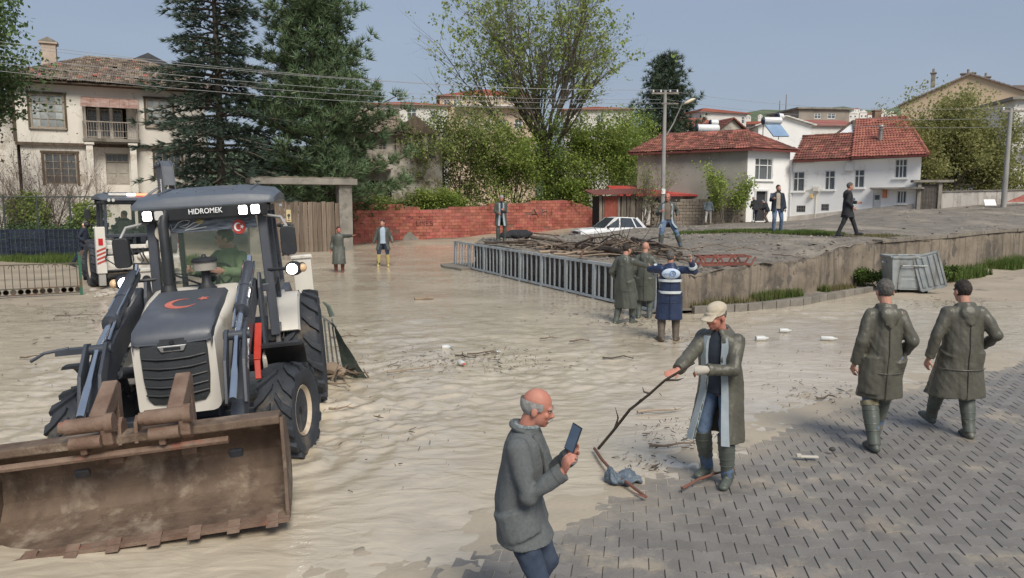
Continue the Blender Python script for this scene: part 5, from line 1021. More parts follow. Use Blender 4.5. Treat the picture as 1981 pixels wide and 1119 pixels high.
# ------------------------------------------------------------------ walls, fences, gate, poles
M_steel = mat('blue grey painted steel', (.35, .39, .42), (.46, .50, .52), scale=4, rough=.55, bump=.2, stain=(.20, .16, .13), stain_amt=.38, stain_scale=2.5, var=.1)
def bar_fence():
    a, b = V((-2.35, 30.6, 0)), V((3.6, 16.75, 0)); d = (b-a).normalized(); Ln = (b-a).length; root = thing('bar_fence', 'blue grey steel bar fence along the edge of the raised lot', 'fence', a, math.atan2(d.y, d.x))
    z0, z1 = .06, .97
    for z, h, n in ((z1, .075, 'top_rail'), (z0, .06, 'bottom_rail')): q = MB(); q.box((Ln/2, 0, z), (Ln, .055, h)); q.build(n, M_steel, root)
    q = MB(); q.box((0, 0, 0), (.075, .022, z1-z0-.08)); me = q.mesh('bar', M_steel); q = MB(); q.box((0, 0, 0), (.13, .06, z1+.1)); mp = q.mesh('post', M_steel); n = 46; rng = random.Random(2)
    for i in range(n+1):
        x = Ln*i/n
        if i % 5 == 0: link('post', mp, root, (min(x+.065, Ln-.065) if i else .065, .0, (z1-.1)/2), (0, rng.gauss(0, .006), 0))
        else: link('bar', me, root, (x+rng.gauss(0, .008), 0, (z0+z1)/2), (0, rng.gauss(0, .012), 0))
bar_fence()
def brick_wall(name, label, pts, tops, base, bl, bh, m, limit, seed, face=1, mort=None):
    rng = random.Random(seed); o = V((pts[0][0], pts[0][1], 0)); root = thing(name, label, 'wall', o); mo = mort or mat('dark brick joint', (.17, .085, .065), (.23, .13, .10), scale=4, rough=.95)
    p = np.array(pts, float); seg = np.r_[0, np.cumsum(np.hypot(*np.diff(p, axis=0).T))]; tot = seg[-1]; core = MB()
    for i in range(len(p)-1):
        A, B = V((*p[i], 0))-o, V((*p[i+1], 0))-o; d = (B-A).normalized(); n = V((d.y, -d.x, 0)); zb0, zb1 = base[i], base[i+1]; t0, t1 = tops[i]-.03, tops[i+1]-.03
        core.add([A+n*.0+V((0, 0, zb0)), B+V((0, 0, zb1)), B-n*.2+V((0, 0, zb1)), A-n*.2+V((0, 0, zb0)), A+V((0, 0, t0)), B+V((0, 0, t1)), B-n*.2+V((0, 0, t1)), A-n*.2+V((0, 0, t0))], [(3, 2, 1, 0), (4, 5, 6, 7), (0, 1, 5, 4), (1, 2, 6, 5), (2, 3, 7, 6), (3, 0, 4, 7)])
    core.build('mortar', mo, root); q = MB(); q.box((0, 0, 0), (1, 1, 1)); me = q.mesh('brick', m); ex = MB(); P = []
    zmin = min(base); row = 0; z = zmin
    while z < max(tops)+.1:
        s = -bl*(.5 if row % 2 else 0)
        while s < tot:
            a0, a1 = max(s, 0), min(s+bl, tot); s += bl; mid = (a0+a1)/2
            if a1-a0 < bl*.3: continue
            zt = np.interp(mid, seg, tops); zb = np.interp(mid, seg, base)
            if z+bh*.6 > zt or z+bh < zb or rng.random() < .012: continue
            i = int(np.clip(np.searchsorted(seg, mid)-1, 0, len(p)-2)); d = p[i+1]-p[i]; a = math.atan2(d[1], d[0]); x, y = np.interp(mid, seg, p[:, 0]), np.interp(mid, seg, p[:, 1]); n = V((d[1], -d[0], 0)).normalized()
            P.append((V((x, y, z+bh/2))-o-n*(.09-rng.uniform(0, .022)), a, (a1-a0-.02, .21, bh-.018)))
        z += bh; row += 1
    P.sort(key=lambda q: -q[0].z*.0+(q[0]+o).length)
    for k, (loc, a, sc) in enumerate(P):
        if k < limit: link('brick', me, root, loc, (rng.gauss(0, .006), rng.gauss(0, .008), a+rng.gauss(0, .006)), sc)
        else: Mx = Matrix.LocRotScale(loc, Matrix.Rotation(a, 3, 'Z'), V(sc)); ex.add([Mx@v.co for v in me.vertices], [tuple(f.vertices) for f in me.polygons])
    if ex.v: tag(ex.build('bricks', m, root, recalc=False), kind='stuff')
    return root
M_brick = mat('red clay brick', (.32, .095, .068), (.41, .15, .115), scale=2.0, rough=.9, bump=.6, bscale=30, var=.22, hue=.008, stain=(.22, .07, .05), stain_amt=.42, stain_scale=1.2, world=True)
RW = [(-9.75, 46.2), (-5, 48.9), (0.2, 52.2), (3.6, 54.2), (5.2, 55.0), (6.5, 55.8)]
rw = brick_wall('brick_wall', 'long red brick wall with black graffiti behind the flooded road', RW, [2.0, 2.12, 2.5, 2.75, 2.4, 1.75], [.0, .08, .35, .5, .6, .65], .46, .205, M_brick, 300, 3)
brick_wall('brick_wall', 'short piece of red brick wall behind the concrete gate portal', [(-12.5, 49.5), (-6.2, 50.5)], [2.75, 2.25], [1.95, 1.6], .46, .205, M_brick, 60, 4)
brick_wall('block_wall', 'low grey block wall under the short red brick piece', [(-12.5, 49.4), (-5.6, 50.3)], [1.95, 1.6], [.2, .2], .5, .24, mat('grey block', (.2, .19, .175), (.27, .255, .235), scale=3, rough=.95, bump=.5, var=.15), 80, 5, mort=M_conc)
def wall_marks():
    o = V((-9.75, 46.2, 0)); blk = mat('black spray paint', (.03, .028, .03), (.06, .05, .05), rough=.7); gry = mat('grey spray paint', (.19, .16, .155), (.25, .21, .2), rough=.8)
    a, b = V((-9.75, 46.2, 0)), V((-5, 48.9, 0)); d = (b-a).normalized(); n = V((d.y, -d.x, 0))
    def P(s, z): return a+d*s+n*.045+V((0, 0, z))-o
    q = MB(); S_ = lambda x0, z0, x1, z1: q.bar(P(x0, z0), P(x1, z1), .012, .05, up=n)
    x = 4.15      # a row of sprayed capitals, a short scrawl above it
    for L_ in ([(0, .3, 0, 0), (0, 0, .18, 0)], [(.28, 0, .28, .3)], [(.38, 0, .38, .3), (.38, .3, .55, 0), (.55, 0, .55, .3)], [(.66, .3, .66, 0), (.66, .3, .85, .3), (.66, .15, .8, .15), (.66, 0, .85, 0)], [(1.12, .3, .95, .28), (.95, .28, .95, .16), (.95, .16, 1.12, .14), (1.12, .14, 1.12, 0), (1.12, 0, .94, .02)]):
        for s in L_: S_(x+s[0], 1.05+s[1], x+s[2], 1.05+s[3])
    for s in ((3.5, 1.55, 3.7, 1.68), (3.7, 1.68, 3.78, 1.5), (3.78, 1.5, 3.95, 1.62), (4.3, 1.62, 4.55, 1.58), (4.65, 1.62, 4.8, 1.6)): S_(*s)
    q.build('graffiti', blk, rw); q = MB(); a2 = V((0.2, 52.2, 0)); b2 = V((3.6, 54.2, 0)); d = (b2-a2).normalized(); n = V((d.y, -d.x, 0)); a = a2
    for s in ((1.2, 1.5, 1.5, 2.1), (1.5, 2.1, 1.9, 1.5), (1.3, 1.75, 1.75, 1.75), (2.2, 1.6, 2.25, 2.1), (2.2, 1.85, 2.6, 1.95), (2.6, 1.5, 2.6, 2.05), (3.0, 1.6, 3.0, 2.1)): q.bar(P(s[0], s[1]), P(s[2], s[3]), .012, .13, up=n)
    q.build('graffiti', gry, rw)
    a = V((-9.75, 46.2, 0)); d = (V((-5, 48.9, 0))-a).normalized(); n = V((d.y, -d.x, 0)); q = MB(); pts = [(3.05, .0), (3.3, .42), (3.5, .62), (3.75, .66), (4.0, .4), (4.25, .25), (4.3, .0)]; q.prism(pts, lambda u, z, t: P(u, z)+n*t, 0, .03); q.build('mortar_patch', M_conc, rw)
    q = MB(); a = V((-.9, 51.5, 0)); d = (V((.2, 52.2, 0))-a).normalized(); n = V((d.y, -d.x, 0)); q.prism([(0, 1.0), (.32, 1.0), (.32, 1.75), (0, 1.75)], lambda u, z, t: P(u, z)+n*t, 0, .012); q.build('paper_notice', mat('faded paper', (.5, .36, .30), (.58, .45, .38), rough=.9), rw)
    # dirt verge at the foot of the wall
    f = resample([(-11, 45.0), (-6, 47.4), (-1, 50.2), (3, 52.6), (7.5, 54.5)], 60); b_ = resample([(-11, 46.6), (-5.2, 49.3), (0, 52.5), (3.4, 54.6), (7.5, 56.5)], 60); t = np.linspace(0, 1, 10)[:, None]
    X = f[None, :, 0]*(1-t)+b_[None, :, 0]*t; Y = f[None, :, 1]*(1-t)+b_[None, :, 1]*t; s = np.linspace(0, 1, 60)[None]; Z = -.12+t*(.3+.5*s)+s*.15+(fbm(X*1.4, Y*1.4, 5)-.5)*.22
    tag(link('verge', np_mesh('verge', np.stack([X, Y, Z], -1), grid_faces(10, 60), mat('dark verge earth', (.13, .11, .09), (.2, .175, .145), scale=1.5, rough=.95, bump=1, bscale=12, world=True), True)), kind='structure')
wall_marks()
def wood_gate():
    a = atd(512, 390, 37.5); b = atd(664, 390, 39.6); a.z = b.z = 0; d = (b-a).normalized(); yaw = math.atan2(d.y, d.x); Ln = (b-a).length; F = Facade((a.x, a.y), yaw)
    root = thing('plank_gate', 'weathered brown plank gate with a pinned notice', 'gate', a, yaw); m = mat('weathered gate plank', (.135, .10, .073), (.225, .18, .14), scale=3.5, rough=.92, bump=.8, bscale=22, stretch=(2.5, 2.5, .2), var=.26, stain=(.08, .06, .045), stain_amt=.4)
    zt = F.z(620, 392); rng = random.Random(8); n = 17; w = Ln/n
    for k in range(n):
        h = zt+.12-k*.008+rng.uniform(-.05, .03); q = MB(); q.box((0, 0, h/2-.1), (w-.02, .035, h+.2)); q.build('plank', m, root, bevel=.006, seg=1, loc=(k*w+w/2, rng.uniform(-.012, .012), 0), rot=(0, rng.gauss(0, .004), 0))
    q = MB()
    for z in (.5, zt-.5): q.box((Ln/2, .06, z), (Ln, .06, .12))
    q.build('cross_rail', M_timber, root)
    q = MB(); s = F.s_(563); z = F.z(563, 418); q.box((s, -.035, z), (.24, .02, .62)); q.build('notice', mat('yellowed notice', (.56, .46, .26), (.62, .52, .33), rough=.8), root)
    q = MB(); q.ell((s, -.048, z+.02), (.075, .006, .085)); q.box((s, -.048, z-.12), (.05, .008, .1)); q.box((s, -.047, z-.23), (.15, .006, .03)); q.build('notice_emblem', mat('dark print', (.05, .05, .05), rough=.8), root)
    q = MB(); q.box((F.s_(548), -.035, F.z(548, 397)), (.13, .02, .12)); q.build('number_plate', mat('blue plate', (.25, .33, .42), rough=.5), root)
    por = thing('gate_portal', 'mossy concrete portal with a long lintel over the plank gate', 'gateway', a, yaw)
    zl = F.z(600, 358)
    for nm, px0, px1, yy in (('portal_post', 659, 684, .1), ('portal_post', 486, 508, .1)):
        s0, s1 = F.s_(px0), F.s_(px1); q = MB(); q.box(((s0+s1)/2, yy, zl/2-.2), (s1-s0, .5, zl+.4)); q.build(nm, M_conc, por, bevel=.025)
    q = MB(); s0, s1 = F.s_(488), F.s_(692); q.box(((s0+s1)/2, .1, zl+.17), (s1-s0, .95, .32)); q.build('lintel', M_conc, por, bevel=.03)
    q = MB(); rg = random.Random(3); q.loft([[V((s0+(s1-s0)*i/20, y, zl+.33+(rg.uniform(.02, .1) if 0 < j < 3 and 0 < i < 20 else 0))) for j, y in enumerate((-.36, -.15, .3, .55))] for i in range(21)], cap=False, closed=False); q.build('moss_layer', mat('dry moss', (.12, .105, .075), (.19, .16, .12), scale=6, rough=1, bump=1), por)
wood_gate()
def left_fences():
    # chain link
    a = atd(-60, 390, 32.0); b = atd(196, 390, 33.5); a.z = b.z = .35; d = (b-a).normalized(); yaw = math.atan2(d.y, d.x); Ln = (b-a).length; root = thing('chain_link_fence', 'dark chain link fence on posts before the garden shrubs', 'fence', a, yaw)
    F = Facade((a.x, a.y), yaw); zt = F.z(90, 381)-.35; m = mat('dark green steel', (.035, .05, .045), (.06, .075, .065), rough=.6)
    q = MB(); q.cyl((0, 0, zt), (Ln, 0, zt), .03, n=8); q.build('top_rail', m, root)
    for i in range(5): q = MB(); q.cyl((Ln*i/4, 0, -.3), (Ln*i/4, 0, zt+.08), .04, n=8); q.build('post', m, root)
    q = MB(); k = .17; n = int((Ln+zt)/k)
    for i in range(n):
        s = i*k
        for f in (0, 1):
            x0, z0_, x1, z1_ = s-zt, 0, s, zt
            if x0 < 0: z0_ = -x0; x0 = 0
            if x1 > Ln: z1_ = zt-(x1-Ln); x1 = Ln
            if z1_ <= z0_: continue
            q.tube([((x0 if not f else Ln-x0), .0+f*.008, z0_), ((x1 if not f else Ln-x1), f*.008, z1_)], .006, 3, False)
    tag(q.build('wire_mesh', m, root, recalc=False), kind='stuff')
    # navy slatted screen
    a = atd(-60, 390, 31.2); b = atd(156, 390, 31.6); a.z = b.z = 0; d = (b-a).normalized(); yaw = math.atan2(d.y, d.x); Ln = (b-a).length; F = Facade((a.x, a.y), yaw); z1_, z0_ = F.z(75, 446), F.z(75, 508)
    root = thing('screen_fence', 'navy blue woven strip screen fence above the grass verge', 'fence', a, yaw); nv = mat('navy plastic strip', (.012, .017, .032), (.022, .03, .05), scale=5, rough=.45, var=.25); n = 11; h = (z1_-z0_)/n; q = MB(); q.box((0, 0, 0), (Ln/3-.02, .03, h*.86)); me = q.mesh('strip', nv)
    for j in range(n):
        for i in range(3): link('strip', me, root, (Ln*(i+.5)/3, .012*(-1)**(i+j), z0_+h*(j+.5)), (0, 0, 0))
    q = MB(); k = int(Ln/.19)
    for i in range(k+1): q.box((Ln*i/k, -.03, (z0_+z1_)/2), (.018, .012, z1_-z0_))
    tag(q.build('wires', mat('pale wire', (.05, .065, .09), rough=.5), root), kind='stuff'); q = MB(); q.box((Ln/2, .0, z1_+.02), (Ln, .06, .05)); q.build('top_rail', nv, root)
    q = MB(); [q.box((Ln*i/3, .06, (z1_-.4)/2), (.07, .06, z1_+.5)) for i in range(4)]; q.build('post', nv, root)
    # low railing with rings
    a = atd(-40, 390, 19.6); b = atd(146, 390, 20.7); a.z = b.z = 0; d = (b-a).normalized(); yaw = math.atan2(d.y, d.x); Ln = (b-a).length; F = Facade((a.x, a.y), yaw); zt = F.z(70, 512); zb = F.z(70, 570)
    root = thing('ring_railing', 'low green brown railing with a row of rings along its foot', 'railing', a, yaw); rm_ = mat('rusty green bar', (.07, .07, .055), (.12, .10, .08), scale=6, rough=.75, stain=(.14, .075, .045), stain_amt=.45)
    for nm, z in (('top_rail', zt), ('middle_rail', zb+.17), ('bottom_rail', zb)): q = MB(); q.box((Ln/2, 0, z), (Ln, .03, .03)); q.build(nm, rm_, root)
    q = MB(); q.cyl((0, 0, 0), (0, 0, zt-zb-.17), .010, n=6); mb_ = q.mesh('bar', rm_); q = MB(); q.lathe([(.062, -.01), (.075, -.01), (.075, .01), (.062, .01), (.062, -.01)], (0, 0, 0), 'y', 14); mr = q.mesh('ring', rm_); q = MB(); q.tube([(.075*math.cos(t), 0, .09*math.sin(t)) for t in np.linspace(0, PI, 7)], .009, 5); mc = q.mesh('loop', rm_); n = int(Ln/.165)
    for i in range(n):
        x = (i+.5)*Ln/n; link('bar', mb_, root, (x, 0, zb+.17)); link('ring', mr, root, (x, 0, zb+.085))
        if i % 2: link('loop', mc, root, (x, 0, zt-.1))
    q = MB(); q.box((Ln, 0, (zt+.3)/2-.1), (.07, .07, zt+.5)); q.build('post', mat('green post', (.02, .10, .06), (.04, .13, .08), rough=.6, stain=(.12, .06, .04), stain_amt=.35), root)
left_fences()
def poles():
    m = mat('concrete pole', (.25, .245, .235), (.34, .335, .32), scale=3, rough=.85, stretch=(1, 1, .3)); p = base_at(1282, 45.5, .9); H = atd(1283, 176, 45.5).z-.9; root = thing('utility_pole', 'concrete utility pole with a curved street lamp arm beside the dark pine', 'utility pole', p)
    q = MB(); q.tube([(0, 0, -.4), (0, 0, H)], [.15, .10], 12); q.build('shaft', m, root, smooth=True)
    q = MB(); q.box((0, 0, H-.15), (1.6, .1, .1)); q.box((.3, 0, H-.75), (1.0, .08, .08)); q.build('cross_arm', M_conc, root); ins = mat('white insulator', (.6, .6, .58), rough=.3)
    for x in (-.7, -.25, .3, .72): q = MB(); q.lathe([(.03, 0), (.06, .03), (.04, .07), (.06, .1), (.03, .16)], (x, 0, H-.1), n=10); q.build('insulator', ins, root, smooth=True)
    e = atd(1334, 196, 45.0)-p; st = V((.14, 0, atd(1290, 262, 45.5).z-.9)); q = MB(); q.tube([st, st.lerp(e, .3)+V((0, 0, .1)), st.lerp(e, .75)+V((-.1, 0, .35)), e+V((-.35, 0, .0))], [.045, .04, .035, .03], 8); q.build('lamp_arm', m, root, smooth=True)
    q = MB(); q.ell(e, (.36, .13, .10), M=Matrix.Rotation(-.45, 3, 'Y')); q.build('lamp_head', mat('cream lamp', (.62, .55, .42), rough=.35), root, smooth=True)
    q = MB(); q.box((0, -.17, 2.3), (.22, .03, .32)); q.build('pole_plate', M_white, root); q = MB(); q.box((-.17, 0, 1.7), (.12, .2, .2)); q.build('fuse_box', M_dark, root)
    p2 = base_at(1942, 42, 2.2); H2 = atd(1955, 210, 42).z-2.2; r2 = thing('utility_pole', 'plain concrete utility pole in front of the stained garden wall', 'utility pole', p2); q = MB(); q.tube([(0, 0, -.3), (0, 0, H2)], [.15, .10], 12); q.build('shaft', m, r2, smooth=True); q = MB(); q.box((.2, 0, H2-.15), (1.5, .1, .1)); q.build('cross_arm', M_conc, r2)
    for x in (-.4, .2, .8): q = MB(); q.lathe([(.03, 0), (.06, .03), (.04, .07), (.06, .1), (.03, .16)], (x, 0, H2-.1), n=10); q.build('insulator', ins, r2, smooth=True)
    wm = mat('pale cable', (.26, .27, .28), (.33, .33, .34), rough=.5)
    def wire(lb, a, b, sag, r=.018, grp=None):
        a, b = V(a), V(b); pts = [a.lerp(b, t)-V((0, 0, sag*4*t*(1-t))) for t in np.linspace(0, 1, 25)]; o = V(a); q = MB(); q.tube([x-o for x in pts], r, 5); ob = q.build('overhead_cable', wm, None, smooth=True, loc=o); tag(ob, lb, 'cable', grp)
    top = p+V((0, 0, H+.05)); g = 'overhead cables running left from the lamp pole'
    for x, z, py, lb in ((-.7, 0, 84, 'topmost overhead cable left of the lamp pole'), (.72, 0, 92, 'second overhead cable from the top left of the lamp pole'), (-.25, -.55, 112, 'third overhead cable down left of the lamp pole'), (.3, -.75, 127, 'fourth overhead cable down left of the lamp pole'), (0, -1.05, 142, 'lowest overhead cable left of the lamp pole')):
        wire(lb, top+V((x, 0, z)), atd(-70, py-12, 30), .55, .010, g)
    t2 = p2+V((0, 0, H2+.05))
    for x, z, lb in ((-.4, 0, 'upper overhead cable between the two utility poles'), (.2, -.55, 'middle overhead cable between the two utility poles'), (.8, -1.0, 'lower overhead cable between the two utility poles')): wire(lb, top+V((x*.5, 0, z)), t2+V((x, 0, z)),   .5, .008, 'cables between the utility poles'); wire(lb.replace('between the two utility poles', 'running off right of the plain pole'), t2+V((x, 0, z)), t2+V((x+14, -4, z+.9)), .3, .012, 'cables right of the plain pole')
    for lb, px, py0, py1, d in (('taller thin antenna mast on the far hill', 1519, 240, 183, 300), ('shorter thin antenna mast on the far hill', 1507, 240, 195, 300)):
        a = atd(px, py0, d); b = atd(px, py1, d); t = thing('antenna_mast', lb, 'mast', a); q = MB()
        for k in range(3): o = V((math.cos(k*2.1)*.25, math.sin(k*2.1)*.25, -3)); q.cyl(o, V((o.x*.3, o.y*.3, b.z-a.z)), .09, n=5)
        q.build('lattice', M_conc, t)
poles()
# ------------------------------------------------------------------ backhoe loaders, car, dumpster
def lettering(name, s, size, m, parent, M4, depth=.004):
    c = bpy.data.curves.new(name, 'FONT'); c.body = s; c.size = size; c.align_x = 'CENTER'; c.align_y = 'CENTER'; c.extrude = depth; c.resolution_u = 3
    t = bpy.data.objects.new('tmp', c); COL.objects.link(t); dg = bpy.context.evaluated_depsgraph_get(); me = bpy.data.meshes.new_from_object(t.evaluated_get(dg)); bpy.data.objects.remove(t)
    me.name = name; me.materials.clear(); me.materials.append(m); o = link(name, me, parent); o.matrix_local = M4; return o
def basis(x, y, z, loc): return Matrix((V(x), V(y), V(z))).transposed().to_4x4().normalized() if False else Matrix.Translation(V(loc)) @ Matrix((V(x), V(y), V(z))).transposed().to_4x4()
B_dk = mat('dark slate machine paint', (.040, .047, .062), (.060, .068, .085), scale=2, rough=.42, spec=.5, stain=(.12, .10, .08), stain_amt=.25, stain_scale=2)
B_wh = mat('cream machine paint', (.60, .57, .52), (.68, .655, .60), scale=1.5, rough=.38, spec=.5, stain=(.34, .28, .21), stain_amt=.30, stain_scale=1.6)
B_blk = mat('black plastic', (.018, .020, .024), (.03, .033, .038), scale=4, rough=.5, bump=.15, bscale=90)
B_rub = mat('muddy tyre rubber', (.026, .031, .040), (.045, .050, .06), scale=3, rough=.72, bump=.4, bscale=40, stain=(.12, .10, .08), stain_amt=.36, stain_scale=2.5)
B_rim = mat('cream wheel rim', (.48, .39, .29), (.56, .47, .36), scale=3, rough=.6, stain=(.28, .22, .16), stain_amt=.4, stain_scale=3)
B_chr = mat('chromed rod', (.62, .63, .65), rough=.15, metal=1)
B_rust = mat('rusty bucket steel', (.105, .072, .052), (.175, .125, .09), scale=2.2, rough=.78, bump=.7, bscale=22, stain=(.27, .215, .165), stain_amt=.46, stain_scale=2.6, streak=(.07, .045, .034))
B_rust2 = mat('worn rusty hitch', (.14, .085, .06), (.22, .155, .115), scale=5, rough=.7, bump=.6, bscale=30, stain=(.28, .10, .07), stain_amt=.30, stain_scale=4)
B_glass = glass('tinted cab glass', (.16, .22, .17), .11); B_lit = emit('lit lamp', (1, .94, .86), 5); B_lens = mat('clear lens', (.5, .5, .48), rough=.15); B_red = mat('red lock bar', (.42, .035, .02), (.5, .06, .04), scale=3, rough=.5); B_tail = mat('red tail lens', (.42, .02, .02), rough=.25); B_org = mat('amber lens', (.62, .42, .25), rough=.3)
B_sil = mat('silver badge', (.5, .5, .5), rough=.3, metal=.8); B_moon = mat('faded red emblem', (.46, .12, .09), (.52, .17, .13), scale=12, rough=.7); B_txt = mat('white lettering', (.75, .76, .77), rough=.5)
def wheel(root, c, r, w, n, side, rim_r):
    hw = w/2; s = side; t = MB()
    t.lathe([(rim_r, -hw*.62), (rim_r+.04, -hw*.86), (r*.80, -hw), (r*.93, -hw*.97), (r*.985, -hw*.80), (r, -hw*.4), (r, hw*.4), (r*.985, hw*.80), (r*.93, hw*.97), (r*.80, hw), (rim_r+.04, hw*.86), (rim_r, hw*.62)], (0, 0, 0), 'x', 40)
    o = t.build('wheel', B_rub, root, smooth=True, loc=c)
    q = MB(); k = .046 if r < .6 else .055      # one chevron lug, copied round the tyre
    def lug(sg):
        a = MB(); pts = [(.02*sg, -.03), (hw*.5*sg, .06), (hw*.98*sg, .115)]; wd = [.05, .06, .075]; rs = [r-.012, r-.014, r*.95]
        rings = []
        for (x, ang), wv, rr in zip([(p[0], p[1]/r*1.25) for p in pts], wd, rs):
            ring = []
            for da, dr in ((-wv, 0), (wv, 0), (wv*.7, k), (-wv*.7, k)):
                th = ang+da/2/r*1.5; ring.append(V((x, (rr+dr)*math.sin(th), (rr+dr)*math.cos(th))))
            rings.append(ring)
        a.loft(rings); return a.mesh('tread_lug', B_rub)
    m1, m2 = lug(1), lug(-1)
    for i in range(n):
        link('tread_lug', m1, o, (0, 0, 0), (-2*PI*i/n, 0, 0)); link('tread_lug', m2, o, (0, 0, 0), (-2*PI*(i+.5)/n, 0, 0))
    q = MB(); q.lathe([(0, .25*hw*s), (rim_r*.35, .25*hw*s), (rim_r*.45, .12*hw*s), (rim_r*.86, .30*hw*s), (rim_r*.92, .62*hw*s), (rim_r*1.05, .82*hw*s), (rim_r*1.08, .76*hw*s), (rim_r*.99, .5*hw*s), (rim_r*.98, -.6*hw*s), (0, -.6*hw*s)], (0, 0, 0), 'x', 32); q.build('rim', B_rim, o, smooth=True)
    q = MB(); q.lathe([(0, .62*hw*s), (.05, .62*hw*s), (.075, .5*hw*s), (.11, .24*hw*s), (.11, .1*hw*s)], (0, 0, 0), 'x', 14)
    for i in range(8): a = 2*PI*i/8; q.cyl((.2*hw*s, rim_r*.36*math.sin(a), rim_r*.36*math.cos(a)), (.36*hw*s, rim_r*.36*math.sin(a), rim_r*.36*math.cos(a)), .014, n=6)
    q.build('hub', B_rust2, o, smooth=True)
    return o
def rrect(w, h, c, n=3):
    out = []
    for sx, sy, a0 in ((1, -1, -PI/2), (1, 1, 0), (-1, 1, PI/2), (-1, -1, PI)):
        for i in range(n+1): a = a0+PI/2*i/n; out.append((sx*(w-c)+c*math.cos(a), sy*(h-c)+c*math.sin(a)))
    return out
def backhoe(label, loc, rz, boom_up, lit, plates):
    root = thing('backhoe_loader', label, 'backhoe loader', loc, rz, 'backhoe loaders working in the flood')
    px = lambda a, b, t: V((t, a, b))       # side outline (y,z) extruded along x
    # chassis, axles
    q = MB(); q.box((0, -1.3, .62), (.62, 3.2, .34)); q.box((0, 0, .46), (1.7, .2, .2)); q.box((0, -2.15, .66), (1.6, .34, .34)); q.box((0, .40, .46), (.6, .26, .22)); q.build('chassis', B_dk, root, bevel=.015)
    for s in (-1, 1):
        fwl = wheel(root, (s*.94, 0, .44), .485, .38, 15, s, .25); fwl.rotation_euler = (0, 0, R(-15)); wheel(root, (s*1.05, -2.2, .68), .74, .44, 18, s, .40)
    # hood: a cream shell, a dark lid and a dark grille
    q = MB(); rings = []
    for y, w, b, t, c in ((-1.12, .50, .95, 1.60, .10), (-.7, .49, .9, 1.555, .10), (0, .42, .75, 1.43, .09), (.36, .385, .56, 1.35, .08), (.5, .37, .54, 1.29, .08)): rings.append([V((x, y, (b+t)/2+z)) for x, z in rrect(w, (t-b)/2, c)])
    q.loft(rings); q.build('hood', B_wh, root, smooth=True)
    q = MB(); rings = []
    for y, w, z, e in ((-.74, .34, 1.565, .0), (-.72, .375, 1.572, .03), (-.3, .385, 1.51, .035), (.1, .375, 1.44, .035), (.46, .365, 1.365, .03), (.535, .355, 1.315, -.02), (.54, .345, 1.28, -.03)):
        rings.append([V((-w, y, z-.10)), V((-w*.99, y, z-.01)), V((-w*.90, y, z+e*.8)), V((-w*.4, y, z+e)), V((w*.4, y, z+e)), V((w*.90, y, z+e*.8)), V((w*.99, y, z-.01)), V((w, y, z-.10))])
    q.loft(rings, closed=False, cap=False); q.loft([[p-V((0, 0, .02)) for p in r] for r in rings[::-1]], closed=False, cap=False); lid = q.build('hood_lid', mat('dark lid paint', (.065, .073, .092), (.085, .094, .112), scale=2, rough=.36, spec=.5), root, smooth=True, recalc=False)
    up = V((0, .18, .984)).normalized(); fw = V((0, -.984, .18)).normalized()       # emblem lies on the sloping lid, its top towards the cab
    E = basis((-1, 0, 0), fw, up, (.02, -.16, 1.4865+.036))
    q = MB(); R1, R2, off = .155, .128, .045; outl = []
    a1 = 2.45
    for i in range(25): t = -a1+2*a1*i/24+PI; outl.append((R1*math.cos(t), R1*math.sin(t)))
    a2 = math.atan2(R1*math.sin(PI+a1), R1*math.cos(PI+a1)-off)
    for i in range(25): t = np.interp(i, [0, 24], [PI+a1-.0-2*PI if False else 0, 0]); break
    inner = []; s0 = math.atan2(outl[-1][1], outl[-1][0]-off); s1 = math.atan2(outl[0][1], outl[0][0]-off)
    if s0 < 0: s0 += 2*PI
    if s1 < 0: s1 += 2*PI
    lo_, hi_ = min(s0, s1), max(s0, s1)
    for i in range(1, 24): t = s0+(s1-s0)*i/24; inner.append((off+R2*math.cos(t), R2*math.sin(t)))
    n = len(outl); q2 = outl+inner; q.prism([(x, y) for x, y in q2], lambda a, b, t: V((a, b, t)), 0, .004)
    o = q.build('crescent_emblem', B_moon, root); o.matrix_local = E @ Matrix.Rotation(R(28), 4, 'Z') @ Matrix.Scale(1.0, 4)
    q = MB(); st = [(.062*(1 if i % 2 == 0 else .42)*math.cos(PI/2+PI*i/5+.3), .062*(1 if i % 2 == 0 else .42)*math.sin(PI/2+PI*i/5+.3)) for i in range(10)]; q.prism(st, lambda a, b, t: V((a, b, t)), 0, .004); o = q.build('star_emblem', B_moon, root); o.matrix_local = E @ Matrix.Translation((.20, .12, 0))
    g = MB(); rings = []
    for z, w, y in ((1.28, .30, .515), (1.15, .305, .53), (.9, .30, .535), (.72, .28, .53), (.66, .24, .515)): rings.append([V((-w, y-.04, z)), V((-w*.96, y, z)), V((0, y+.035, z)), V((w*.96, y, z)), V((w, y-.04, z))])
    g.loft(rings, closed=False, cap=False); g.build('grille', mat('dark mesh grille', (.03, .034, .04), (.05, .055, .062), scale=160, rough=.6, bump=.6, bscale=160, stretch=(1, 1, 1)), root, smooth=True)
    for z in (1.09, 1.0, .91, .82, .74): q = MB(); w = .28; q.tube([V((-w, .535, z+.02)), V((-w*.5, .562, z+.004)), V((0, .573, z)), V((w*.5, .562, z+.004)), V((w, .535, z+.02))], .011, 6); q.build('grille_slat', B_blk, root, smooth=True)
    q = MB(); q.prism([(-.13, .03), (.13, .03), (.10, -.03), (-.10, -.03)], lambda a, b, t: V((a, t, 1.19+b)), .555, .572); q.build('badge', B_sil, root, bevel=.006); q = MB(); q.box((0, .574, 1.19), (.15, .008, .03)); q.build('badge_strip', B_blk, root); q = MB(); q.cyl((0, .54, 1.25), (0, .575, 1.25), .02); q.build('lock_knob', B_blk, root)
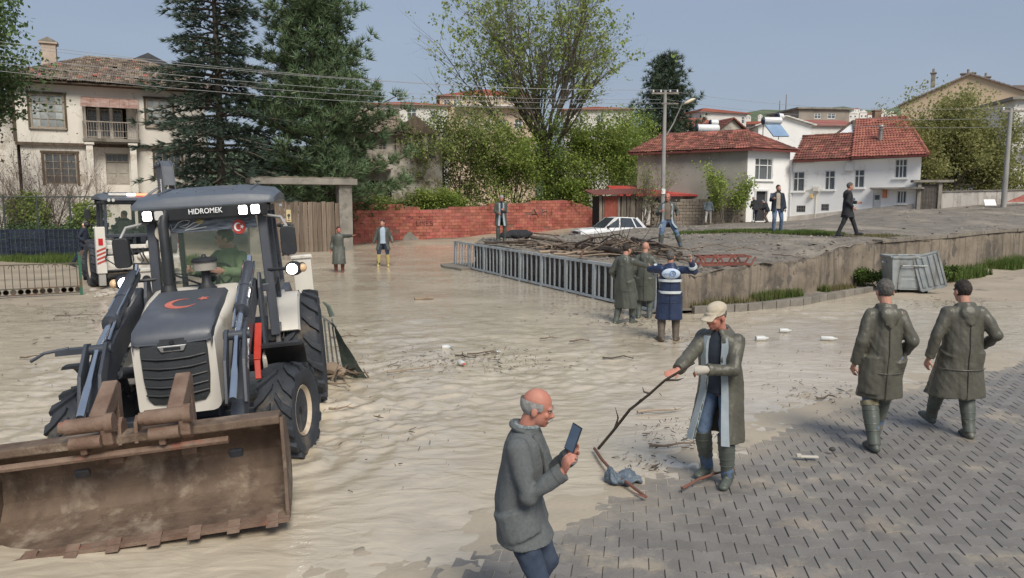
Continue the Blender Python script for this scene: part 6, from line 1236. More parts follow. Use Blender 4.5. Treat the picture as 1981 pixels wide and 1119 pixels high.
    # exhaust stack and air cleaner bowl
    q = MB(); q.tube([(.28, -.92, 1.55), (.27, -.95, 1.9), (.27, -.98, 2.34), (.255, -1.03, 2.44), (.22, -1.1, 2.50), (.16, -1.16, 2.51)], [.055, .055, .055, .056, .057, .058], 14); q.lathe([(.09, 0), (.075, .05), (.06, .07)], (.28, -.92, 1.585), n=14); q.build('exhaust_stack', B_blk, root, smooth=True)
    q = MB(); q.lathe([(.11, 0), (.085, .03), (.05, .08), (.045, .2), (.06, .23)], (-.13, -.88, 1.585), n=16); q.build('air_intake', B_blk, root, smooth=True)
    q = MB(); q.lathe([(.05, .2), (.125, .21), (.128, .30), (.13, .31)], (-.13, -.88, 1.585), n=18); q.build('cleaner_bowl', mat('smoky bowl', (.30, .28, .25), rough=.25), root, smooth=True); q = MB(); q.lathe([(.14, .30), (.14, .325), (.12, .345), (.03, .355), (.02, .385), (0, .39)], (-.13, -.88, 1.585), n=18); q.build('cleaner_cap', B_blk, root, smooth=True)
    CABX0 = set(x_.name for x_ in root.children)
    # cab
    q = MB(); Pf, Pt = [(.73, -1.08, 1.0), (.70, -1.22, 2.45)], None
    for s in (-1, 1):
        q.bar((s*.74, -1.06, .95), (s*.71, -1.2, 2.48), .09, .12, up=(1, 0, 0)); q.bar((s*.75, -1.95, .95), (s*.72, -1.98, 2.48), .06, .08, up=(1, 0, 0)); q.bar((s*.74, -2.72, 1.4), (s*.70, -2.68, 2.48), .08, .08, up=(1, 0, 0))
        q.bar((s*.745, -1.06, .98), (s*.75, -1.95, .98), .07, .1); q.bar((s*.745, -1.95, 1.42), (s*.74, -2.72, 1.42), .06, .08); q.bar((s*.71, -1.2, 2.44), (s*.70, -2.68, 2.44), .08, .08); q.bar((s*.75, -1.93, .98), (s*.75, -1.98, 1.45), .06, .08)
        q.bar((s*.72, -1.13, 1.5), (s*.74, -1.95, 1.5), .03, .035)
    q.bar((-.71, -1.2, 2.44), (.71, -1.2, 2.44), .08, .09); q.bar((-.70, -2.68, 2.44), (.70, -2.68, 2.44), .08, .08); q.bar((-.72, -1.09, 1.52), (.72, -1.09, 1.52), .06, .09); q.bar((-.73, -2.72, 1.42), (.73, -2.72, 1.42), .08, .1); q.build('cab_frame', B_dk, root, bevel=.012)
    q = MB(); q.box((0, -1.9, .92), (1.46, 1.7, .06)); q.build('cab_floor', B_blk, root)
    for nm, ps in (('windshield', [(.68, -1.1, 1.55), (-.68, -1.1, 1.55), (-.66, -1.19, 2.41), (.66, -1.19, 2.41)]), ('rear_window', [(.68, -2.71, 1.45), (-.68, -2.71, 1.45), (-.66, -2.68, 2.41), (.66, -2.68, 2.41)])):
        q = MB(); q.quad(*[V(p) for p in ps]); q.quad(*[V(p)-V((0, .006, 0)) for p in ps[::-1]]); q.build(nm, B_glass, root, recalc=False)
    for s in (-1, 1):
        for nm, ps in (('door_glass', [(s*.745, -1.12, 1.04), (s*.75, -1.91, 1.04), (s*.725, -1.94, 2.41), (s*.712, -1.22, 2.41)]), ('side_window', [(s*.748, -2.0, 1.46), (s*.742, -2.68, 1.46), (s*.705, -2.65, 2.41), (s*.722, -2.02, 2.41)])):
            q = MB(); q.quad(*[V(p) for p in ps]); q.quad(*[V(p)-V((s*.006, 0, 0)) for p in ps[::-1]]); q.build(nm, B_glass, root, recalc=False)
        q = MB(); q.bar((s*.77, -1.82, 1.38), (s*.77, -1.82, 1.56), .03, .03); q.build('door_handle', B_blk, root, bevel=.004)
    # roof: a domed shell with shallow ribs, a sign visor with lamps
    rings = []
    for y, w, z, h in ((-1.02, .86, 2.50, .05), (-1.06, .91, 2.50, .12), (-1.3, .93, 2.515, .17), (-1.9, .93, 2.535, .21), (-2.5, .93, 2.52, .19), (-2.82, .89, 2.50, .13), (-2.88, .82, 2.49, .07)):
        rings.append([V((-w, y, z)), V((-w*1.0, y, z+h*.42)), V((-w*.93, y, z+h*.72)), V((-w*.5, y, z+h*.97)), V((0, y, z+h)), V((w*.5, y, z+h*.97)), V((w*.93, y, z+h*.72)), V((w, y, z+h*.42)), V((w, y, z))])
    q = MB(); q.loft(rings); q.build('roof', mat('slate roof shell', (.085, .10, .125), (.115, .13, .155), scale=2, rough=.42, spec=.45, stain=(.16, .15, .14), stain_amt=.25), root, smooth=True)
    for x in (-.6, -.36, -.12, .12, .36, .6): q = MB(); q.tube([(x, -1.25, 2.662), (x, -1.9, 2.735), (x, -2.55, 2.70)], .016, 6); q.build('roof_rib', MATS['slate roof shell'], root, smooth=True)
    q = MB(); q.prism([(-1.03, 2.505), (-1.0, 2.50), (-1.02, 2.36), (-1.12, 2.36), (-1.12, 2.505)], px, -.80, .80); q.build('sign_visor', B_blk, root, bevel=.01)
    lettering('lettering', 'HIDROMEK', .085, B_txt, root, basis((-1, 0, 0), (0, -.14, .99), (0, .99, .14), (-.02, -.998, 2.445)))
    for k, x in enumerate((.70, .555, -.5, -.66)):
        q = MB(); q.prism(rrect(.062, .058, .022), lambda a, b, t: V((x+a, t, 2.43+b)), -1.06, -.975); b_ = q.build('work_lamp', B_blk, root); q = MB(); q.prism(rrect(.054, .05, .02), lambda a, b, t: V((x+a, t, 2.43+b)), -.9745, -.968); q.build('lamp_lens', B_lit if lit and k != 1 else B_lens, b_)
    # rear lamps and red-white light bar on the roof edge
    for x in (.62, .48, -.48, -.62): q = MB(); q.cyl((x, -2.86, 2.5), (x, -2.93, 2.5), .06, n=14); b_ = q.build('rear_lamp', B_blk, root); q = MB(); q.cyl((x, -2.931, 2.5), (x, -2.937, 2.5), .052, n=14); q.build('lamp_lens', B_lens, b_)
    if not lit:
        for x0, x1, m in ((.66, .28, emit('lit red bar', (1, .12, .06), 2.2)), (.27, .0, emit('lit pale bar', (1, .85, .75), 3)), (-.01, -.6, mat('pale bar', (.62, .6, .57), rough=.4))): q = MB(); q.box(((x0+x1)/2, -2.78, 2.67), (abs(x0-x1), .12, .07)); q.build('light_bar', m, root, bevel=.012)
    # headlamps on stalks, mirrors, wipers, visor strip with script, badge decals
    for s in (-1, 1):
        q = MB(); q.tube([(s*.72, -1.1, 1.72), (s*1.02, -1.0, 1.72)], .02, 6); q.ell((s*1.08, -.97, 1.72), (.125, .09, .085)); b_ = q.build('headlamp', B_blk, root, smooth=True)
        q = MB(); q.ell((s*1.06, -.895, 1.72), (.075, .03, .062)); q.build('lamp_lens', B_lit if lit else B_lens, b_, smooth=True); q = MB(); q.ell((s*1.2, -.95, 1.72), (.055, .05, .05)); q.build('indicator', B_org, b_, smooth=True)
        q = MB(); q.tube([(s*.74, -1.15, 2.36), (s*.98, -.98, 2.32), (s*1.05, -.93, 2.2)], .018, 6); b_ = q.build('mirror_arm', mat('grey arm', (.3, .3, .3), rough=.5), root, smooth=True)
        q = MB(); q.prism(rrect(.10, .165, .05), lambda a, b, t: V((s*1.05+a, t, 2.05+b)), -.99, -.9); q.build('mirror', B_blk, b_, bevel=.012)
    q = MB(); q.bar((.1, -1.04, 1.6), (.55, -1.06, 1.78), .02, .02); q.bar((.55, -1.06, 1.78), (.2, -1.075, 1.72), .03, .012); q.build('wiper', B_blk, root)
    if plates:
        q = MB(); q.quad((.64, -1.17, 2.22), (-.64, -1.17, 2.22), (-.62, -1.185, 2.36), (.62, -1.185, 2.36)); q.build('sun_strip', mat('reflective strip', (.06, .075, .10), (.30, .34, .40), scale=5, rough=.2, stretch=(1, 1, 6)), root)
        q = MB()      # handwritten signature flourish: no readable word, only strokes
        sg = [(.60, -.05), (.55, .02), (.53, .06), (.51, -.02), (.47, .04), (.46, -.03), (.42, .0), (.38, .05), (.30, .085), (.22, .07), (.25, .03), (.36, .0), (.28, -.02), (.18, .04), (.05, .06), (.12, .01), (.3, -.05), (.2, -.04), (.02, -.02)]
        q.tube([V((x+.0, -1.155, 2.285+z*.9)) for x, z in sg], .006, 4); q.build('signature', B_txt, root)
        q = MB(); q.cyl((-.40, -1.16, 2.24), (-.40, -1.145, 2.24), .085, n=20); d_ = q.build('round_decal', mat('red decal', (.40, .05, .04), rough=.4), root); q = MB(); pts = [(.05*math.cos(t), .05*math.sin(t)) for t in np.linspace(.7, 2*PI-.7, 15)]+[(.014+.038*math.cos(t), .038*math.sin(t)) for t in np.linspace(2*PI-.9, .9, 13)]; q.prism(pts, lambda a, b, t: V((-.385-a, t, 2.24+b)), -1.145, -1.141); q.build('decal_crescent', B_txt, d_)
        q = MB(); q.prism([(.03*(1 if i % 2 == 0 else .4)*math.cos(PI*i/5), .03*(1 if i % 2 == 0 else .4)*math.sin(PI*i/5)) for i in range(10)], lambda a, b, t: V((-.44-a, t, 2.24+b)), -1.145, -1.141); q.build('decal_star', B_txt, d_)
        q = MB(); q.cyl((.58, -1.14, 2.23), (.58, -1.09, 2.23), .10, .085, n=20); q.build('horn_disc', mat('cream disc', (.55, .5, .42), rough=.4), root); q = MB(); q.cyl((.58, -1.089, 2.23), (.58, -1.08, 2.23), .035, n=14); q.build('horn_centre', mat('brown centre', (.25, .12, .06), rough=.5), root)
        q = MB(); q.ell((.1, -1.165, 2.33), (.05, .006, .03)); q.build('window_sticker', mat('yellow sticker', (.42, .34, .05), rough=.6), root); q = MB(); q.box((-.758, -1.35, 1.12), (.004, .18, .09)); q.build('door_sticker', MATS['yellow sticker'], root)
    # inside: seat, dash, steering wheel, rear console
    q = MB(); q.box((0, -1.85, 1.22), (.5, .5, .14)); q.box((0, -2.1, 1.55), (.48, .12, .62)); q.box((0, -1.85, 1.05), (.34, .34, .24)); q.build('seat', B_blk, root, bevel=.03)
    q = MB(); q.box((0, -1.25, 1.25), (.34, .22, .6)); q.tube([(0, -1.3, 1.5), (0, -1.45, 1.66)], .03, 8); q.build('dashboard', B_blk, root, bevel=.02)
    q = MB(); Mw = Matrix.Rotation(R(-38), 3, 'X'); c = V((0, -1.46, 1.68)); ring = [c+Mw@V((.2*math.cos(t), .2*math.sin(t), 0)) for t in np.linspace(0, 2*PI, 25)]; q.tube(ring, .016, 6)
    for t in (0, 2.1, 4.2): q.tube([c, c+Mw@V((.2*math.cos(t), .2*math.sin(t), 0))], .013, 5)
    q.build('steering_wheel', B_blk, root, smooth=True)
    q = MB(); q.box((.55, -2.0, 1.2), (.2, .8, .5)); q.build('side_console', B_dk, root, bevel=.02)
    for x_ in root.children:
        if x_.name not in CABX0: x_.matrix_basis = Matrix.Translation((-.17, 0, 0)) @ Matrix.Diagonal((.84, 1, 1, 1)) @ x_.matrix_basis
    # rear fenders and lower side panels
    for s in (-1, 1):
        q = MB(); arc = []
        for t in np.linspace(R(30), R(128), 16): rr = .80+.02*math.sin(t*2); arc.append((-2.2+rr*math.cos(t)*1.06, .66+rr*math.sin(t)))
        rings = []
        for (y, z) in arc: d = V((0, y+2.2, z-.66)).normalized(); rings.append([V((s*.70, y, z)), V((s*1.02, y, z)), V((s*1.045, y, z))-d*.05, V((s*1.01, y, z))-d*.035, V((s*.72, y, z))-d*.035])
        q.loft(rings); q.build('rear_fender', B_wh, root, smooth=True)
        q = MB(); q.prism([(-2.9, 1.42), (-2.05, 1.46), (-1.75, 1.40), (-1.48, 1.02), (-1.42, .68), (-1.0, .66), (-.62, .78), (-.62, .92), (-1.9, .93), (-2.9, 1.0)], px, s*.66, s*.80); q.build('side_panel', B_wh, root, bevel=.015)
        q = MB(); q.prism([(-1.38, .44), (-.72, .50), (-.75, .64), (-1.38, .62)], px, s*.62, s*1.0); q.build('step', B_blk, root, bevel=.012)
        q = MB(); rings = []
        for t in np.linspace(R(84), R(168), 12): y, z = .62*math.cos(t), .42+.62*math.sin(t); rings.append([V((s*.72, y, z)), V((s*1.12, y, z)), V((s*1.14, y*.96, .42+(z-.42)*.95)), V((s*.72, y*.96, .42+(z-.42)*.95))])
        q.loft(rings); q.tube([(s*.72, -.58, .55), (s*.7, -.75, .62)], .03, 6); q.build('mudguard', B_blk, root, smooth=True)
        q = MB(); q.box((s*.74, -2.62, 1.75), (.12, .1, .14)); q.build('side_marker', B_blk, root, bevel=.012)
    # loader arms, towers, cylinders, links
    for s in (-1, 1):
        q = MB(); q.prism([(-1.12, .8), (-.72, .8), (-.80, 1.55), (-.9, 1.72), (-1.05, 1.70), (-1.1, 1.5)], px, s*.49, s*.525); q.prism([(-1.12, .8), (-.72, .8), (-.80, 1.55), (-.9, 1.72), (-1.05, 1.70), (-1.1, 1.5)], px, s*.67, s*.70); q.build('arm_tower', B_dk, root, bevel=.008)
        q = MB(); q.prism([(-1.05, 1.60), (-.9, 1.66), (.30, 1.33), (.62, 1.16), (1.02, .74), (1.50, .42), (1.46, .30), (1.3, .30), (.78, .60), (.38, .98), (.12, 1.08), (-1.0, 1.44)], px, s*.54, s*.655); arm = q.build('loader_arm', B_dk, root, bevel=.012)
        if s == -1:
            dv = V((0, 1.02-.2, .74-1.36)).normalized(); dv = V((0, .85, -.53)).normalized()
            lettering('lettering', 'HIDROMEK', .13, B_txt, arm, basis(-dv if False else V((0, -dv.y, -dv.z)), V((0, -dv.z*1.0, dv.y)), V((-1, 0, 0)), (-.659, .50, 1.06)))
        q = MB(); q.tube([(s*.60, -.86, 1.80), (s*.60, .18, 1.44)], .068, 12); q.tube([(s*.60, -.3, 1.60), (s*.60, -.27, 1.59)], .082, 12); q.tube([(s*.60, .12, 1.46), (s*.60, .2, 1.435)], .08, 12); cy = q.build('tilt_cylinder', B_dk, root, smooth=True); q = MB(); q.tube([(s*.60, .18, 1.44), (s*.60, .66, 1.27)], .032, 10); q.build('rod', B_chr, cy, smooth=True)
        q = MB(); q.tube([(s*.55, -.9, 1.86), (s*.55, .1, 1.52), (s*.55, .5, 1.32)], .013, 6); q.tube([(s*.655, -.9, 1.84), (s*.655, .0, 1.54)], .013, 6); q.tube([(s*.6, -.92, 1.82), (s*.6, -.98, 1.9)], .03, 8); q.build('hydraulic_pipe', B_chr, root, smooth=True)
        q = MB(); q.prism([(.60, 1.32), (.72, 1.34), (1.0, 1.1), (1.15, .74), (1.05, .70), (.88, 1.0)], px, s*.50, s*.53); q.prism([(.60, 1.32), (.72, 1.34), (1.0, 1.1), (1.15, .74), (1.05, .70), (.88, 1.0)], px, s*.665, s*.695); q.cyl((s*.48, .66, 1.27), (s*.72, .66, 1.27), .045); q.build('tilt_lever', B_dk, root, bevel=.006)
        q = MB(); q.tube([(s*.60, .70, 1.25), (s*.60, 1.34, .82)], .035, 10); q.build('tilt_link', B_chr, root, smooth=True)
        q = MB(); q.tube([(s*.58, -.55, .78), (s*.58, .3, .96)], .06, 10); cy = q.build('lift_cylinder', B_dk, root, smooth=True); q = MB(); q.tube([(s*.58, .3, .96), (s*.58, .62, 1.02)], .032, 10); q.build('rod', B_chr, cy, smooth=True)
    q = MB(); q.bar((-.70, -.25, 1.22), (-.70, .20, .92), .04, .07, up=(1, 0, 0)); q.bar((-.70, .20, .92), (-.70, .28, .74), .04, .06, up=(1, 0, 0)); q.build('lock_bar', B_red, root, bevel=.008)
    q = MB(); q.cyl((-.68, .95, .36), (.68, .95, .36), .075, n=12); q.build('torque_tube', B_dk, root, smooth=True)
    q = MB(); q.box((.78, .62, 1.27), (.34, .12, .05)); q.tube([(.85, .62, 1.30), (1.05, .64, 1.28), (1.16, .66, 1.22)], .016, 6); q.build('level_pointer', B_dk, root)
    # bucket: curved shell, side plates, lips, hitch ears and hooks
    prof = [(1.78, .86), (1.62, .82), (1.52, .69), (1.47, .53), (1.50, .37), (1.60, .26), (1.76, .19), (2.06, .15)]; w = 1.10; q = MB(); rings = []
    for y, z in prof: rings.append([V((-w, y, z)), V((w, y, z))])
    out = []
    for i, (y, z) in enumerate(prof):
        a, b = prof[max(i-1, 0)], prof[min(i+1, len(prof)-1)]; t = V((0, b[0]-a[0], b[1]-a[1])).normalized(); nn = V((0, t.z, -t.y)); out.append((y+nn.y*.03, z+nn.z*.03))
    ring = prof+out[::-1]; q.prism(ring, px, -w, w); bk = q.build('bucket', B_rust, root, recalc=True, loc=(.09, 0, 0))
    for s in (-1, 1): q = MB(); q.prism([(1.80, .88), (1.60, .84), (1.49, .69), (1.44, .53), (1.47, .35), (1.58, .23), (1.76, .16), (2.10, .12), (2.09, .2), (1.93, .48)], px, s*w, s*(w+.03)); q.build('side_plate', B_rust, bk, bevel=.006)
    q = MB(); q.box((0, 2.10, .148), (2*w+.06, .12, .03)); q.build('cutting_edge', B_rust2, bk)
    for i in range(8): q = MB(); q.prism([(2.08, .12), (2.22, .135), (2.08, .19)], px, -w+.1+i*(2*w-.2)/7-.045, -w+.1+i*(2*w-.2)/7+.045); q.build('tooth', B_rust2, bk)
    q = MB(); q.bar((-w, 1.72, .865), (w, 1.72, .865), .20, .07); q.build('top_lip', B_rust, bk, bevel=.012); q = MB(); q.tube([(-w+.4, 1.83, .76), (w-.05, 1.83, .76)], .03, 8); q.build('lip_pipe', B_rust2, bk, smooth=True)
    for x in (-.02, .10): q = MB(); q.prism([(1.60, .82), (1.62, .98), (1.70, 1.02), (1.78, .98), (1.82, .82)], px, x-.015, x+.015); q.build('hitch_ear', B_rust2, bk, bevel=.006)
    for x in (.18, -.38):
        h = MB(); h.prism([(1.42, .60), (1.40, 1.0), (1.36, 1.22), (1.44, 1.27), (1.86, 1.10), (1.90, .98), (1.80, .96), (1.50, 1.09), (1.52, .84), (1.58, .60)], px, x-.02, x+.10)
        h.prism([(1.80, 1.06), (1.92, 1.02), (1.90, .86), (1.80, .80), (1.78, .90)], px, x-.06, x+.02); h.prism([(1.84, .92), (1.92, .92), (1.90, .80), (1.78, .80)], px, x+.13, x+.18)
        hk = h.build('hitch_hook', B_rust2, bk, bevel=.012)
        q = MB(); q.cyl((x-.02, 1.88, 1.03), (x+.26, 1.88, 1.03), .06, n=14); q.cyl((x+.26, 1.88, 1.03), (x+.30, 1.88, 1.03), .048, n=14); q.cyl((x+.02, 1.90, .90), (x+.24, 1.90, .90), .05, n=14); q.cyl((x-.08, 1.88, 1.03), (x-.02, 1.88, 1.03), .075, n=14); q.build('hitch_pin', B_rust2, hk, smooth=True)
    # rear frame, stabilisers, boom
    q = MB(); q.box((0, -3.28, .78), (2.1, .16, .42)); q.box((0, -3.28, 1.25), (2.1, .12, .12)); q.box((0, -3.02, .75), (.7, .5, .4)); q.build('rear_frame', B_wh, root, bevel=.015)
    for s in (-1, 1):
        q = MB(); q.box((s*1.05, -3.38, 1.17), (.26, .24, 1.36)); q.box((s*1.05, -3.26, 1.83), (.30, .05, .05)); l_ = q.build('stabiliser', B_wh, root, bevel=.012)
        q = MB(); q.box((s*1.05, -3.38, .38), (.18, .16, .5)); q.build('stabiliser_foot', mat('worn grey foot', (.3, .29, .27), rough=.6), l_); q = MB(); q.lathe([(.03, .02), (.055, .02), (.055, .0)], (s*1.05, -3.255, 1.70), 'y', 14); q.build('pipe_port', B_blk, l_)
        q = MB(); q.box((s*1.05, -3.50, 1.42), (.12, .03, .2)); q.build('tail_light', B_tail, l_, bevel=.006)
        q = MB()
        for k in range(4): q.prism([(s*1.05-.12, .75+k*.12), (s*1.05+.12, .85+k*.12), (s*1.05+.12, .91+k*.12), (s*1.05-.12, .81+k*.12)], lambda a, b, t: V((a, t, b)), -3.506, -3.502)
        q.build('hazard_stripe', mat('red stripe', (.38, .06, .05), rough=.5), l_)
    bx = .80 if boom_up else -.62; q = MB(); q.prism([(-3.3, .55), (-3.62, .55), (-3.72, .9), (-3.6, 1.25), (-3.3, 1.25)], px, bx-.24, bx+.24); q.build('swing_post', B_wh, root, bevel=.015)
    if boom_up:
        q = MB(); o2 = [(-3.55, .9), (-3.85, 1.15), (-4.1, 2.3), (-4.05, 3.1), (-3.85, 3.68), (-3.52, 3.86), (-3.1, 3.78), (-3.02, 3.6), (-3.28, 2.9), (-3.42, 1.7)]
        for x0, x1 in ((bx-.17, bx-.135), (bx+.135, bx+.17)): q.prism(o2, px, x0, x1)
        q.prism([(y*.985-.05, z*.985+.02) for y, z in o2[3:8]]+[(-3.3, 3.3)], px, bx-.15, bx+.15); q.prism([(-3.55, .95), (-3.85, 1.15), (-4.06, 2.2), (-3.7, 2.2)], px, bx-.15, bx+.15)
        bm_ = q.build('boom', mat('grey boom paint', (.075, .085, .105), (.10, .11, .13), scale=2, rough=.45), root, bevel=.012)
        for y, z in ((-3.16, 3.68), (-3.6, 3.7), (-3.3, 2.65)): q = MB(); q.cyl((bx+.19, y, z), (bx+.24, y, z), .085, n=16); q.cyl((bx-.19, y, z), (bx-.24, y, z), .085, n=16); q.build('boom_pin', B_dk, bm_, smooth=True)
        q = MB(); q.tube([(bx, -3.45, 1.2), (bx, -3.05, 2.2)], .07, 10); q.build('boom_cylinder', B_dk, bm_, smooth=True); q = MB(); q.tube([(bx-.2, -3.35, 3.0), (bx-.75, -2.9, 2.55)], .035, 8); q.build('rod', B_chr, bm_, smooth=True)
        q = MB(); q.box((bx-.188, -3.72, 3.0), (.012, .17, .52)); q.build('name_plate', B_txt, bm_); lettering('lettering', 'HAVZA', .15, B_blk, bm_, basis((0, 0, -1), (0, -1, 0), (-1, 0, 0), (bx-.2, -3.72, 3.0)))
        # oily hydraulics behind the seat and hoses
        q = MB(); rg = random.Random(4)
        for k in range(12): x = .9-.16*k; q.tube([(x, -3.36, 1.2), (x+rg.uniform(-.15, .15), -3.6, 1.0+rg.uniform(-.2, .2)), (x+rg.uniform(-.2, .2), -3.55, .75), (bx+rg.uniform(-.2, .2), -3.6, .7)], .02, 6)
        q.build('hydraulic_hoses', B_blk, root, smooth=True); q = MB(); q.ell((.55, -3.38, 1.32), (.38, .14, .22)); q.ell((.2, -3.4, .95), (.3, .14, .14)); q.box((.5, -3.42, .95), (.4, .1, .2)); q.build('valve_block', B_wh, root, smooth=True)
    else:
        q = MB(); q.prism([(-3.6, .75), (-3.7, 1.1), (-4.6, 1.35), (-5.4, 1.0), (-5.35, .8), (-4.6, 1.1), (-3.75, .8)], px, bx-.14, bx+.14); q.build('boom', B_dk, root, bevel=.012)
    for ch in root.children:       # the body rides high on its wheels
        n_ = ch.name.split('.')[0]
        if n_ not in ('wheel', 'chassis', 'bucket', 'stabiliser', 'rear_frame', 'swing_post', 'boom', 'valve_block', 'hydraulic_hoses', 'step', 'side_panel', 'rear_fender'): ch.matrix_basis = Matrix.Translation((0, 0, .14)) @ ch.matrix_basis
    return root
BH = backhoe('cream and slate backhoe loader with red crescent on its hood and lit headlamps', (-3.23, 7.5, -.10), R(191), False, True, True); BH.rotation_euler = (0, R(4.0), R(193))
BH2 = backhoe('second backhoe loader seen from behind with its dark boom raised', (-13.25, 25.4, .0), R(36), True, False, False)
# ------------------------------------------------------------------ parked white saloon cars
C_wh = mat('white car paint', (.66, .67, .68), (.72, .73, .74), scale=1, rough=.25, spec=.6); C_gl = mat('car glass', (.035, .045, .055), rough=.08, spec=.8)
def saloon(label, loc, rz):
    root = thing('parked_car', label, 'car', loc, rz, 'white saloon cars'); L_ = 2.05
    q = MB(); st = [(-2.08, .42, .72, .70), (-2.0, .32, .83, .76), (-1.3, .28, .88, .80), (-.2, .26, .885, .815), (.75, .26, .87, .81), (1.4, .28, .83, .79), (1.95, .34, .76, .75), (2.06, .42, .66, .70)]; rings = []
    for x, b, t, w in st: rings.append([V((x, -w*.93, b)), V((x, -w, b+.12)), V((x, -w, t-.1)), V((x, -w*.9, t)), V((x, w*.9, t)), V((x, w, t-.1)), V((x, w, b+.12)), V((x, w*.93, b))])
    q.loft(rings); q.build('body', C_wh, root, smooth=True)
    # cabin: posts and roof in paint, glass between
    lo = [(-1.30, .70), (-.95, .72), (-.02, .73), (.05, .73), (.62, .72), (.72, .71)]; zt, zb = 1.38, .87
    q = MB(); rings = []
    for x, w, z in ((-1.02, .52, 1.33), (-.9, .56, 1.37), (-.2, .59, 1.40), (.12, .56, 1.375), (.2, .53, 1.35)): rings.append([V((x, -w, z-.04)), V((x, -w*.93, z)), V((x, w*.93, z)), V((x, w, z-.04))])
    q.loft(rings); q.build('roof', C_wh, root, smooth=True)
    q = MB()
    for s in (-1, 1):
        for a, b, wd in (((.80, s*.73), (.18, s*.56), .06), ((.0, s*.745), (-.06, s*.585), .07), ((-.92, s*.74), (-.72, s*.575), .06), ((-1.42, s*.70), (-1.0, s*.54), .12)): q.bar((a[0], a[1], zb-.02), (b[0], b[1], zt-.03), wd, .05, up=(0, 1, 0))
    q.build('pillars', C_wh, root)
    for nm, ps in (('windshield', [(.86, -.68, zb), (.86, .68, zb), (.21, .53, zt-.02), (.21, -.53, zt-.02)]), ('rear_window', [(-1.5, .66, zb+.01), (-1.5, -.66, zb+.01), (-1.03, -.50, zt-.03), (-1.03, .50, zt-.03)])):
        q = MB(); q.quad(*[V(p) for p in ps]); q.build(nm, C_gl, root)
    for s in (-1, 1):
        for ps in ([(.76, s*.715, zb), (.03, s*.735, zb), (-.03, s*.575, zt-.04), (.2, s*.555, zt-.04)], [(-.04, s*.735, zb), (-.88, s*.73, zb), (-.69, s*.565, zt-.04), (-.09, s*.575, zt-.04)], [(-.95, s*.73, zb), (-1.34, s*.70, zb), (-.98, s*.545, zt-.05), (-.76, s*.565, zt-.04)]): q = MB(); q.quad(*[V(p) for p in ps]); q.build('side_window', C_gl, root)
        q = MB(); q.box((.62, s*.82, .93), (.12, .14, .1)); q.build('door_mirror', B_blk, root, bevel=.02); q = MB(); q.box((-.05, s*.815, .5), (3.0, .03, .07)); q.build('side_trim', B_blk, root)
        for x in (1.3, -1.22): q = MB(); q.lathe([(.18, -.08), (.28, -.085), (.29, 0), (.28, .085), (.18, .08), (.17, .05), (0, .04), (0, -.04), (.17, -.05)], (x, s*.72, .29), 'y', 20); q.build('wheel', B_rub, root, smooth=True)
        q = MB(); q.box((2.03, s*.52, .64), (.06, .3, .14)); q.build('headlight', B_lens, root, bevel=.01)
    q = MB(); q.box((2.08, 0, .46), (.08, 1.5, .12)); q.build('bumper', B_blk, root, bevel=.02); q = MB(); q.box((2.05, 0, .64), (.05, .7, .12)); q.build('front_grille', B_blk, root)
    return root
saloon('white saloon car parked low behind the heap of branches', (5.15, 38.2, .42), R(197))
saloon('white car whose roof just shows above the backhoe cab behind the gate', (atd(484, 390, 44).x, 44, .95), R(20))
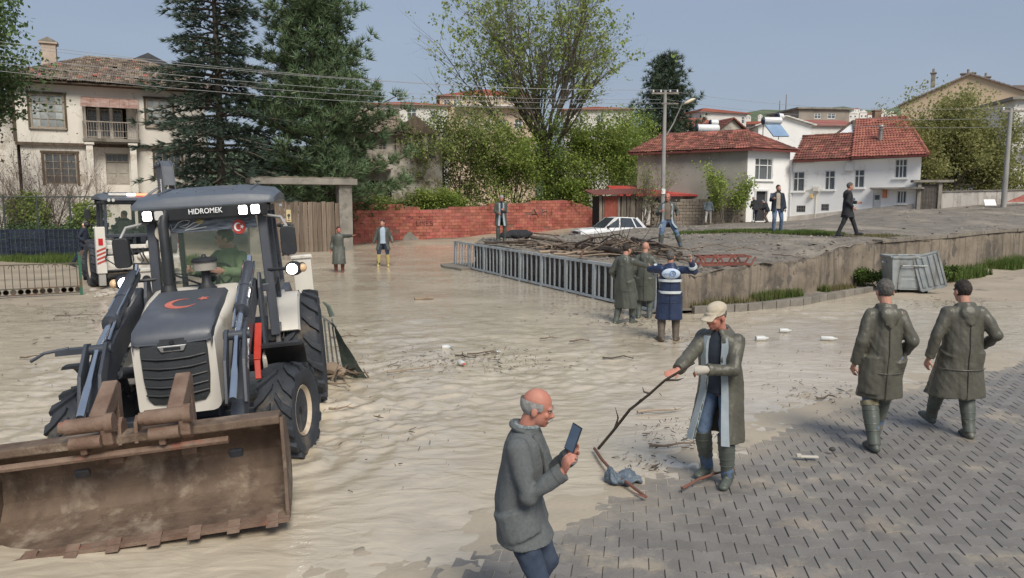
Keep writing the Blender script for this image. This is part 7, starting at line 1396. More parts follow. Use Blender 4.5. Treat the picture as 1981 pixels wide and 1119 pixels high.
# ------------------------------------------------------------------ dumpster with its lid leaning against it
def dumpster():
    p = at(1752, 566, .02); rz = R(-8); root = thing('dumpster', 'grey galvanised dumpster standing against the stone wall', 'dumpster', p, rz); g = mat('galvanised steel', (.26, .29, .30), (.36, .39, .40), scale=3, rough=.5, metal=.25, bump=.2, bscale=20, stain=(.19, .17, .15), stain_amt=.36, stain_scale=2.2, streak=(.2, .185, .165))
    w, d, h = 1.14, .95, 1.02; q = MB(); r0 = [V((x*w*.44, y*d*.44, .12)) for x, y in ((-1, -1), (1, -1), (1, 1), (-1, 1))]; r1 = [V((x*w*.5, y*d*.5, h)) for x, y in ((-1, -1), (1, -1), (1, 1), (-1, 1))]
    q.add(r0+r1, [(3, 2, 1, 0), (0, 1, 5, 4), (1, 2, 6, 5), (2, 3, 7, 6), (3, 0, 4, 7)]); i1 = [p_*.95+V((0, 0, .05)) for p_ in r0]; i2 = [V((p_.x*.95, p_.y*.95, h)) for p_ in r1]; q.add(i1+i2, [(0, 1, 2, 3), (4, 5, 1, 0), (5, 6, 2, 1), (6, 7, 3, 2), (7, 4, 0, 3)]); q.build('body', g, root, recalc=False)
    q = MB()
    for a, b in zip(r1, r1[1:]+r1[:1]): q.bar(a+V((0, 0, .01)), b+V((0, 0, .01)), .07, .06)
    q.build('top_rim', g, root, bevel=.008)
    sl = (.5-.44)*d/(h-.12)
    for zz in (.3, .62): 
        q = MB(); y = -d*.44-sl*(zz-.12)-.012; q.prism(rrect(.36, .13, .04), lambda a, b, t: V((a, y+t-sl*b, zz+b)), 0, .025); q.build('pressed_panel', g, root, bevel=.008)
    q = MB(); y = -d*.5-.03; q.tube([(-.32, y+.02, .80), (-.32, y-.04, .80), (.32, y-.04, .80), (.32, y+.02, .80)], .022, 8); q.build('grab_bar', g, root, smooth=True)
    for x in (-1, 1):
        q = MB(); q.cyl((x*w*.5, 0, .86), (x*(w*.5+.12), 0, .86), .035, n=10); q.build('lifting_pin', g, root, smooth=True); q = MB(); q.box((x*w*.3, -d*.44-.02, .5), (.06, .03, .7)); q.build('rib', g, root)
        for y in (-1, 1): q = MB(); q.lathe([(.0, -.025), (.08, -.025), (.08, .025), (0, .025)], (x*w*.36, y*d*.34, .08), 'x', 14); q.build('caster', B_blk, root, smooth=True)
    q = MB(); q.box((-w*.47-.0, -d*.30, .5), (.05, .06, .5)); q.build('white_mark', B_txt, root) if False else None
    l = thing('loose_lid_sheet', 'ribbed steel lid leaning against the right side of the dumpster', 'loose lid', at(1790, 572, .0)+V((-.02, 0, 0)), R(-20)); q = MB(); M = Matrix.Rotation(R(-24), 3, 'Y') @ Matrix.Rotation(R(-14), 3, 'X')
    Mf = Matrix.Rotation(R(-16), 3, 'Y')
    f = lambda a, b, c: Mf@V((a, c, b))+V((-.02, 0, -.04))
    q.prism(rrect(.32, .50, .05), lambda a, b, t: f(a+.3, b+.66, t), -.012, .012); q.build('sheet', g, l, bevel=.004); 
    for i in range(4): q = MB(); x = .3-.22+i*.147; q.add([f(x-.045, .22, -.013), f(x+.045, .22, -.013), f(x+.045, 1.1, -.013), f(x-.045, 1.1, -.013), f(x-.03, .25, -.04), f(x+.03, .25, -.04), f(x+.03, 1.07, -.04), f(x-.03, 1.07, -.04)], [(4, 5, 6, 7), (0, 1, 5, 4), (1, 2, 6, 5), (2, 3, 7, 6), (3, 0, 4, 7)]); q.build('pressed_rib', g, l)
    q = MB()
    cs = [f(.3-.31, .17, -.02), f(.3+.31, .17, -.02), f(.3+.31, 1.15, -.02), f(.3-.31, 1.15, -.02)]
    for a, b in zip(cs, cs[1:]+cs[:1]): q.bar(a, b, .035, .05)
    q.build('rim', g, l)
dumpster()
# ------------------------------------------------------------------ people
P_skin = mat('skin', (.42, .215, .155), (.48, .26, .195), scale=9, rough=.55, spec=.35)
P_skin2 = mat('ruddy skin', (.42, .17, .12), (.47, .22, .165), scale=9, rough=.55, spec=.35)
P_olive = mat('wet olive oilskin', (.072, .070, .055), (.102, .098, .078), scale=4, rough=.43, spec=.45, bump=.25, bscale=35)
P_olive2 = mat('dark green oilskin', (.062, .068, .058), (.09, .096, .082), scale=4, rough=.45, spec=.45, bump=.25, bscale=35)
P_navy = mat('navy raincoat', (.016, .028, .07), (.026, .042, .095), scale=4, rough=.45, spec=.4, bump=.2, bscale=35)
P_jean = mat('blue denim', (.075, .12, .20), (.13, .185, .28), scale=7, rough=.9, bump=.3, bscale=90)
P_djean = mat('dark denim', (.02, .03, .055), (.035, .05, .085), scale=7, rough=.9, bump=.3, bscale=90)
P_black = mat('black cloth', (.018, .019, .023), (.03, .032, .037), scale=6, rough=.85)
P_dnavy = mat('navy jacket cloth', (.014, .02, .036), (.025, .033, .054), scale=6, rough=.75)
P_grey = mat('grey suit cloth', (.095, .105, .108), (.125, .135, .138), scale=60, rough=.9, bump=.2, bscale=200)
P_boot = mat('grey green rubber', (.072, .084, .072), (.10, .112, .098), scale=6, rough=.45, spec=.45, stain=(.2, .17, .13), stain_amt=.3, stain_scale=3)
P_brown = mat('muddy brown waders', (.09, .072, .056), (.13, .105, .082), scale=5, rough=.6, stain=(.2, .17, .13), stain_amt=.4, stain_scale=3)
P_hair = mat('dark hair', (.022, .018, .015), (.045, .036, .03), scale=40, rough=.7, bump=.5, bscale=120); P_ghair = mat('grey hair', (.25, .245, .235), (.38, .37, .36), scale=40, rough=.8, bump=.5, bscale=120); P_mhair = mat('greying hair', (.075, .07, .065), (.14, .13, .12), scale=40, rough=.8, bump=.5, bscale=120)
P_eye = mat('eye white', (.36, .32, .29), rough=.2); P_iris = mat('dark iris', (.03, .02, .015), rough=.15); P_lip = mat('lips', (.33, .13, .10), rough=.5)
P_lin = mat('pale blue lining', (.26, .31, .34), (.34, .39, .42), scale=6, rough=.7)
RC = 'raincoat'
def bake(mb, vox, smooth=4, fac=.5):
    me = bpy.data.meshes.new('tmp'); me.from_pydata(mb.v, [], mb.f); bm = bmesh.new(); bm.from_mesh(me); bmesh.ops.recalc_face_normals(bm, faces=bm.faces); bm.to_mesh(me); bm.free()
    o = bpy.data.objects.new('tmp', me); COL.objects.link(o); r = o.modifiers.new('r', 'REMESH'); r.mode = 'VOXEL'; r.voxel_size = vox
    if smooth: s = o.modifiers.new('s', 'SMOOTH'); s.factor = fac; s.iterations = smooth
    dg = bpy.context.evaluated_depsgraph_get(); out = bpy.data.meshes.new_from_object(o.evaluated_get(dg)); bpy.data.objects.remove(o); bpy.data.meshes.remove(me)
    out.materials.clear(); out.polygons.foreach_set('use_smooth', [True]*len(out.polygons)); return out
def wrinkle(me, amp, s=(7, 7, 2.6), fine=.35, seed=0):
    n = len(me.vertices); co = np.empty(n*3); me.vertices.foreach_get('co', co); co = co.reshape(-1, 3); no = np.empty(n*3); me.vertex_normals.foreach_get('vector', no); no = no.reshape(-1, 3)
    d = (fbm(co[:, 0]*s[0]+co[:, 2]*s[2]*.6+seed, co[:, 1]*s[1]+co[:, 2]*s[2], seed, 3)-.5)*2; d2 = (fbm(co[:, 0]*21+co[:, 2]*9+seed, co[:, 1]*21-co[:, 2]*15, seed+5, 2)-.5)*2
    co = co+no*((d*amp+d2*amp*fine)[:, None]); me.vertices.foreach_set('co', co.astype(np.float32).ravel()); me.update(); return me
def ik(a, t, l1, l2, pole):
    d = t-a; L_ = d.length
    if L_ > (l1+l2)*.998: t = a+d*((l1+l2)*.998/L_); d = t-a; L_ = d.length
    x = (l1*l1-l2*l2+L_*L_)/(2*L_); h = math.sqrt(max(0, l1*l1-x*x)); u = d.normalized(); p = pole-u*pole.dot(u); p.normalize(); return a+u*x+p*h, t
def person(label, loc, rz, H=1.75, near=2, hip=(0, 0, 0), lean=0, tilt=0, twist=0, head=(0, 0), LF=None, RF=None, LH=None, RH=None, wear='coat', coat=None, hem=.5, wid=1.0, legs=None, boots=None, boot_top=.40,
           hair=None, hstyle='full', shirt=None, skin=None, gap=0, hood=True, handL=None, handR=None, seat=False, group=None, curl=(.5, .5), extras=(), flare=0, pole_l=None, pole_r=None, kneew=0, lining=None, closed_hem=True):
    root = thing('person', label, 'person', loc, rz, group); k = H/1.75; L0 = rm(root).inverted(); skin = skin or P_skin
    vb = (.0065, .010, .016, .024)[near]; vc = (.011, .014, .020, .028)[near]
    P = V((hip[0], hip[1], .93*k+hip[2])); U = Matrix.Rotation(-lean, 3, 'X') @ Matrix.Rotation(tilt, 3, 'Y') @ Matrix.Rotation(twist, 3, 'Z')
    up = lambda x, y, z: P+U@(V((x, y, z))*k)
    J = {}
    for s, nm in ((-1, 'L'), (1, 'R')):
        J['sh'+nm] = up(s*.165*min(1.1, max(.9, wid)), -.012, .442); J['hp'+nm] = P+V((s*.095*k, 0, -.02*k))
        f = (LF if nm == 'L' else RF) or (s*.12, 0, 0, 0, 0); J['an'+nm] = V((f[0], f[1], f[2]+.085*k)); J['fy'+nm] = f[3] if len(f) > 3 else 0; J['fp'+nm] = f[4] if len(f) > 4 else 0
        J['kn'+nm], J['an'+nm] = ik(J['hp'+nm], J['an'+nm], .43*k, .425*k, V((s*.15+kneew*s, 1, .1)))
        h = LH if nm == 'L' else RH
        w = L0@h if isinstance(h, Vector) and h.length > 0 else (V(h)*k if h else V((s*.30, .04, .86))*k)
        J['el'+nm], J['wr'+nm] = ik(J['sh'+nm], w, .285*k, .265*k, (pole_l if nm == 'L' else pole_r) or V((s*.5, -1, -.5)))
        hd = handL if nm == 'L' else handR; f0 = (J['wr'+nm]-J['el'+nm]).normalized(); fd = (V(hd[0]) if hd else f0).normalized(); pn = V(hd[1]) if hd else V((-s, .2, 0)); pn = (pn-fd*pn.dot(fd)).normalized(); J['hd'+nm] = (fd, pn)
    nk = up(0, -.015, .53); Hm = U @ Matrix.Rotation(head[0], 3, 'Z') @ Matrix.Rotation(-head[1], 3, 'X'); hc = up(0, .005, .555)+Hm@V((0, .02, .125))*k
    hp = lambda x, y, z: hc+Hm@(V((x, y, z))*k)
    # one continuous body under the clothes
    b = MB(); E = lambda c, r: b.ell(hp(*c), [q*k for q in r], 14, 10, Hm)
    E((0, -.010, .028), (.076, .097, .094)); E((0, .03, -.04), (.060, .066, .082)); E((0, .062, -.092), (.030, .026, .024)); E((0, .078, .016), (.052, .020, .014)); E((0, .066, -.04), (.045, .028, .05))
    b.loft([[hp(-.006, .09, .012), hp(.006, .09, .012), hp(.005, .07, .012)], [hp(-.013, .118, -.030), hp(.013, .118, -.030), hp(.0, .07, -.03)], [hp(-.017, .105, -.040), hp(.017, .105, -.040), hp(0, .07, -.045)]]); E((0, .108, -.032), (.014, .014, .012))
    E((0, .086, -.066), (.024, .014, .006)); E((0, .084, -.077), (.021, .013, .007))
    for s in (-1, 1): E((s*.078, -.012, -.015), (.010, .023, .033)); E((s*.036, .066, -.028), (.022, .02, .022))
    b.tube([hp(0, -.02, -.05), nk, up(0, -.01, .46)], [.056*k, .058*k, .075*k], 12)
    b.ell(up(0, 0, .38), [.15*k, .10*k, .14*k], M=U); b.ell(up(0, 0, .15), [.13*k, .09*k, .17*k], M=U); b.ell(P, [.14*k, .10*k, .12*k])
    for s, nm in ((-1, 'L'), (1, 'R')):
        b.ell(J['sh'+nm], [.06*k]*3); b.tube([up(s*.08, 0, .43), J['sh'+nm]], [.06*k, .055*k], 10); b.tube([J['sh'+nm], J['el'+nm], J['wr'+nm]], [.05*k, .04*k, .027*k], 10); b.ell(J['el'+nm], [.04*k]*3)
        b.tube([J['hp'+nm], J['kn'+nm], J['an'+nm]], [.075*k, .05*k, .035*k], 10); b.ell(J['kn'+nm], [.05*k]*3); b.ell(J['hp'+nm], [.075*k]*3)
        fy = J['fy'+nm]; fd = V((math.sin(-fy), math.cos(fy), -math.sin(J['fp'+nm]))).normalized(); b.tube([J['an'+nm]-fd*.03*k-V((0, 0, .05*k)), J['an'+nm]+fd*.14*k-V((0, 0, .055*k))], [.03*k, .028*k], 8)
        w = J['wr'+nm]; fd, pn = J['hd'+nm]; sd = fd.cross(pn); sd = sd*(1 if sd.dot(V((-s, 0, 0))) > -.2 else -1); Mh = Matrix((sd, fd, pn)).transposed(); cu = curl[0 if nm == 'L' else 1]
        b.ell(w+fd*.045*k, [.040*k, .055*k, .017*k], M=Mh); b.ell(w, [.028*k, .03*k, .022*k], M=Mh)
        for i, ln in enumerate((.066, .075, .070, .054)):
            o = w+fd*(.088-.004*abs(i-1))*k+sd*((-.030+.020*i)*-1)*k*1.06; d1 = (fd*math.cos(cu*.9)+pn*math.sin(cu*.9)); d2 = (fd*math.cos(cu*2.1)+pn*math.sin(cu*2.1)); m_ = o+d1*ln*.52*k; b.tube([o-fd*.03*k, o, m_, m_+d2*ln*.52*k], [.010*k, .0098*k, .009*k, .0068*k], 8)
        o = w+fd*.03*k+sd*.033*k; d1 = (fd*.62+sd*.75+pn*.25*(1+cu)).normalized(); d2 = (fd*.85+sd*.35*(1-cu)+pn*.55*cu).normalized(); b.tube([o-sd*.02*k, o, o+d1*.038*k, o+d1*.038*k+d2*.03*k], [.014*k, .0135*k, .011*k, .008*k], 8)
    me = bake(b, vb*k, 2 if near < 2 else 1); me.name = 'body'; me.materials.append(skin); bd = link('body', me, root)
    # eyes, brows, hair
    if near <= 1:
        for s in (-1, 1):
            q = MB(); q.ell(hp(s*.031, .0805, .0), [.0115*k, .007*k, .005*k], 10, 6, Hm); e_ = q.build('eye', P_eye, root, smooth=True); q = MB(); q.ell(hp(s*.031, .0858, .0), [.005*k, .003*k, .0048*k], 8, 6, Hm); q.build('iris', P_iris, e_, smooth=True)
            q = MB(); q.tube([hp(s*.012, .098, .019), hp(s*.032, .098, .025), hp(s*.052, .080, .019)], [.004*k, .0055*k, .003*k], 6); q.build('eyebrow', hair if hair and hstyle != 'bald_sides' else P_ghair if hair is P_ghair else P_hair, root, smooth=True)
    def shell(nm, m, keep, g=1.05, c=(0, -.012, .030), r=(.0775, .0985, .0965), jit=.004, parent=None):
        q = MB(); n, mm = (52, 36) if near < 2 else (28, 20); q.ell((0, 0, 0), [a*g for a in r], n, mm); fs = []; rg = random.Random(5)
        for f in q.f:
            cc = sum((V(q.v[i]) for i in f), V())/len(f)+V(c)
            if keep(cc.x, cc.y, cc.z): fs.append(f)
        vs = [hp(*(V(p)*(1+rg.uniform(-jit, jit)*4)+V(c))) for p in q.v]; q2 = MB(); q2.add(vs, fs)
        me = q2.mesh(nm, m, smooth=True, recalc=False); bm = bmesh.new(); bm.from_mesh(me); bmesh.ops.delete(bm, geom=[v for v in bm.verts if not v.link_faces], context='VERTS'); bm.to_mesh(me); bm.free(); return link(nm, me, root)
    if hair and hstyle == 'full': shell('hair', hair, lambda x, y, z: (z > .045 or (y < .02 and z > -.045 and not (abs(x) > .06 and z < -.005 and y > -.03))) and not (y > .06 and z < .075), 1.03, jit=.012)
    if hair and hstyle == 'bald_sides': shell('hair', hair, lambda x, y, z: z < .048 and z > -.062 and y < .032 and not (abs(x) > .055 and z < -.002 and y > -.035), 1.075)
    if hstyle == 'cap':
        m = hair; q = MB(); q.ell(hp(0, -.016, .066), [.088*k, .108*k, .070*k], 20, 12, Hm); q.ell(hp(0, .045, .062), [.060*k, .045*k, .048*k], 14, 8, Hm); q.loft([[hp(.085*math.cos(t), .0+.10*math.sin(t)*1.05, .052+.01*math.sin(t)) for t in np.linspace(0, 2*PI, 20)[:-1]], [hp(.088*math.cos(t), .0+.108*math.sin(t), .022-.006*math.sin(t)) for t in np.linspace(0, 2*PI, 20)[:-1]]])
        q.loft([[hp(x, .07, .040), hp(x, .175-x*x*9, .022-x*x*3), hp(x, .172-x*x*9, .008-x*x*3), hp(x, .07, .024)] for x in np.linspace(-.075, .075, 10)]); me = wrinkle(bake(q, vc*.6*k, 2), .004*k, (20, 20, 20)); me.name = 'cap'; me.materials.append(m); link('cap', me, root)
        shell('hair', P_mhair, lambda x, y, z: z < .04 and z > -.05 and y < -.005, 1.05)
    # clothes: legs
    tr = MB(); rl = (.098*k, .075*k, .060*k)
    for nm in 'LR':
        tr.tube([J['hp'+nm]+V((0, 0, .05*k)), J['hp'+nm].lerp(J['kn'+nm], .4), J['kn'+nm], J['kn'+nm].lerp(J['an'+nm], .5), J['an'+nm]+V((0, 0, -.01))], [.10*k, .092*k, .072*k, .066*k, .060*k], 14); tr.ell(J['kn'+nm], [.072*k]*3); tr.ell(J['hp'+nm], [.10*k]*3)
    tr.ell(P+V((0, 0, .04*k)), [.165*k, .125*k, .14*k]); me = wrinkle(bake(tr, vc*k, 2), .010*k, (9, 9, 9), .5, 3); me.name = 'trousers'; me.materials.append(legs or P_djean); link('trousers', me, root)
    for s, nm in ((-1, 'L'), (1, 'R')):
        fy, fp = J['fy'+nm], J['fp'+nm]; an, kn = J['an'+nm], J['kn'+nm]; sh = (an-kn).normalized(); Mf = Matrix.Rotation(fy, 3, 'Z') @ Matrix.Rotation(-fp, 3, 'X'); F = lambda x, y, z: an+Mf@(V((x, y, z))*k)
        q = MB(); t = 1-(boot_top*k)/max(.1, (kn-an).length) if boot_top else 0
        if boot_top > .15: tp = an-sh*boot_top*k; q.tube([tp, an-sh*boot_top*k*.6, an-sh*.08*k, F(0, -.01, -.02)], [.082*k, .078*k, .062*k, .062*k], 14)
        else: q.tube([an-sh*.06*k, F(0, -.01, -.03)], [.055*k, .055*k], 12)
        q.ell(F(0, -.035, -.045), [.045*k, .055*k, .042*k], M=Mf); q.tube([F(0, -.03, -.045), F(0, .08, -.048), F(0, .15, -.055)], [.046*k, .050*k, .042*k], 12); q.ell(F(0, .155, -.058), [.047*k, .045*k, .030*k], M=Mf)
        me = bake(q, vc*.75*k, 2); zmin = None
        bm = bmesh.new(); bm.from_mesh(me); Mi = Mf.inverted()
        for v in bm.verts:
            l_ = Mi@(v.co-an)
            if l_.z < -.083*k: l_.z = -.083*k; v.co = an+Mf@l_
        bm.to_mesh(me); bm.free(); nm2 = 'boot' if boot_top > .15 else 'shoe'; me.name = nm2; me.materials.append(boots or P_boot); bo = link(nm2, me, root)
        if boot_top > .15 and near <= 1:
            for i in range(4): c = an-sh*(.12+.07*i)*k; x, y = frame_of(sh); r_ = (.066+.0045*i)*k; q = MB(); q.tube([c+(x*math.cos(a)+y*math.sin(a))*r_ for a in np.linspace(0, 2*PI, 17)], .006*k, 5); q.build('boot_band', boots or P_boot, bo, smooth=True)
    # clothes: upper body
    def torso_rings(hem_h, wf, fl, inner=0.0):
        zs = [(.555, .066, .066), (.535, .082, .074), (.516, .115, .088), (.492, .158, .102), (.46, .186, .116), (.41, .197, .130), (.32, .196, .142), (.2, .192, .146), (.05, .200, .15), (-.08, .210, .155)]
        low = hem_h-.93-hip[2]/k
        for t in (.35, .7, 1.0):
            h = -.08+(low+.08)*t
            if low < -.1: zs.append((h, .210+(.025+fl)*t, .155+(.03+fl)*t))
        if low >= -.1: zs = [z for z in zs if z[0] > low]+[(low, .215, .152)]
        out = []
        for h, a, b_ in zs:
            if h >= -.02: c = up(0, -.008 if h > .4 else 0, h); X = U@V((1, 0, 0)); Y = U@V((0, 1, 0))
            else:
                mid = (J['knL']+J['knR'])/2; f = min(1, max(0, -h/.5)); c = V((P.x+(mid.x-P.x)*f*.8, P.y+(mid.y-P.y)*f*.8, P.z+h*k)); X = V((1, 0, 0)); Y = V((0, 1, 0))
            out.append((c, X, Y, (a*wf-inner)*k, (b_*(.5+.5*wf)-inner)*k, max(0, -h)))
        return out
    def sleeves(q, r0, r1, r2, end=.96):
        for s, nm in ((-1, 'L'), (1, 'R')):
            sh, el, wr = J['sh'+nm], J['el'+nm], J['wr'+nm]; e = el.lerp(wr, end); q.tube([sh+(sh-el).normalized()*.02*k, sh.lerp(el, .5), el, el.lerp(wr, .5), e], [r0*k, (r0*.55+r1*.45)*k, r1*k, (r1*.5+r2*.5)*k, r2*k], 14); q.ell(sh, [r0*k]*3); q.ell(el, [r1*k]*3)
    if shirt:
        q = MB(); q.loft([[c+X*a*math.cos(t)+Y*b_*math.sin(t) for t in np.linspace(0, 2*PI, 25)[:-1]] for c, X, Y, a, b_, _ in torso_rings(.86, .9, 0, .006)[1:]]); me = wrinkle(bake(q, vc*k, 2), .006*k, (9, 9, 6)); me.name = 'shirt'; me.materials.append(shirt); link('shirt', me, root)
    if coat:
        rg = random.Random(int(abs(loc[0]*31+loc[1]*17))); ph = rg.uniform(0, 6); q = MB(); RR = torso_rings(hem, wid, flare); N = 40; th = .018*k+vc*k*.6
        if not gap:
            for nm in 'LR':        # the skirt of the coat falls over the striding thighs
                hpt, kn = J['hp'+nm], J['kn'+nm]; f_ = min(.98, max(.05, (hpt.z-hem*k-.05*k)/max(.05, hpt.z-kn.z)))
                q.tube([hpt+V((0, 0, .05*k)), hpt.lerp(kn, f_)], [.140*k, (.140-.014*f_)*k], 14)
            q.loft([[c+X*a*math.cos(t)*(1+.07*dn*math.sin(6*t+ph)+.05*dn*math.sin(11*t+2*ph))+Y*b_*math.sin(t)*(1+.05*dn*math.sin(7*t+ph)) for t in np.linspace(0, 2*PI, N+1)[:-1]] for c, X, Y, a, b_, dn in RR])
        else:
            rings = []; lining_pts = ([], [])
            for c, X, Y, a, b_, dn in RR:
                g_ = gap*(1+1.2*dn)*(.55 if c is RR[0][0] else 1); ts = np.linspace(PI/2+g_, PI/2+2*PI-g_, N); f = lambda t, d_: c+X*(a+.012*k-d_)*math.cos(t)*(1+.05*dn*math.sin(7*t+ph))+Y*(b_+.012*k-d_)*math.sin(t)*(1+.05*dn*math.sin(7*t+ph))
                rings.append([f(t, 0) for t in ts]+[f(t, th) for t in ts[::-1]]); lining_pts[0].append((f(ts[0], -.004*k), f(ts[1]+.02, -.006*k), f(ts[0], th))); lining_pts[1].append((f(ts[-1], -.004*k), f(ts[-2]-.02, -.006*k), f(ts[-1], th)))
            q.loft(rings)
        sleeves(q, .076*min(1.1, wid), .066, .054)
        if hood:
            q.loft([[up(x*w_, y, z) for x, y, z in ((-.10, -.05, .545), (-.06, -.10, .545), (0, -.115, .54), (.06, -.10, .545), (.10, -.05, .545), (.09, -.10, .50-dz), (.05, -.155, .47-dz*1.6), (0, -.175, .455-dz*2), (-.05, -.155, .47-dz*1.6), (-.09, -.10, .50-dz))] for w_, dz in ((1.0, .02), (1.04, .075))], cap=True)
            q.ell(up(0, -.125, .455), [.105*k, .042*k, .085*k], M=U @ Matrix.Rotation(-.25, 3, 'X')); q.tube([up(.082*math.cos(t), -.02+.08*math.sin(t), .540+.012*math.sin(-t)) for t in np.linspace(PI*1.0 if gap else 0, 2*PI, 14)], .018*k, 8)
        else: q.tube([up(.078*math.cos(t), -.015+.075*math.sin(t), .545) for t in np.linspace(PI*.75 if gap else 0, PI*2.25 if gap else 2*PI, 14)], .018*k, 8)
        me = wrinkle(bake(q, vc*k, 2), (.013 if wear == RC else .009)*k, (11, 11, 1.8), .3, rg.randint(0, 99)); me.name = wear; me.materials.append(coat); co = link(wear, me, root)
        if gap and lining:
            for side in (0, 1):
                q = MB(); pts = lining_pts[side][3:]; 
                q.loft([[p[0], p[1]+(p[1]-p[0])*(.9 if near < 2 else .5), p[1]+(p[1]-p[0])*.9-(p[1]-p[2])*.2, p[2]] for p in pts]); q.build('lining', lining, co, smooth=True)
        if not gap and near <= 1 and hem < .7 and wear == 'raincoat':       # back seams and storm flap as raised welts
            a, b_ = RR[-1], RR[6]; q = MB(); pts = [c-Y*(bb+.012*k)+X*.0 for c, X, Y, aa, bb, _ in RR[4:]]; q.tube(pts, .005*k, 5); c, X, Y, aa, bb, _ = RR[-3]; q.tube([c+X*(aa+.008*k)*math.cos(t)+Y*(bb+.01*k)*math.sin(t)+V((0, 0, .06*k)) for t in np.linspace(PI*1.1, PI*1.9, 15)], .005*k, 5); q.build('seam', coat, co, smooth=True)
    root['J'] = 0; del root['J']
    return root, J, up, hp, k, rm(root)
W_ = lambda px, py, y: atd(px, py, y)
def mobile_phone(label, p, M3, parent=None, s=1.0):
    t = thing('mobile_phone', label, 'phone', p, 0); q = MB(); q.box((0, 0, 0), (.075*s, .009*s, .155*s), M=M3); q.build('phone_case', mat('dark phone', (.02, .025, .035), rough=.25, spec=.6), t, bevel=.003*s); q = MB(); n = M3@V((0, -1, 0)); q.box(n*.0056*s, (.068*s, .001, .143*s), M=M3); q.build('screen', mat('phone screen', (.05, .08, .13), (.08, .12, .18), rough=.1, spec=.8), t); return t
RC = 'raincoat'
# --- foreground man filming with his phone
pa = V((.03, 4.22, .03))
R1 = person('bald man with grey hair fringe and moustache in a grey jacket filming with a phone', pa, R(-104), 1.585, 0, hip=(0, 0, -.05), lean=.14, head=(R(8), .10), RH=W_(1090, 912, 3.98), LH=W_(1104, 882, 4.14), coat=P_grey, wear='jacket', hem=.68, wid=1.0, hood=False, legs=mat('dark blue trousers', (.03, .045, .075), (.045, .06, .095), scale=9, rough=.9), boots=P_black, boot_top=.1,
       hair=P_ghair, hstyle='bald_sides', skin=P_skin2, handR=((.2, .35, 1), (-.6, .8, 0)), handL=((.1, .3, 1), (.5, -.3, 0)), curl=(.75, .85), pole_r=V((.2, -.6, -1)), pole_l=V((-.3, -.3, -1)))
def face_hair(Rr, nm, m, pts, r):
    root, J, up, hp, k, w = Rr; q = MB(); q.tube([hp(*p) for p in pts], [x*k for x in r], 8); q.build(nm, m, root, smooth=True)
face_hair(R1, 'moustache', P_ghair, [(-.030, .085, -.068), (-.014, .103, -.055), (0, .106, -.052), (.014, .103, -.055), (.030, .085, -.068)], [.004, .0075, .0075, .0075, .004])
q = MB(); root, J, up, hp, k, w = R1; q.tube([up(.078*math.cos(t), -.012+.075*math.sin(t), .556+.006*math.sin(t)) for t in np.linspace(0, 2*PI, 20)], .014*k, 8); q.build('shirt_collar', mat('checked collar', (.10, .13, .14), (.30, .33, .34), scale=45, rough=.9), root, smooth=True)
q = MB()      # jacket collar, lapel edge, back and shoulder seams, cuffs
q.tube([up(.088*math.cos(t), -.03+.082*math.sin(t), .535+.012*math.sin(-t)) for t in np.linspace(PI*.9, PI*2.1, 16)], .017*k, 8); q.tube([up(.075, .05, .52), up(.06, .125, .42), up(.02, .165, .25)], [.016*k, .02*k, .012*k], 8)
cl_ = q.build('jacket_collar', P_grey, root, smooth=True)
for nm in 'LR':
    d = (J['wr'+nm]-J['el'+nm]).normalized(); c = J['el'+nm].lerp(J['wr'+nm], .93); q = MB(); q.tube([c-d*.03, c+d*.012], [.059*k, .058*k], 16); q.build('cuff', P_grey, root, smooth=True)
mobile_phone('dark mobile phone held up by the bald man in the foreground', W_(1109, 848, 4.02), Matrix.Rotation(R(-52), 3, 'Z') @ Matrix.Rotation(R(12), 3, 'Y') @ Matrix.Rotation(R(-14), 3, 'X'), s=1.0)
# --- man in beige cap pulling a branch
R2 = person('man in beige cap and open olive raincoat with pale blue lining pulling a branch', V((1.93, 6.78, .02)), R(140), 1.70, 0, lean=.12, head=(R(-20), .16), RH=W_(1300, 730, 6.42), LH=W_(1366, 716, 6.48), coat=P_olive, wear=RC, hem=.42, wid=1.0, gap=.36, shirt=mat('dark navy shirt', (.02, .027, .04), (.035, .043, .06), scale=6, rough=.8), legs=P_jean, hair=mat('beige cap cloth', (.44, .38, .29), (.52, .46, .36), scale=9, rough=.9), hstyle='cap', skin=P_skin2,
       LF=(-.14, .10, 0, R(10)), RF=(.13, -.04, 0, R(-6)), handR=((.45, .8, -.35), (-.5, .3, .8)), curl=(.9, .35), lining=P_lin, flare=.02, boot_top=.42, handL=((.9, .5, -.1), (0, .3, -1)), pole_l=V((-.8, -.6, -.5)))
q = MB(); root, J, up, hp, k, w = R2; a = J['wrL']; d_ = J['hdL'][0]; q.tube([a-d_*.045, a+d_*.01, a+d_*.07, a+d_*.10], [.036, .038, .046, .042], 10); q.build('glove_wrap', mat('dirty white glove', (.42, .39, .33), (.5, .47, .41), scale=9, rough=.9), root, smooth=True)
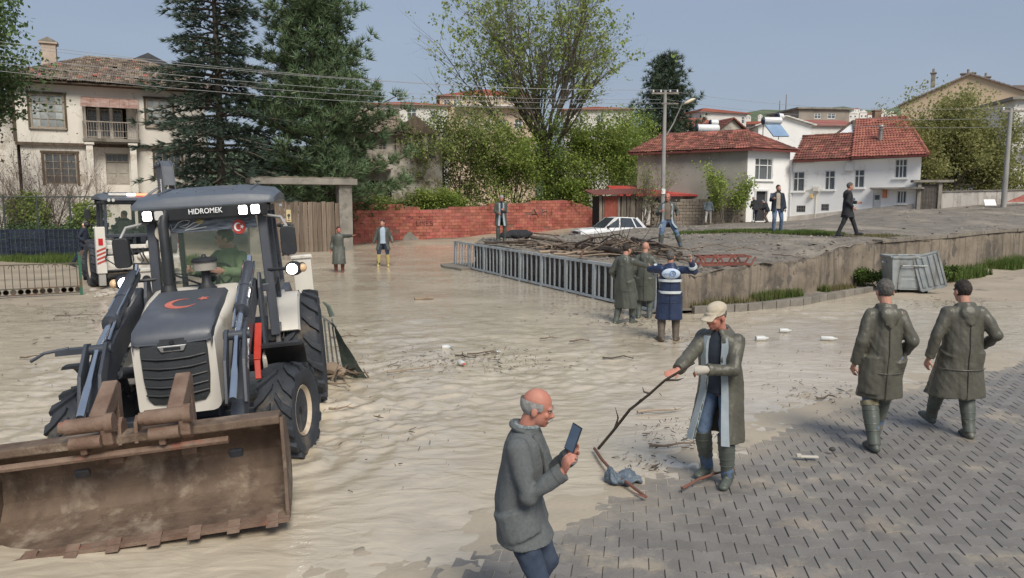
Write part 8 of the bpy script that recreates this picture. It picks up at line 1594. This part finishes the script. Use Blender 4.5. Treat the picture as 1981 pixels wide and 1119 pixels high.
# --- two men walking away in long olive raincoats
R3 = person('man in long olive raincoat with jeans and banded boots walking away left of another', V((3.86, 7.66, .03)), R(-6), 1.79, 0, lean=.04, twist=.05, head=(R(-4), .05), LH=(-.27, .02, .86), RH=(.24, .16, .95), coat=P_olive, wear=RC, hem=.52, wid=.88, legs=P_jean, hair=P_mhair, LF=(-.10, -.16, .0, R(6)), RF=(.10, .34, .03, R(-6), -.2), curl=(.7, .5), flare=.02)
R4 = person('stocky man in wide flared olive raincoat walking away beside the paved edge', V((4.92, 8.06, .03)), R(-2), 1.74, 0, lean=.05, head=(R(5), .08), LH=(-.34, .03, .86), RH=(.27, .12, .98), coat=P_olive, wear=RC, hem=.44, wid=1.06, legs=P_olive, hair=P_hair, LF=(-.11, .34, .04, R(6), -.2), RF=(.07, -.12, 0, R(-6)), curl=(.6, .6), flare=.06, pole_l=V((-.8, -.7, -.2)), pole_r=V((.6, -1, -.2)), boot_top=.4)
for Rr in (R3, R4):
    root, J, up, hp, k, w = Rr
    for nm in 'LR':
        sh = (J['an'+nm]-J['kn'+nm]).normalized(); c = J['an'+nm]-sh*.405*k; x, y = frame_of(sh); q = MB(); q.tube([c+sh*.03, c-sh*.025], [.087*k, .089*k], 16); q.build('boot_cuff', mat('camouflage cuff', (.09, .085, .05), (.27, .24, .16), scale=22, rough=.9), root, smooth=True)
# --- group at the bar fence
R5 = person('person in navy raincoat with reflective bands and both arms raised at the fence', V((2.95, 13.9, -.02)), R(-8), 1.74, 1, lean=.02, head=(R(-16), -.22), RH=W_(1336, 505, 13.6), LH=W_(1283, 514, 14.15), coat=P_navy, wear=RC, hem=.42, wid=1.0, legs=P_brown, boots=P_brown, hair=P_mhair, LF=(-.14, -.02, 0, R(30)), RF=(.13, .05, 0, R(-20)), flare=.03, pole_r=V((1, -.2, -.3)), pole_l=V((-1, -.2, -.3)), boot_top=.42, curl=(.6, .9), handR=((.1, .1, 1), (-1, 0, 0)))
def bands(Rr, zs, m, wf=1.12):
    root, J, up, hp, k, w = Rr
    for z in zs:
        q = MB(); a, b_ = (.225, .172) if z > .0 else (.258, .19); q.loft([[up(a*wf*math.cos(t), b_*math.sin(t)*1.06, z+dz) for t in np.linspace(0, 2*PI, 33)[:-1]] for dz in (-.025, .025)], cap=False); q.build('reflective_band', m, root, smooth=True)
M_refl = mat('reflective band', (.48, .53, .56), (.56, .6, .62), scale=8, rough=.4)
bands(R5, (.02, .24), M_refl, .97)
root, J, up, hp, k, w = R5
for nm in 'LR': d = J['wr'+nm]-J['el'+nm]; c = J['el'+nm].lerp(J['wr'+nm], .45); d.normalize(); q = MB(); q.tube([c-d*.025, c+d*.025], [.080, .079], 16); q.build('reflective_band', M_refl, root, smooth=True)
q = MB(); q.ell(up(0, -.17, .37), (.17, .055, .105), 18, 12, Matrix.Rotation(.25, 3, 'X')); hd_ = q.build('hood', mat('pale blue hood', (.42, .52, .66), (.52, .6, .72), scale=5, rough=.6), root, smooth=True)
q = MB(); c0 = up(.03, -.232, .375); ring = [c0+V((.052*math.cos(t), -.004, .052*math.sin(t))) for t in np.linspace(0, 2*PI, 21)]; q.tube(ring, .008, 5); q.tube([c0+V((-.03, -.004, -.02)), c0+V((0, -.006, .03)), c0+V((.03, -.004, -.02))], .006, 5)
for i in range(5): q.box(c0+V((-.15+.02*i, .012, -.01+.012*(i % 2))), (.012, .02, .012))
q.build('hood_logo', mat('blue logo', (.10, .20, .40), rough=.6), root)
R6 = person('man in olive raincoat reaching an arm out right of him at the bar fence', V((2.41, 15.98, -.04)), R(-42), 1.77, 1, lean=.06, head=(R(-12), .12), RH=W_(1258, 517, 16.3), coat=P_olive2, wear=RC, hem=.36, wid=1.0, legs=P_djean, hair=P_hair, RF=(.12, .14, 0), LF=(-.12, -.12, 0), flare=.03, LH=(-.28, .12, .95), curl=(.5, .5))
R7 = person('shaven headed man in olive raincoat standing half behind another at the bar fence', V((2.98, 16.75, -.04)), R(-14), 1.76, 1, lean=.05, head=(R(-8), .06), coat=P_olive2, wear=RC, hem=.42, wid=.94, legs=P_jean, hair=None, hstyle='none', RH=(.36, .2, 1.02), flare=.02)
# --- men in the flooded road
R8 = person('man in long olive coat pointing to the right in the flooded road', V((-6.38, 27.6, -.02)), R(192), 1.72, 2, head=(R(24), .0), LH=W_(686, 456, 27.3), coat=P_olive2, wear=RC, hem=.34, wid=.98, legs=mat('maroon trousers', (.14, .05, .04), (.18, .07, .055), rough=.8), boots=MATS['maroon trousers'], hair=P_hair, skin=mat('flushed skin', (.42, .13, .10), (.46, .17, .13), rough=.6), flare=.03, handL=((-1, .1, .25), (0, 0, -1)), curl=(.1, .5))
R9 = person('man in open olive coat and yellow rubber boots in front of the brick wall', V((-5.14, 29.9, -.0)), R(186), 1.90, 2, head=(R(-22), .0), coat=P_olive2, wear=RC, hem=.62, wid=.98, gap=.50, shirt=mat('pale blue shirt', (.30, .38, .47), (.38, .45, .53), scale=6, rough=.85), legs=P_djean, boots=mat('yellow boots', (.42, .36, .12), (.48, .42, .2), scale=14, rough=.5, stain=(.35, .07, .05), stain_amt=.4, stain_scale=9), hair=P_hair, LF=(-.20, .0, 0), RF=(.20, .06, 0), LH=(-.36, .04, .88), RH=(.36, .02, .86), boot_top=.40, flare=.03)
R10 = person('grey haired man in open olive coat standing on the lot edge fastening his coat', V((-.42, 28.7, lot_z(-.42, 28.7)+.02)), R(188), 1.80, 2, lean=.10, head=(R(4), .40), coat=P_olive2, wear=RC, hem=.58, wid=1.0, gap=.22, shirt=P_djean, legs=P_olive2, hair=P_ghair, LH=(-.06, .26, 1.16), RH=(.12, .28, 1.04), lining=P_lin, LF=(-.13, .0, 0), RF=(.13, .05, 0), skin=P_skin2)
sx, sy = 4.72, 22.9
R11 = person('balding man in open olive coat and jeans striding across the lot with a branch', V((sx, sy, lot_z(sx, sy)+.03)), R(172), 1.78, 1, hip=(0, 0, -.09), lean=.08, head=(R(-6), .05), coat=P_olive2, wear=RC, hem=.62, wid=.98, gap=.55, shirt=mat('taupe sweater', (.15, .12, .095), (.19, .155, .125), scale=8, rough=.9), legs=P_jean, boots=P_boot, hair=P_mhair, hstyle='bald_sides', LF=(-.42, .10, .0, R(20)), RF=(.20, .30, .0, R(-12)), RH=(.20, .30, 1.10), LH=(-.30, .10, .98), skin=P_skin2, flare=.10, lining=P_lin, boot_top=.34)
# --- people further back on the lot
R12 = person('person in grey blue top and pale trousers walking past the block wall', V((12.2, 46.8, lot_z(12.2, 46.8))), R(-20), 1.74, 3, head=(R(-20), 0), coat=mat('grey blue top', (.12, .15, .17), (.16, .19, .21), rough=.85), wear='top', hem=.86, hood=True, legs=mat('pale trousers', (.34, .33, .31), (.4, .39, .37), rough=.9), boots=mat('dirty shoes', (.2, .15, .12), rough=.8), boot_top=.1, hair=P_hair, LF=(-.12, -.30, .06, 0, .5), RF=(.12, .24, 0))
R13 = person('person in dark coat with a white striped leg bending by the white house door', V((14.92, 46.2, lot_z(14.9, 46.2))), R(10), 1.68, 3, lean=.38, head=(0, .2), coat=P_black, wear='coat', hem=.8, legs=P_dnavy, boots=mat('pale shoes', (.55, .55, .55), rough=.7), boot_top=.1, hair=P_ghair, LF=(-.3, -.30, 0), RF=(.1, .14, 0), LH=(-.1, .45, .95), RH=(.2, .45, 1.0))
root, J, up, hp, k, w = R13; q = MB(); q.tube([J['hpL']+V((-.09, -.03, 0)), J['knL']+V((-.075, -.02, 0)), J['anL']+V((-.06, -.02, 0))], .028, 6); q.build('leg_stripe', M_winpvc, root, smooth=True)
R14 = person('crouching person in brown skirt and dark top beside the white house door', V((15.75, 46.4, lot_z(15.7, 46.4))), R(60), 1.58, 3, lean=.45, hip=(0, 0, -.08), head=(0, .3), coat=P_black, wear='coat', hem=.75, legs=mat('brown wool', (.10, .07, .055), (.13, .095, .075), rough=.95), boots=P_black, boot_top=.1, hair=mat('grey scarf', (.14, .16, .19), rough=.9), LH=(-.2, .5, .9), RH=(.2, .45, .85))
R15 = person('bearded man in navy jacket and jeans on the lot holding a phone to his face', V((9.75, 27.7, lot_z(9.75, 27.7)+.01)), R(176), 1.76, 2, head=(R(18), -.03), coat=P_dnavy, wear='jacket', hem=.78, wid=1.0, gap=.38, hood=False, shirt=mat('beige shirt', (.36, .31, .25), (.42, .37, .3), rough=.9), legs=P_jean, boots=P_black, boot_top=.1, hair=P_hair, RH=W_(1496, 385, 27.3), LH=(-.26, .10, .86), LF=(-.15, 0, 0), RF=(.13, .06, 0), pole_r=V((.6, -.3, -1)))
face_hair(R15, 'beard', P_hair, [(-.055, .045, -.055), (-.035, .082, -.095), (0, .092, -.108), (.035, .082, -.095), (.055, .045, -.055)], [.012, .02, .024, .02, .012])
R16 = person('grey haired man in knee length black coat striding right across the lot', V((10.95, 24.6, lot_z(10.95, 24.6)+.01)), R(-98), 1.78, 1, lean=.03, head=(R(-4), .02), coat=P_black, wear='coat', hem=.62, wid=1.0, hood=True, legs=P_black, boots=P_black, boot_top=.1, hair=P_mhair, RF=(.10, -.30, .0), LF=(-.10, .38, .0, 0, -.1), RH=(.24, .10, .94), LH=(-.16, .34, 1.10), flare=.02)
mobile_phone('small dark phone in the hand of the man striding in a black coat', W_(1650, 387, 24.45), Matrix.Rotation(R(60), 3, 'Y')); mobile_phone('dark phone held at face height by the man in navy jacket and jeans', W_(1492, 378, 27.2), Matrix.Rotation(R(8), 3, 'Y'))
R17 = person('man in navy work clothes striding behind the second backhoe loader', V((-16.1, 28.2, .12)), R(-78), 1.78, 2, lean=.10, head=(0, 0), coat=P_dnavy, wear='jacket', hem=.78, hood=False, legs=P_dnavy, boots=P_black, boot_top=.1, hair=P_mhair, RF=(.1, -.42, .05, 0, .4), LF=(-.1, .36, 0), RH=(.26, .12, .98), LH=(-.3, -.1, .9))
R18 = person('white haired man in dark jacket and jeans filming beside the plank gate', V((-10.75, 35.6, .05)), R(190), 1.76, 2, head=(R(10), 0), coat=mat('charcoal leather', (.03, .035, .04), (.05, .055, .06), rough=.5), wear='jacket', hem=.8, gap=.3, hood=False, shirt=M_winpvc, legs=P_djean, boots=P_black, boot_top=.1, hair=P_ghair, LH=(-.10, .26, 1.50), RH=(.10, .26, 1.50))
# --- drivers
def seated(label, bh, loc, turn, coat, hair, head, near=1):
    M = rm(bh); p = M@V(loc); r_, *_ = person(label, p, bh.rotation_euler.z+turn, 1.75, near, hip=(0, -.05, -.42), lean=.12, head=head, LF=(-.16, .42, .05), RF=(.16, .40, .05), LH=(-.24, .42, .82), RH=(.24, .40, .80), coat=coat, wear='jacket', hem=.42, wid=1.05, hood=False, legs=P_djean, boots=P_black, boot_top=.1, hair=hair); return r_
seated('backhoe driver in green jacket turned round on his seat in the cab', BH, (-.22, -1.72, 1.06), R(-32), mat('green work jacket', (.13, .20, .10), (.18, .25, .135), scale=6, rough=.85, bump=.3), P_hair, (R(-55), .05))
seated('driver in navy jacket inside the second backhoe loader cab', BH2, (-.1, -1.85, 1.0), R(15), P_dnavy, P_mhair, (R(40), .05), 2)
# ------------------------------------------------------------------ branches, driftwood, litter
D_wood = mat('stripped branch wood', (.12, .085, .06), (.21, .165, .125), scale=5, rough=.9, bump=.7, bscale=30, stretch=(1, 1, 1), var=.3)
D_dark = mat('wet dark branch', (.05, .038, .03), (.09, .07, .055), scale=5, rough=.75, bump=.7, bscale=30, var=.3)
D_red = mat('red barked branch', (.20, .075, .055), (.13, .08, .06), scale=6, rough=.7, var=.15); D_pale = mat('pale peeled wood', (.34, .26, .19), (.26, .2, .15), scale=5, rough=.9, var=.2)
def branch(nm, label, pts, r0, r1, m, group=None, twigs=0, seed=0, cat='branch', parent=None):
    rg = random.Random(seed); o = V(pts[0]); P = [V(p)-o for p in pts]; q = MB(); n = len(P); q.tube(P, [r0+(r1-r0)*i/(n-1) for i in range(n)], 7)
    ob = q.build(nm, m, parent, smooth=True, loc=o if not parent else None)
    for i in range(twigs):
        k = rg.randint(1, n-1); d = V((rg.gauss(0, 1), rg.gauss(0, 1), abs(rg.gauss(0, .7)))).normalized(); L_ = rg.uniform(.12, .4)*(P[-1]-P[0]).length*.45; t = MB(); t.tube([P[k], P[k]+d*L_*.5, P[k]+d*L_+V((rg.gauss(0, .05), rg.gauss(0, .05), .02))], [r1*.6+.002, r1*.4+.002, .002], 5); t.build('twig', m, ob, smooth=True)
    if not parent: tag(ob, label, cat, group)
    return ob
def rnd_branch(rg, c, L_, a, zfn, lift):
    d = V((math.cos(a), math.sin(a), 0)); s = V((-d.y, d.x, 0)); pts = []; b1, b2 = rg.gauss(0, .14), rg.gauss(0, .1)
    for i in range(6):
        t = i/5-.5; p = V(c)+d*L_*t+s*(b1*math.sin(i*1.3)+b2*math.sin(i*2.3))*L_*.5; p.z = zfn(p.x, p.y)+.03+lift*(1-abs(t)*1.2)+rg.uniform(-.01, .05); pts.append(p)
    return pts
def heap():
    rg = random.Random(12); g = 'branches heaped on the lot edge'; spine = [(.3, 27.0), (1.3, 25.2), (2.3, 23.4), (3.0, 21.9), (3.6, 20.9), (4.4, 20.6)]
    sp = resample(spine, 60); hh = lambda i: .14+.52*math.exp(-((i-36)/13)**2)
    for k in range(84):
        i = int(min(59, max(0, rg.gauss(31, 16)))); x, y = sp[i]; a = rg.gauss(R(-38), .55); L_ = rg.uniform(.8, 2.2); z = rg.uniform(0, 1)*hh(i)
        pts = rnd_branch(rg, (x+rg.gauss(0, .3), y+rg.gauss(0, .35), 0), L_, a, lot_z, z); m = rg.choice((D_wood, D_wood, D_dark, D_dark, D_pale)); r = rg.uniform(.022, .055)
        branch('branch', {D_wood: 'brown branch', D_dark: 'dark wet branch', D_pale: 'pale peeled branch'}[m]+' lying in the '+('left end' if i < 22 else 'middle' if i < 42 else 'right end')+' of the tangled heap on the lot', pts, r, r*.35, m, g, rg.choice((0, 1, 2, 2)), k)
    for k in range(14):
        x, y = sp[rg.randint(28, 44)]; z = lot_z(x, y); t = V((rg.gauss(0, .35), rg.gauss(0, .3), rg.uniform(.5, 1.0))); p = V((x, y, z)); branch('branch', 'thin branch sticking up out of the '+('left' if x < 1.6 else 'middle' if x < 2.5 else 'right')+' part of the tangled heap on the lot', [p, p+t*.5+V((rg.gauss(0, .05), 0, 0)), p+t], .016, .005, D_dark, 'branches sticking up from the heap', 2, 200+k)
    L = lambda px, py, zz=1.05: at(px, py, zz)
    for nm, lb, a, b, r0, r1, m, h in (('log', 'thick dark trunk piece lying behind the raincoated men on the lot', (1130, 490), (1215, 500), .10, .08, D_dark, .2), ('log', 'long dark log reaching from the heap towards the striding man', (1225, 478), (1300, 498), .10, .07, D_dark, .16),
            ('branch', 'red barked branch on top of the left end of the heap', (1030, 464), (1085, 470), .03, .015, D_red, .22), ('branch', 'pale red tipped branch hanging over the bar fence top', (1125, 503), (1140, 470), .03, .02, D_red, .15), ('log', 'grey log at the left end of the heap near the bundle', (1010, 462), (1090, 474), .08, .05, D_wood, .08)):
        pa, pb = L(*a), L(*b); pts = [pa.lerp(pb, i/5)+V((rg.gauss(0, .04), rg.gauss(0, .06), 0)) for i in range(6)]
        for p in pts: p.z = lot_z(p.x, p.y)+h
        branch(nm, lb, pts, r0, r1, m, None, 2, 300, 'log' if nm == 'log' else 'branch')
    # dark tarp bundle by the feet of the man on the edge
    p = L(996, 463, 1.08); q = MB(); q.ell((0, 0, .16), (.62, .32, .2), 18, 10); q.ell((.35, .1, .2), (.4, .25, .15)); q.ell((-.35, -.05, .12), (.35, .3, .16)); me = wrinkle(bake(q, .03, 2), .05, (4, 6, 6), .6, 4); me.name = 'tarp_bundle'; me.materials.append(P_black); tag(link('tarp_bundle', me, None, p), 'crumpled dark tarpaulin bundle at the left end of the heap', 'bundle')
    # red scrap frame
    a, b = L(1352, 497, 1.2), L(1453, 497, 1.2); a.z = lot_z(a.x, a.y); b.z = lot_z(b.x, b.y); d = (b-a).normalized(); yw = math.atan2(d.y, d.x); t = thing('scrap_frame', 'rusty red steel lattice frame lying on the lot above the stone wall', 'scrap frame', a, yw); Ln = (b-a).length; rm2 = mat('rusty red steel', (.17, .05, .042), (.26, .10, .075), scale=6, rough=.8, stain=(.1, .06, .045), stain_amt=.4)
    for y, z in ((0, .06), (0, .26), (.5, .06), (.5, .26)): q = MB(); q.bar((0, y, z), (Ln, y, z+.02), .05, .05); q.build('rail', rm2, t)
    for k in range(7):
        x = Ln*k/6
        for y in (0, .5): q = MB(); q.bar((x, y, .05), (x+.12*(-1)**k, y, .27), .035, .035); q.build('brace', rm2, t)
        q = MB(); q.bar((x, 0, .27), (x, .5, .27), .035, .035); q.build('cross_bar', rm2, t)
    for k, (lb, x, y, L_, an) in enumerate((('thin twig bundle lying across the red scrap frame', 6.6, 21.2, 1.2, .2), ('twigs tumbling over the wall top right of the red scrap frame', 7.6, 20.6, 1.0, -.9), ('loose forked branch above the red scrap frame', 5.8, 21.6, 1.3, .1))): branch('branch', lb, rnd_branch(rg, (x, y, 0), L_, an, lot_z, .22 if k != 1 else .05), .018, .006, D_wood, None, 4, 400+k)
heap()
branch('branch', 'curved dark branch trailing by the legs of the striding man on the lot', [at(1240, 470, 1.5), at(1262, 462, 1.45), at(1285, 459, 1.42), at(1312, 463, 1.4)], .03, .012, D_dark, None, 2, 77)
def trash_rack():
    o = V((-2.98, 11.0, 0)); t = thing('debris_screen', 'torn green mesh screen on bars with trapped driftwood behind the backhoe', 'debris screen', o, R(10)); st = mat('grey flat bar', (.12, .13, .13), (.18, .19, .19), rough=.6)
    for k in range(5): q = MB(); q.bar((.10+k*.075, 0, -.1), (.06+k*.06, .05, .98-.06*k), .03, .012); q.build('bar', st, t)
    q = MB(); q.bar((.02, .05, 1.0), (.36, .05, .72), .03, .03); q.build('top_rail', st, t)
    net = mat('torn green netting', (.075, .11, .095), (.14, .17, .155), scale=12, rough=.9, var=.1); q = MB(); rings = []
    for i in range(9): s = i/8; rings.append([V((.30+.16*s+.35*s*u, .02-.25*u+.04*math.sin(i*2+u*5), .88-.92*s-.0*u)) for u in np.linspace(0, 1, 6)])
    q.loft(rings, cap=False, closed=False); q.build('netting', net, t, smooth=True, recalc=False); q = MB(); q.tube([(.30, .02, .9), (.25, 0, 1.05), (.18, -.02, 1.12)], [.04, .03, .01], 6); q.build('torn_corner', net, t, smooth=True)
    q = MB(); q.tube([(.12, -.15, .12), (.30, -.22, .16), (.48, -.28, .08)], [.09, .10, .07], 9); q.build('driftwood_log', D_pale, t, smooth=True); rg = random.Random(6)
    for k in range(16):
        c = V((rg.uniform(.1, .8), rg.uniform(-.4, -.1), rg.uniform(.02, .12))); d = V((rg.gauss(.5, .4), rg.gauss(-.3, .4), rg.gauss(0, .12))).normalized()*rg.uniform(.1, .3); q = MB(); q.tube([c-d, c, c+d*.8+V((0, 0, .03))], [.012, .016, .006], 5); q.build('stick', rg.choice((D_wood, D_dark, D_pale)), t, smooth=True)
trash_rack()
# --- the long branch the man pulls, and the blue bag at its end
pA, pB = atd(1278, 745, 6.35), at(1158, 868, .04); mid = pA.lerp(pB, .5)+V((-.02, 0, .10)); br = branch('branch', 'long dark branch held by the man in the beige cap', [pA+(pA-pB).normalized()*.35+V((.15, .05, .03)), pA+(pA-pB).normalized()*.1, pA.lerp(pB, .15)+V((0, 0, .02)), pA.lerp(pB, .35)+V((0, 0, .05)), mid+V((.05, 0, .0)), pA.lerp(pB, .75)+V((.02, 0, .05)), pB], .010, .016, D_dark, None, 5, 7)
branch('branch', 'reddish branch running from the water into the crumpled blue bag', [at(1150, 868, .05), at(1165, 890, .06), at(1185, 912, .07), at(1215, 935, .06), at(1250, 962, .05)], .016, .014, D_red, None, 2, 8)
branch('branch', 'reddish brown stick lying across the boots of the man in the beige cap', [at(1320, 945, .06), at(1350, 928, .08), at(1385, 916, .09), at(1422, 908, .10)], .014, .009, D_red, None, 2, 9)
q = MB(); q.ell((0, 0, .03), (.17, .12, .05), 16, 8); q.ell((-.11, .02, .05), (.06, .1, .07)); me = wrinkle(bake(q, .012, 1), .035, (14, 16, 14), .8, 9); me.name = 'plastic_bag'; me.materials.append(mat('dusty blue plastic', (.085, .115, .15), (.14, .17, .2), scale=8, rough=.5)); tag(link('plastic_bag', me, None, at(1208, 932, .01), (0, 0, .3)), 'crumpled blue grey plastic bag at the waters edge under the branch', 'plastic bag')
def bottle(nm, label, p, rz, L_, r, m, capm, tilt=PI/2):
    t = thing(nm, label, 'bottle', p, rz); M = Matrix.Rotation(tilt, 3, 'Y'); q = MB(); q.lathe([(0, 0), (r*.9, .0), (r, .015), (r, L_*.62), (r*.85, L_*.72), (r*.4, L_*.86), (r*.34, L_*.95), (0, L_*.95)], (0, 0, r*.35), n=12, M=M); q.build('bottle_body', m, t, smooth=True); q = MB(); q.lathe([(0, L_*.93), (r*.42, L_*.93), (r*.42, L_), (0, L_)], (0, 0, r*.35), n=10, M=M); q.build('bottle_cap', capm, t, smooth=True)
lb = mat('white plastic', (.50, .51, .50), (.58, .59, .58), rough=.35)
bottle('plastic_bottle', 'small white and blue plastic bottle floating in mid stream', at(855, 674, .02), .2, 0.160, 0.045, lb, mat('blue cap', (.10, .22, .35), rough=.4)); bottle('plastic_bottle', 'white plastic bottle with red end floating by the twigs', at(889, 703, .02), -1.1, 0.176, 0.049, lb, mat('red cap', (.5, .10, .05), rough=.4))
bottle('plastic_bottle', 'small white bottle end floating right of the twigs', at(960, 683, .01), .5, 0.080, 0.030, lb, lb); bottle('plastic_bottle', 'white plastic bottle lying on the wet mud behind the man in the beige cap', at(1462, 657, .03), .1, 0.240, 0.053, lb, lb)
bottle('plastic_bottle', 'white bottle drifting farthest towards the stone wall kerb', at(1508, 641, .03), -.1, 0.224, 0.045, lb, lb); bottle('plastic_bottle', 'long white bottle in the shallows left of the walking man', at(1588, 656, .03), -.25, 0.288, 0.045, lb, lb)
q = MB(); q.box((0, 0, .012), (.18, .05, .02)); q.box((-.1, .0, .02), (.05, .045, .035)); tag(q.build('wrapper', mat('pale wrapper', (.45, .42, .36), rough=.6), None, bevel=.008, loc=at(1565, 886, .05), rot=(0, 0, -.1)), 'pale wrapper scrap lying on the grey pavers', 'wrapper')
q = MB(); q.ell((0, 0, .02), (.035, .03, .022)); tag(q.build('stone', mat('dark pebble', (.05, .05, .05), rough=.8), None, smooth=True, loc=at(1610, 873, .06)), 'single dark pebble on the pavers', 'stone')
# --- floating twigs and mud specks
rg = random.Random(77)
for k, (px, py, L_, a, lb) in enumerate(((795, 716, .75, .45, 'long pale stick floating left of the white bottle'), (935, 684, .55, .15, 'thin stick floating right of the white bottle'), (1195, 693, .5, -.1, 'short dark stick floating in front of the navy raincoat'), (1120, 660, .35, .25, 'thin dark twig drifting below the bar fence'), (820, 578, .5, .3, 'dark clump of driftwood riding a wave in mid stream'), (655, 745, .45, -.6, 'dark stick floating right of the backhoe rear wheel'), (665, 652, .5, .2, 'thin stick drifting right of the debris screen'), (660, 790, .3, .1, 'small dark stick right of the backhoe front wheel'), (1060, 655, .3, .1, 'tiny dark stick floating in mid stream'), (1270, 795, .5, .2, 'twig caught at the waters edge by the man in the beige cap'), (1300, 860, .5, .15, 'dead twig with leaves lying at the edge of the pavers'), (900, 690, .4, -.5, 'forked twig tangled beside the white bottle'), (150, 610, .9, .1, 'long thin driftwood line on the mud left of the backhoe'), (60, 690, .3, .5, 'short stick on the mud at the left edge'), (1600, 770, .3, .2, 'bit of dark leaf litter at the paver edge'))):
    p = at(px, py, .035); d = V((math.cos(a), math.sin(a), 0)); s = V((-d.y, d.x, 0)); branch('stick', lb, [p-d*L_/2, p-d*L_*.2+s*rg.gauss(0, .04), p+d*L_*.2+s*rg.gauss(0, .04)+V((0, 0, .02)), p+d*L_/2], .016 if k != 4 else .05, .007 if k != 4 else .03, rg.choice((D_wood, D_dark, D_dark, D_pale)) if k else D_pale, 'sticks drifting in the flood', 3, 500+k, 'stick')
def litter():
    nr = np.random.default_rng(3); cs = [(880, 700, 130, 16, 260), (980, 700, 60, 18, 90), (660, 700, 40, 45, 90), (1300, 845, 60, 24, 120), (1600, 765, 60, 20, 80), (1240, 900, 40, 18, 50), (1160, 600, 100, 18, 130), (170, 612, 110, 8, 120), (1300, 650, 70, 20, 90), (1480, 720, 140, 50, 90), (90, 700, 100, 60, 50), (760, 840, 90, 60, 40), (1850, 585, 60, 8, 110), (1100, 570, 110, 16, 110), (930, 530, 60, 8, 60), (1240, 618, 60, 12, 120)]
    v = []; 
    for px, py, sx, sy, n in cs:
        for a, b in zip(nr.normal(px, sx*.8, n), nr.normal(py, sy*.8, n)):
            if b < 420: continue
            p = at(a, b, .0); s = float(shore_d(p.x, p.y)); p.z = max(.022, float(pave_z(p.x, p.y))+.012 if s > -.3 else .022); v.append(p)
    c = np.array([tuple(p) for p in v]); n = len(c); L_ = np.exp(nr.normal(-4.6, .75, n)).clip(.003, .06)*np.sqrt(np.clip(c[:, 1]/6, 1, 4)); a = nr.uniform(-1.5, 1.5, n); d = np.stack([np.cos(a)*L_, np.sin(a)*L_, nr.normal(0, .01, n)], 1); w = np.stack([-np.sin(a), np.cos(a), 0*a], 1)*(L_*nr.uniform(.08, .3, n))[:, None]; z = np.array([0, 0, .008])
    q = np.stack([c-d, c-w, c+d, c+w], 1); q2 = q+z; vv = np.concatenate([q, q2], 1).reshape(-1, 3); base = np.arange(n)[:, None]*8; f = np.concatenate([base+np.array([[4, 5, 6, 7]]), base+np.array([[0, 1, 5, 4]]), base+np.array([[1, 2, 6, 5]]), base+np.array([[2, 3, 7, 6]]), base+np.array([[3, 0, 4, 7]])]).reshape(-1, 4)
    tag(link('driftwood_litter', np_mesh('driftwood_litter', vv, f, mat('dark leaf litter', (.06, .045, .032), (.12, .09, .065), scale=9, rough=.9, var=.4))), kind='stuff')
    for lb, cx, cy, w, h, n, sd in (('heap of pale broken rubble on the mud beside the second backhoe', 215, 570, 60, 10, 34, 5),):
        rg2 = random.Random(sd); t = thing('rubble_heap', lb, 'rubble', at(cx, cy, 0))
        for k in range(n):
            p = at(cx+rg2.gauss(0, w*.5), cy+rg2.gauss(0, h*.5), .0)-at(cx, cy, 0); q = MB(); s = rg2.uniform(.05, .16); q.ell((p.x, p.y, s*.25), (s, s*rg2.uniform(.5, .9), s*.5), 6, 4, Matrix.Rotation(rg2.uniform(0, 3), 3, 'Z')); q.build('stone', mat('pale rubble', (.33, .29, .24), (.42, .38, .33), scale=5, rough=.95, var=.2), t)
litter()
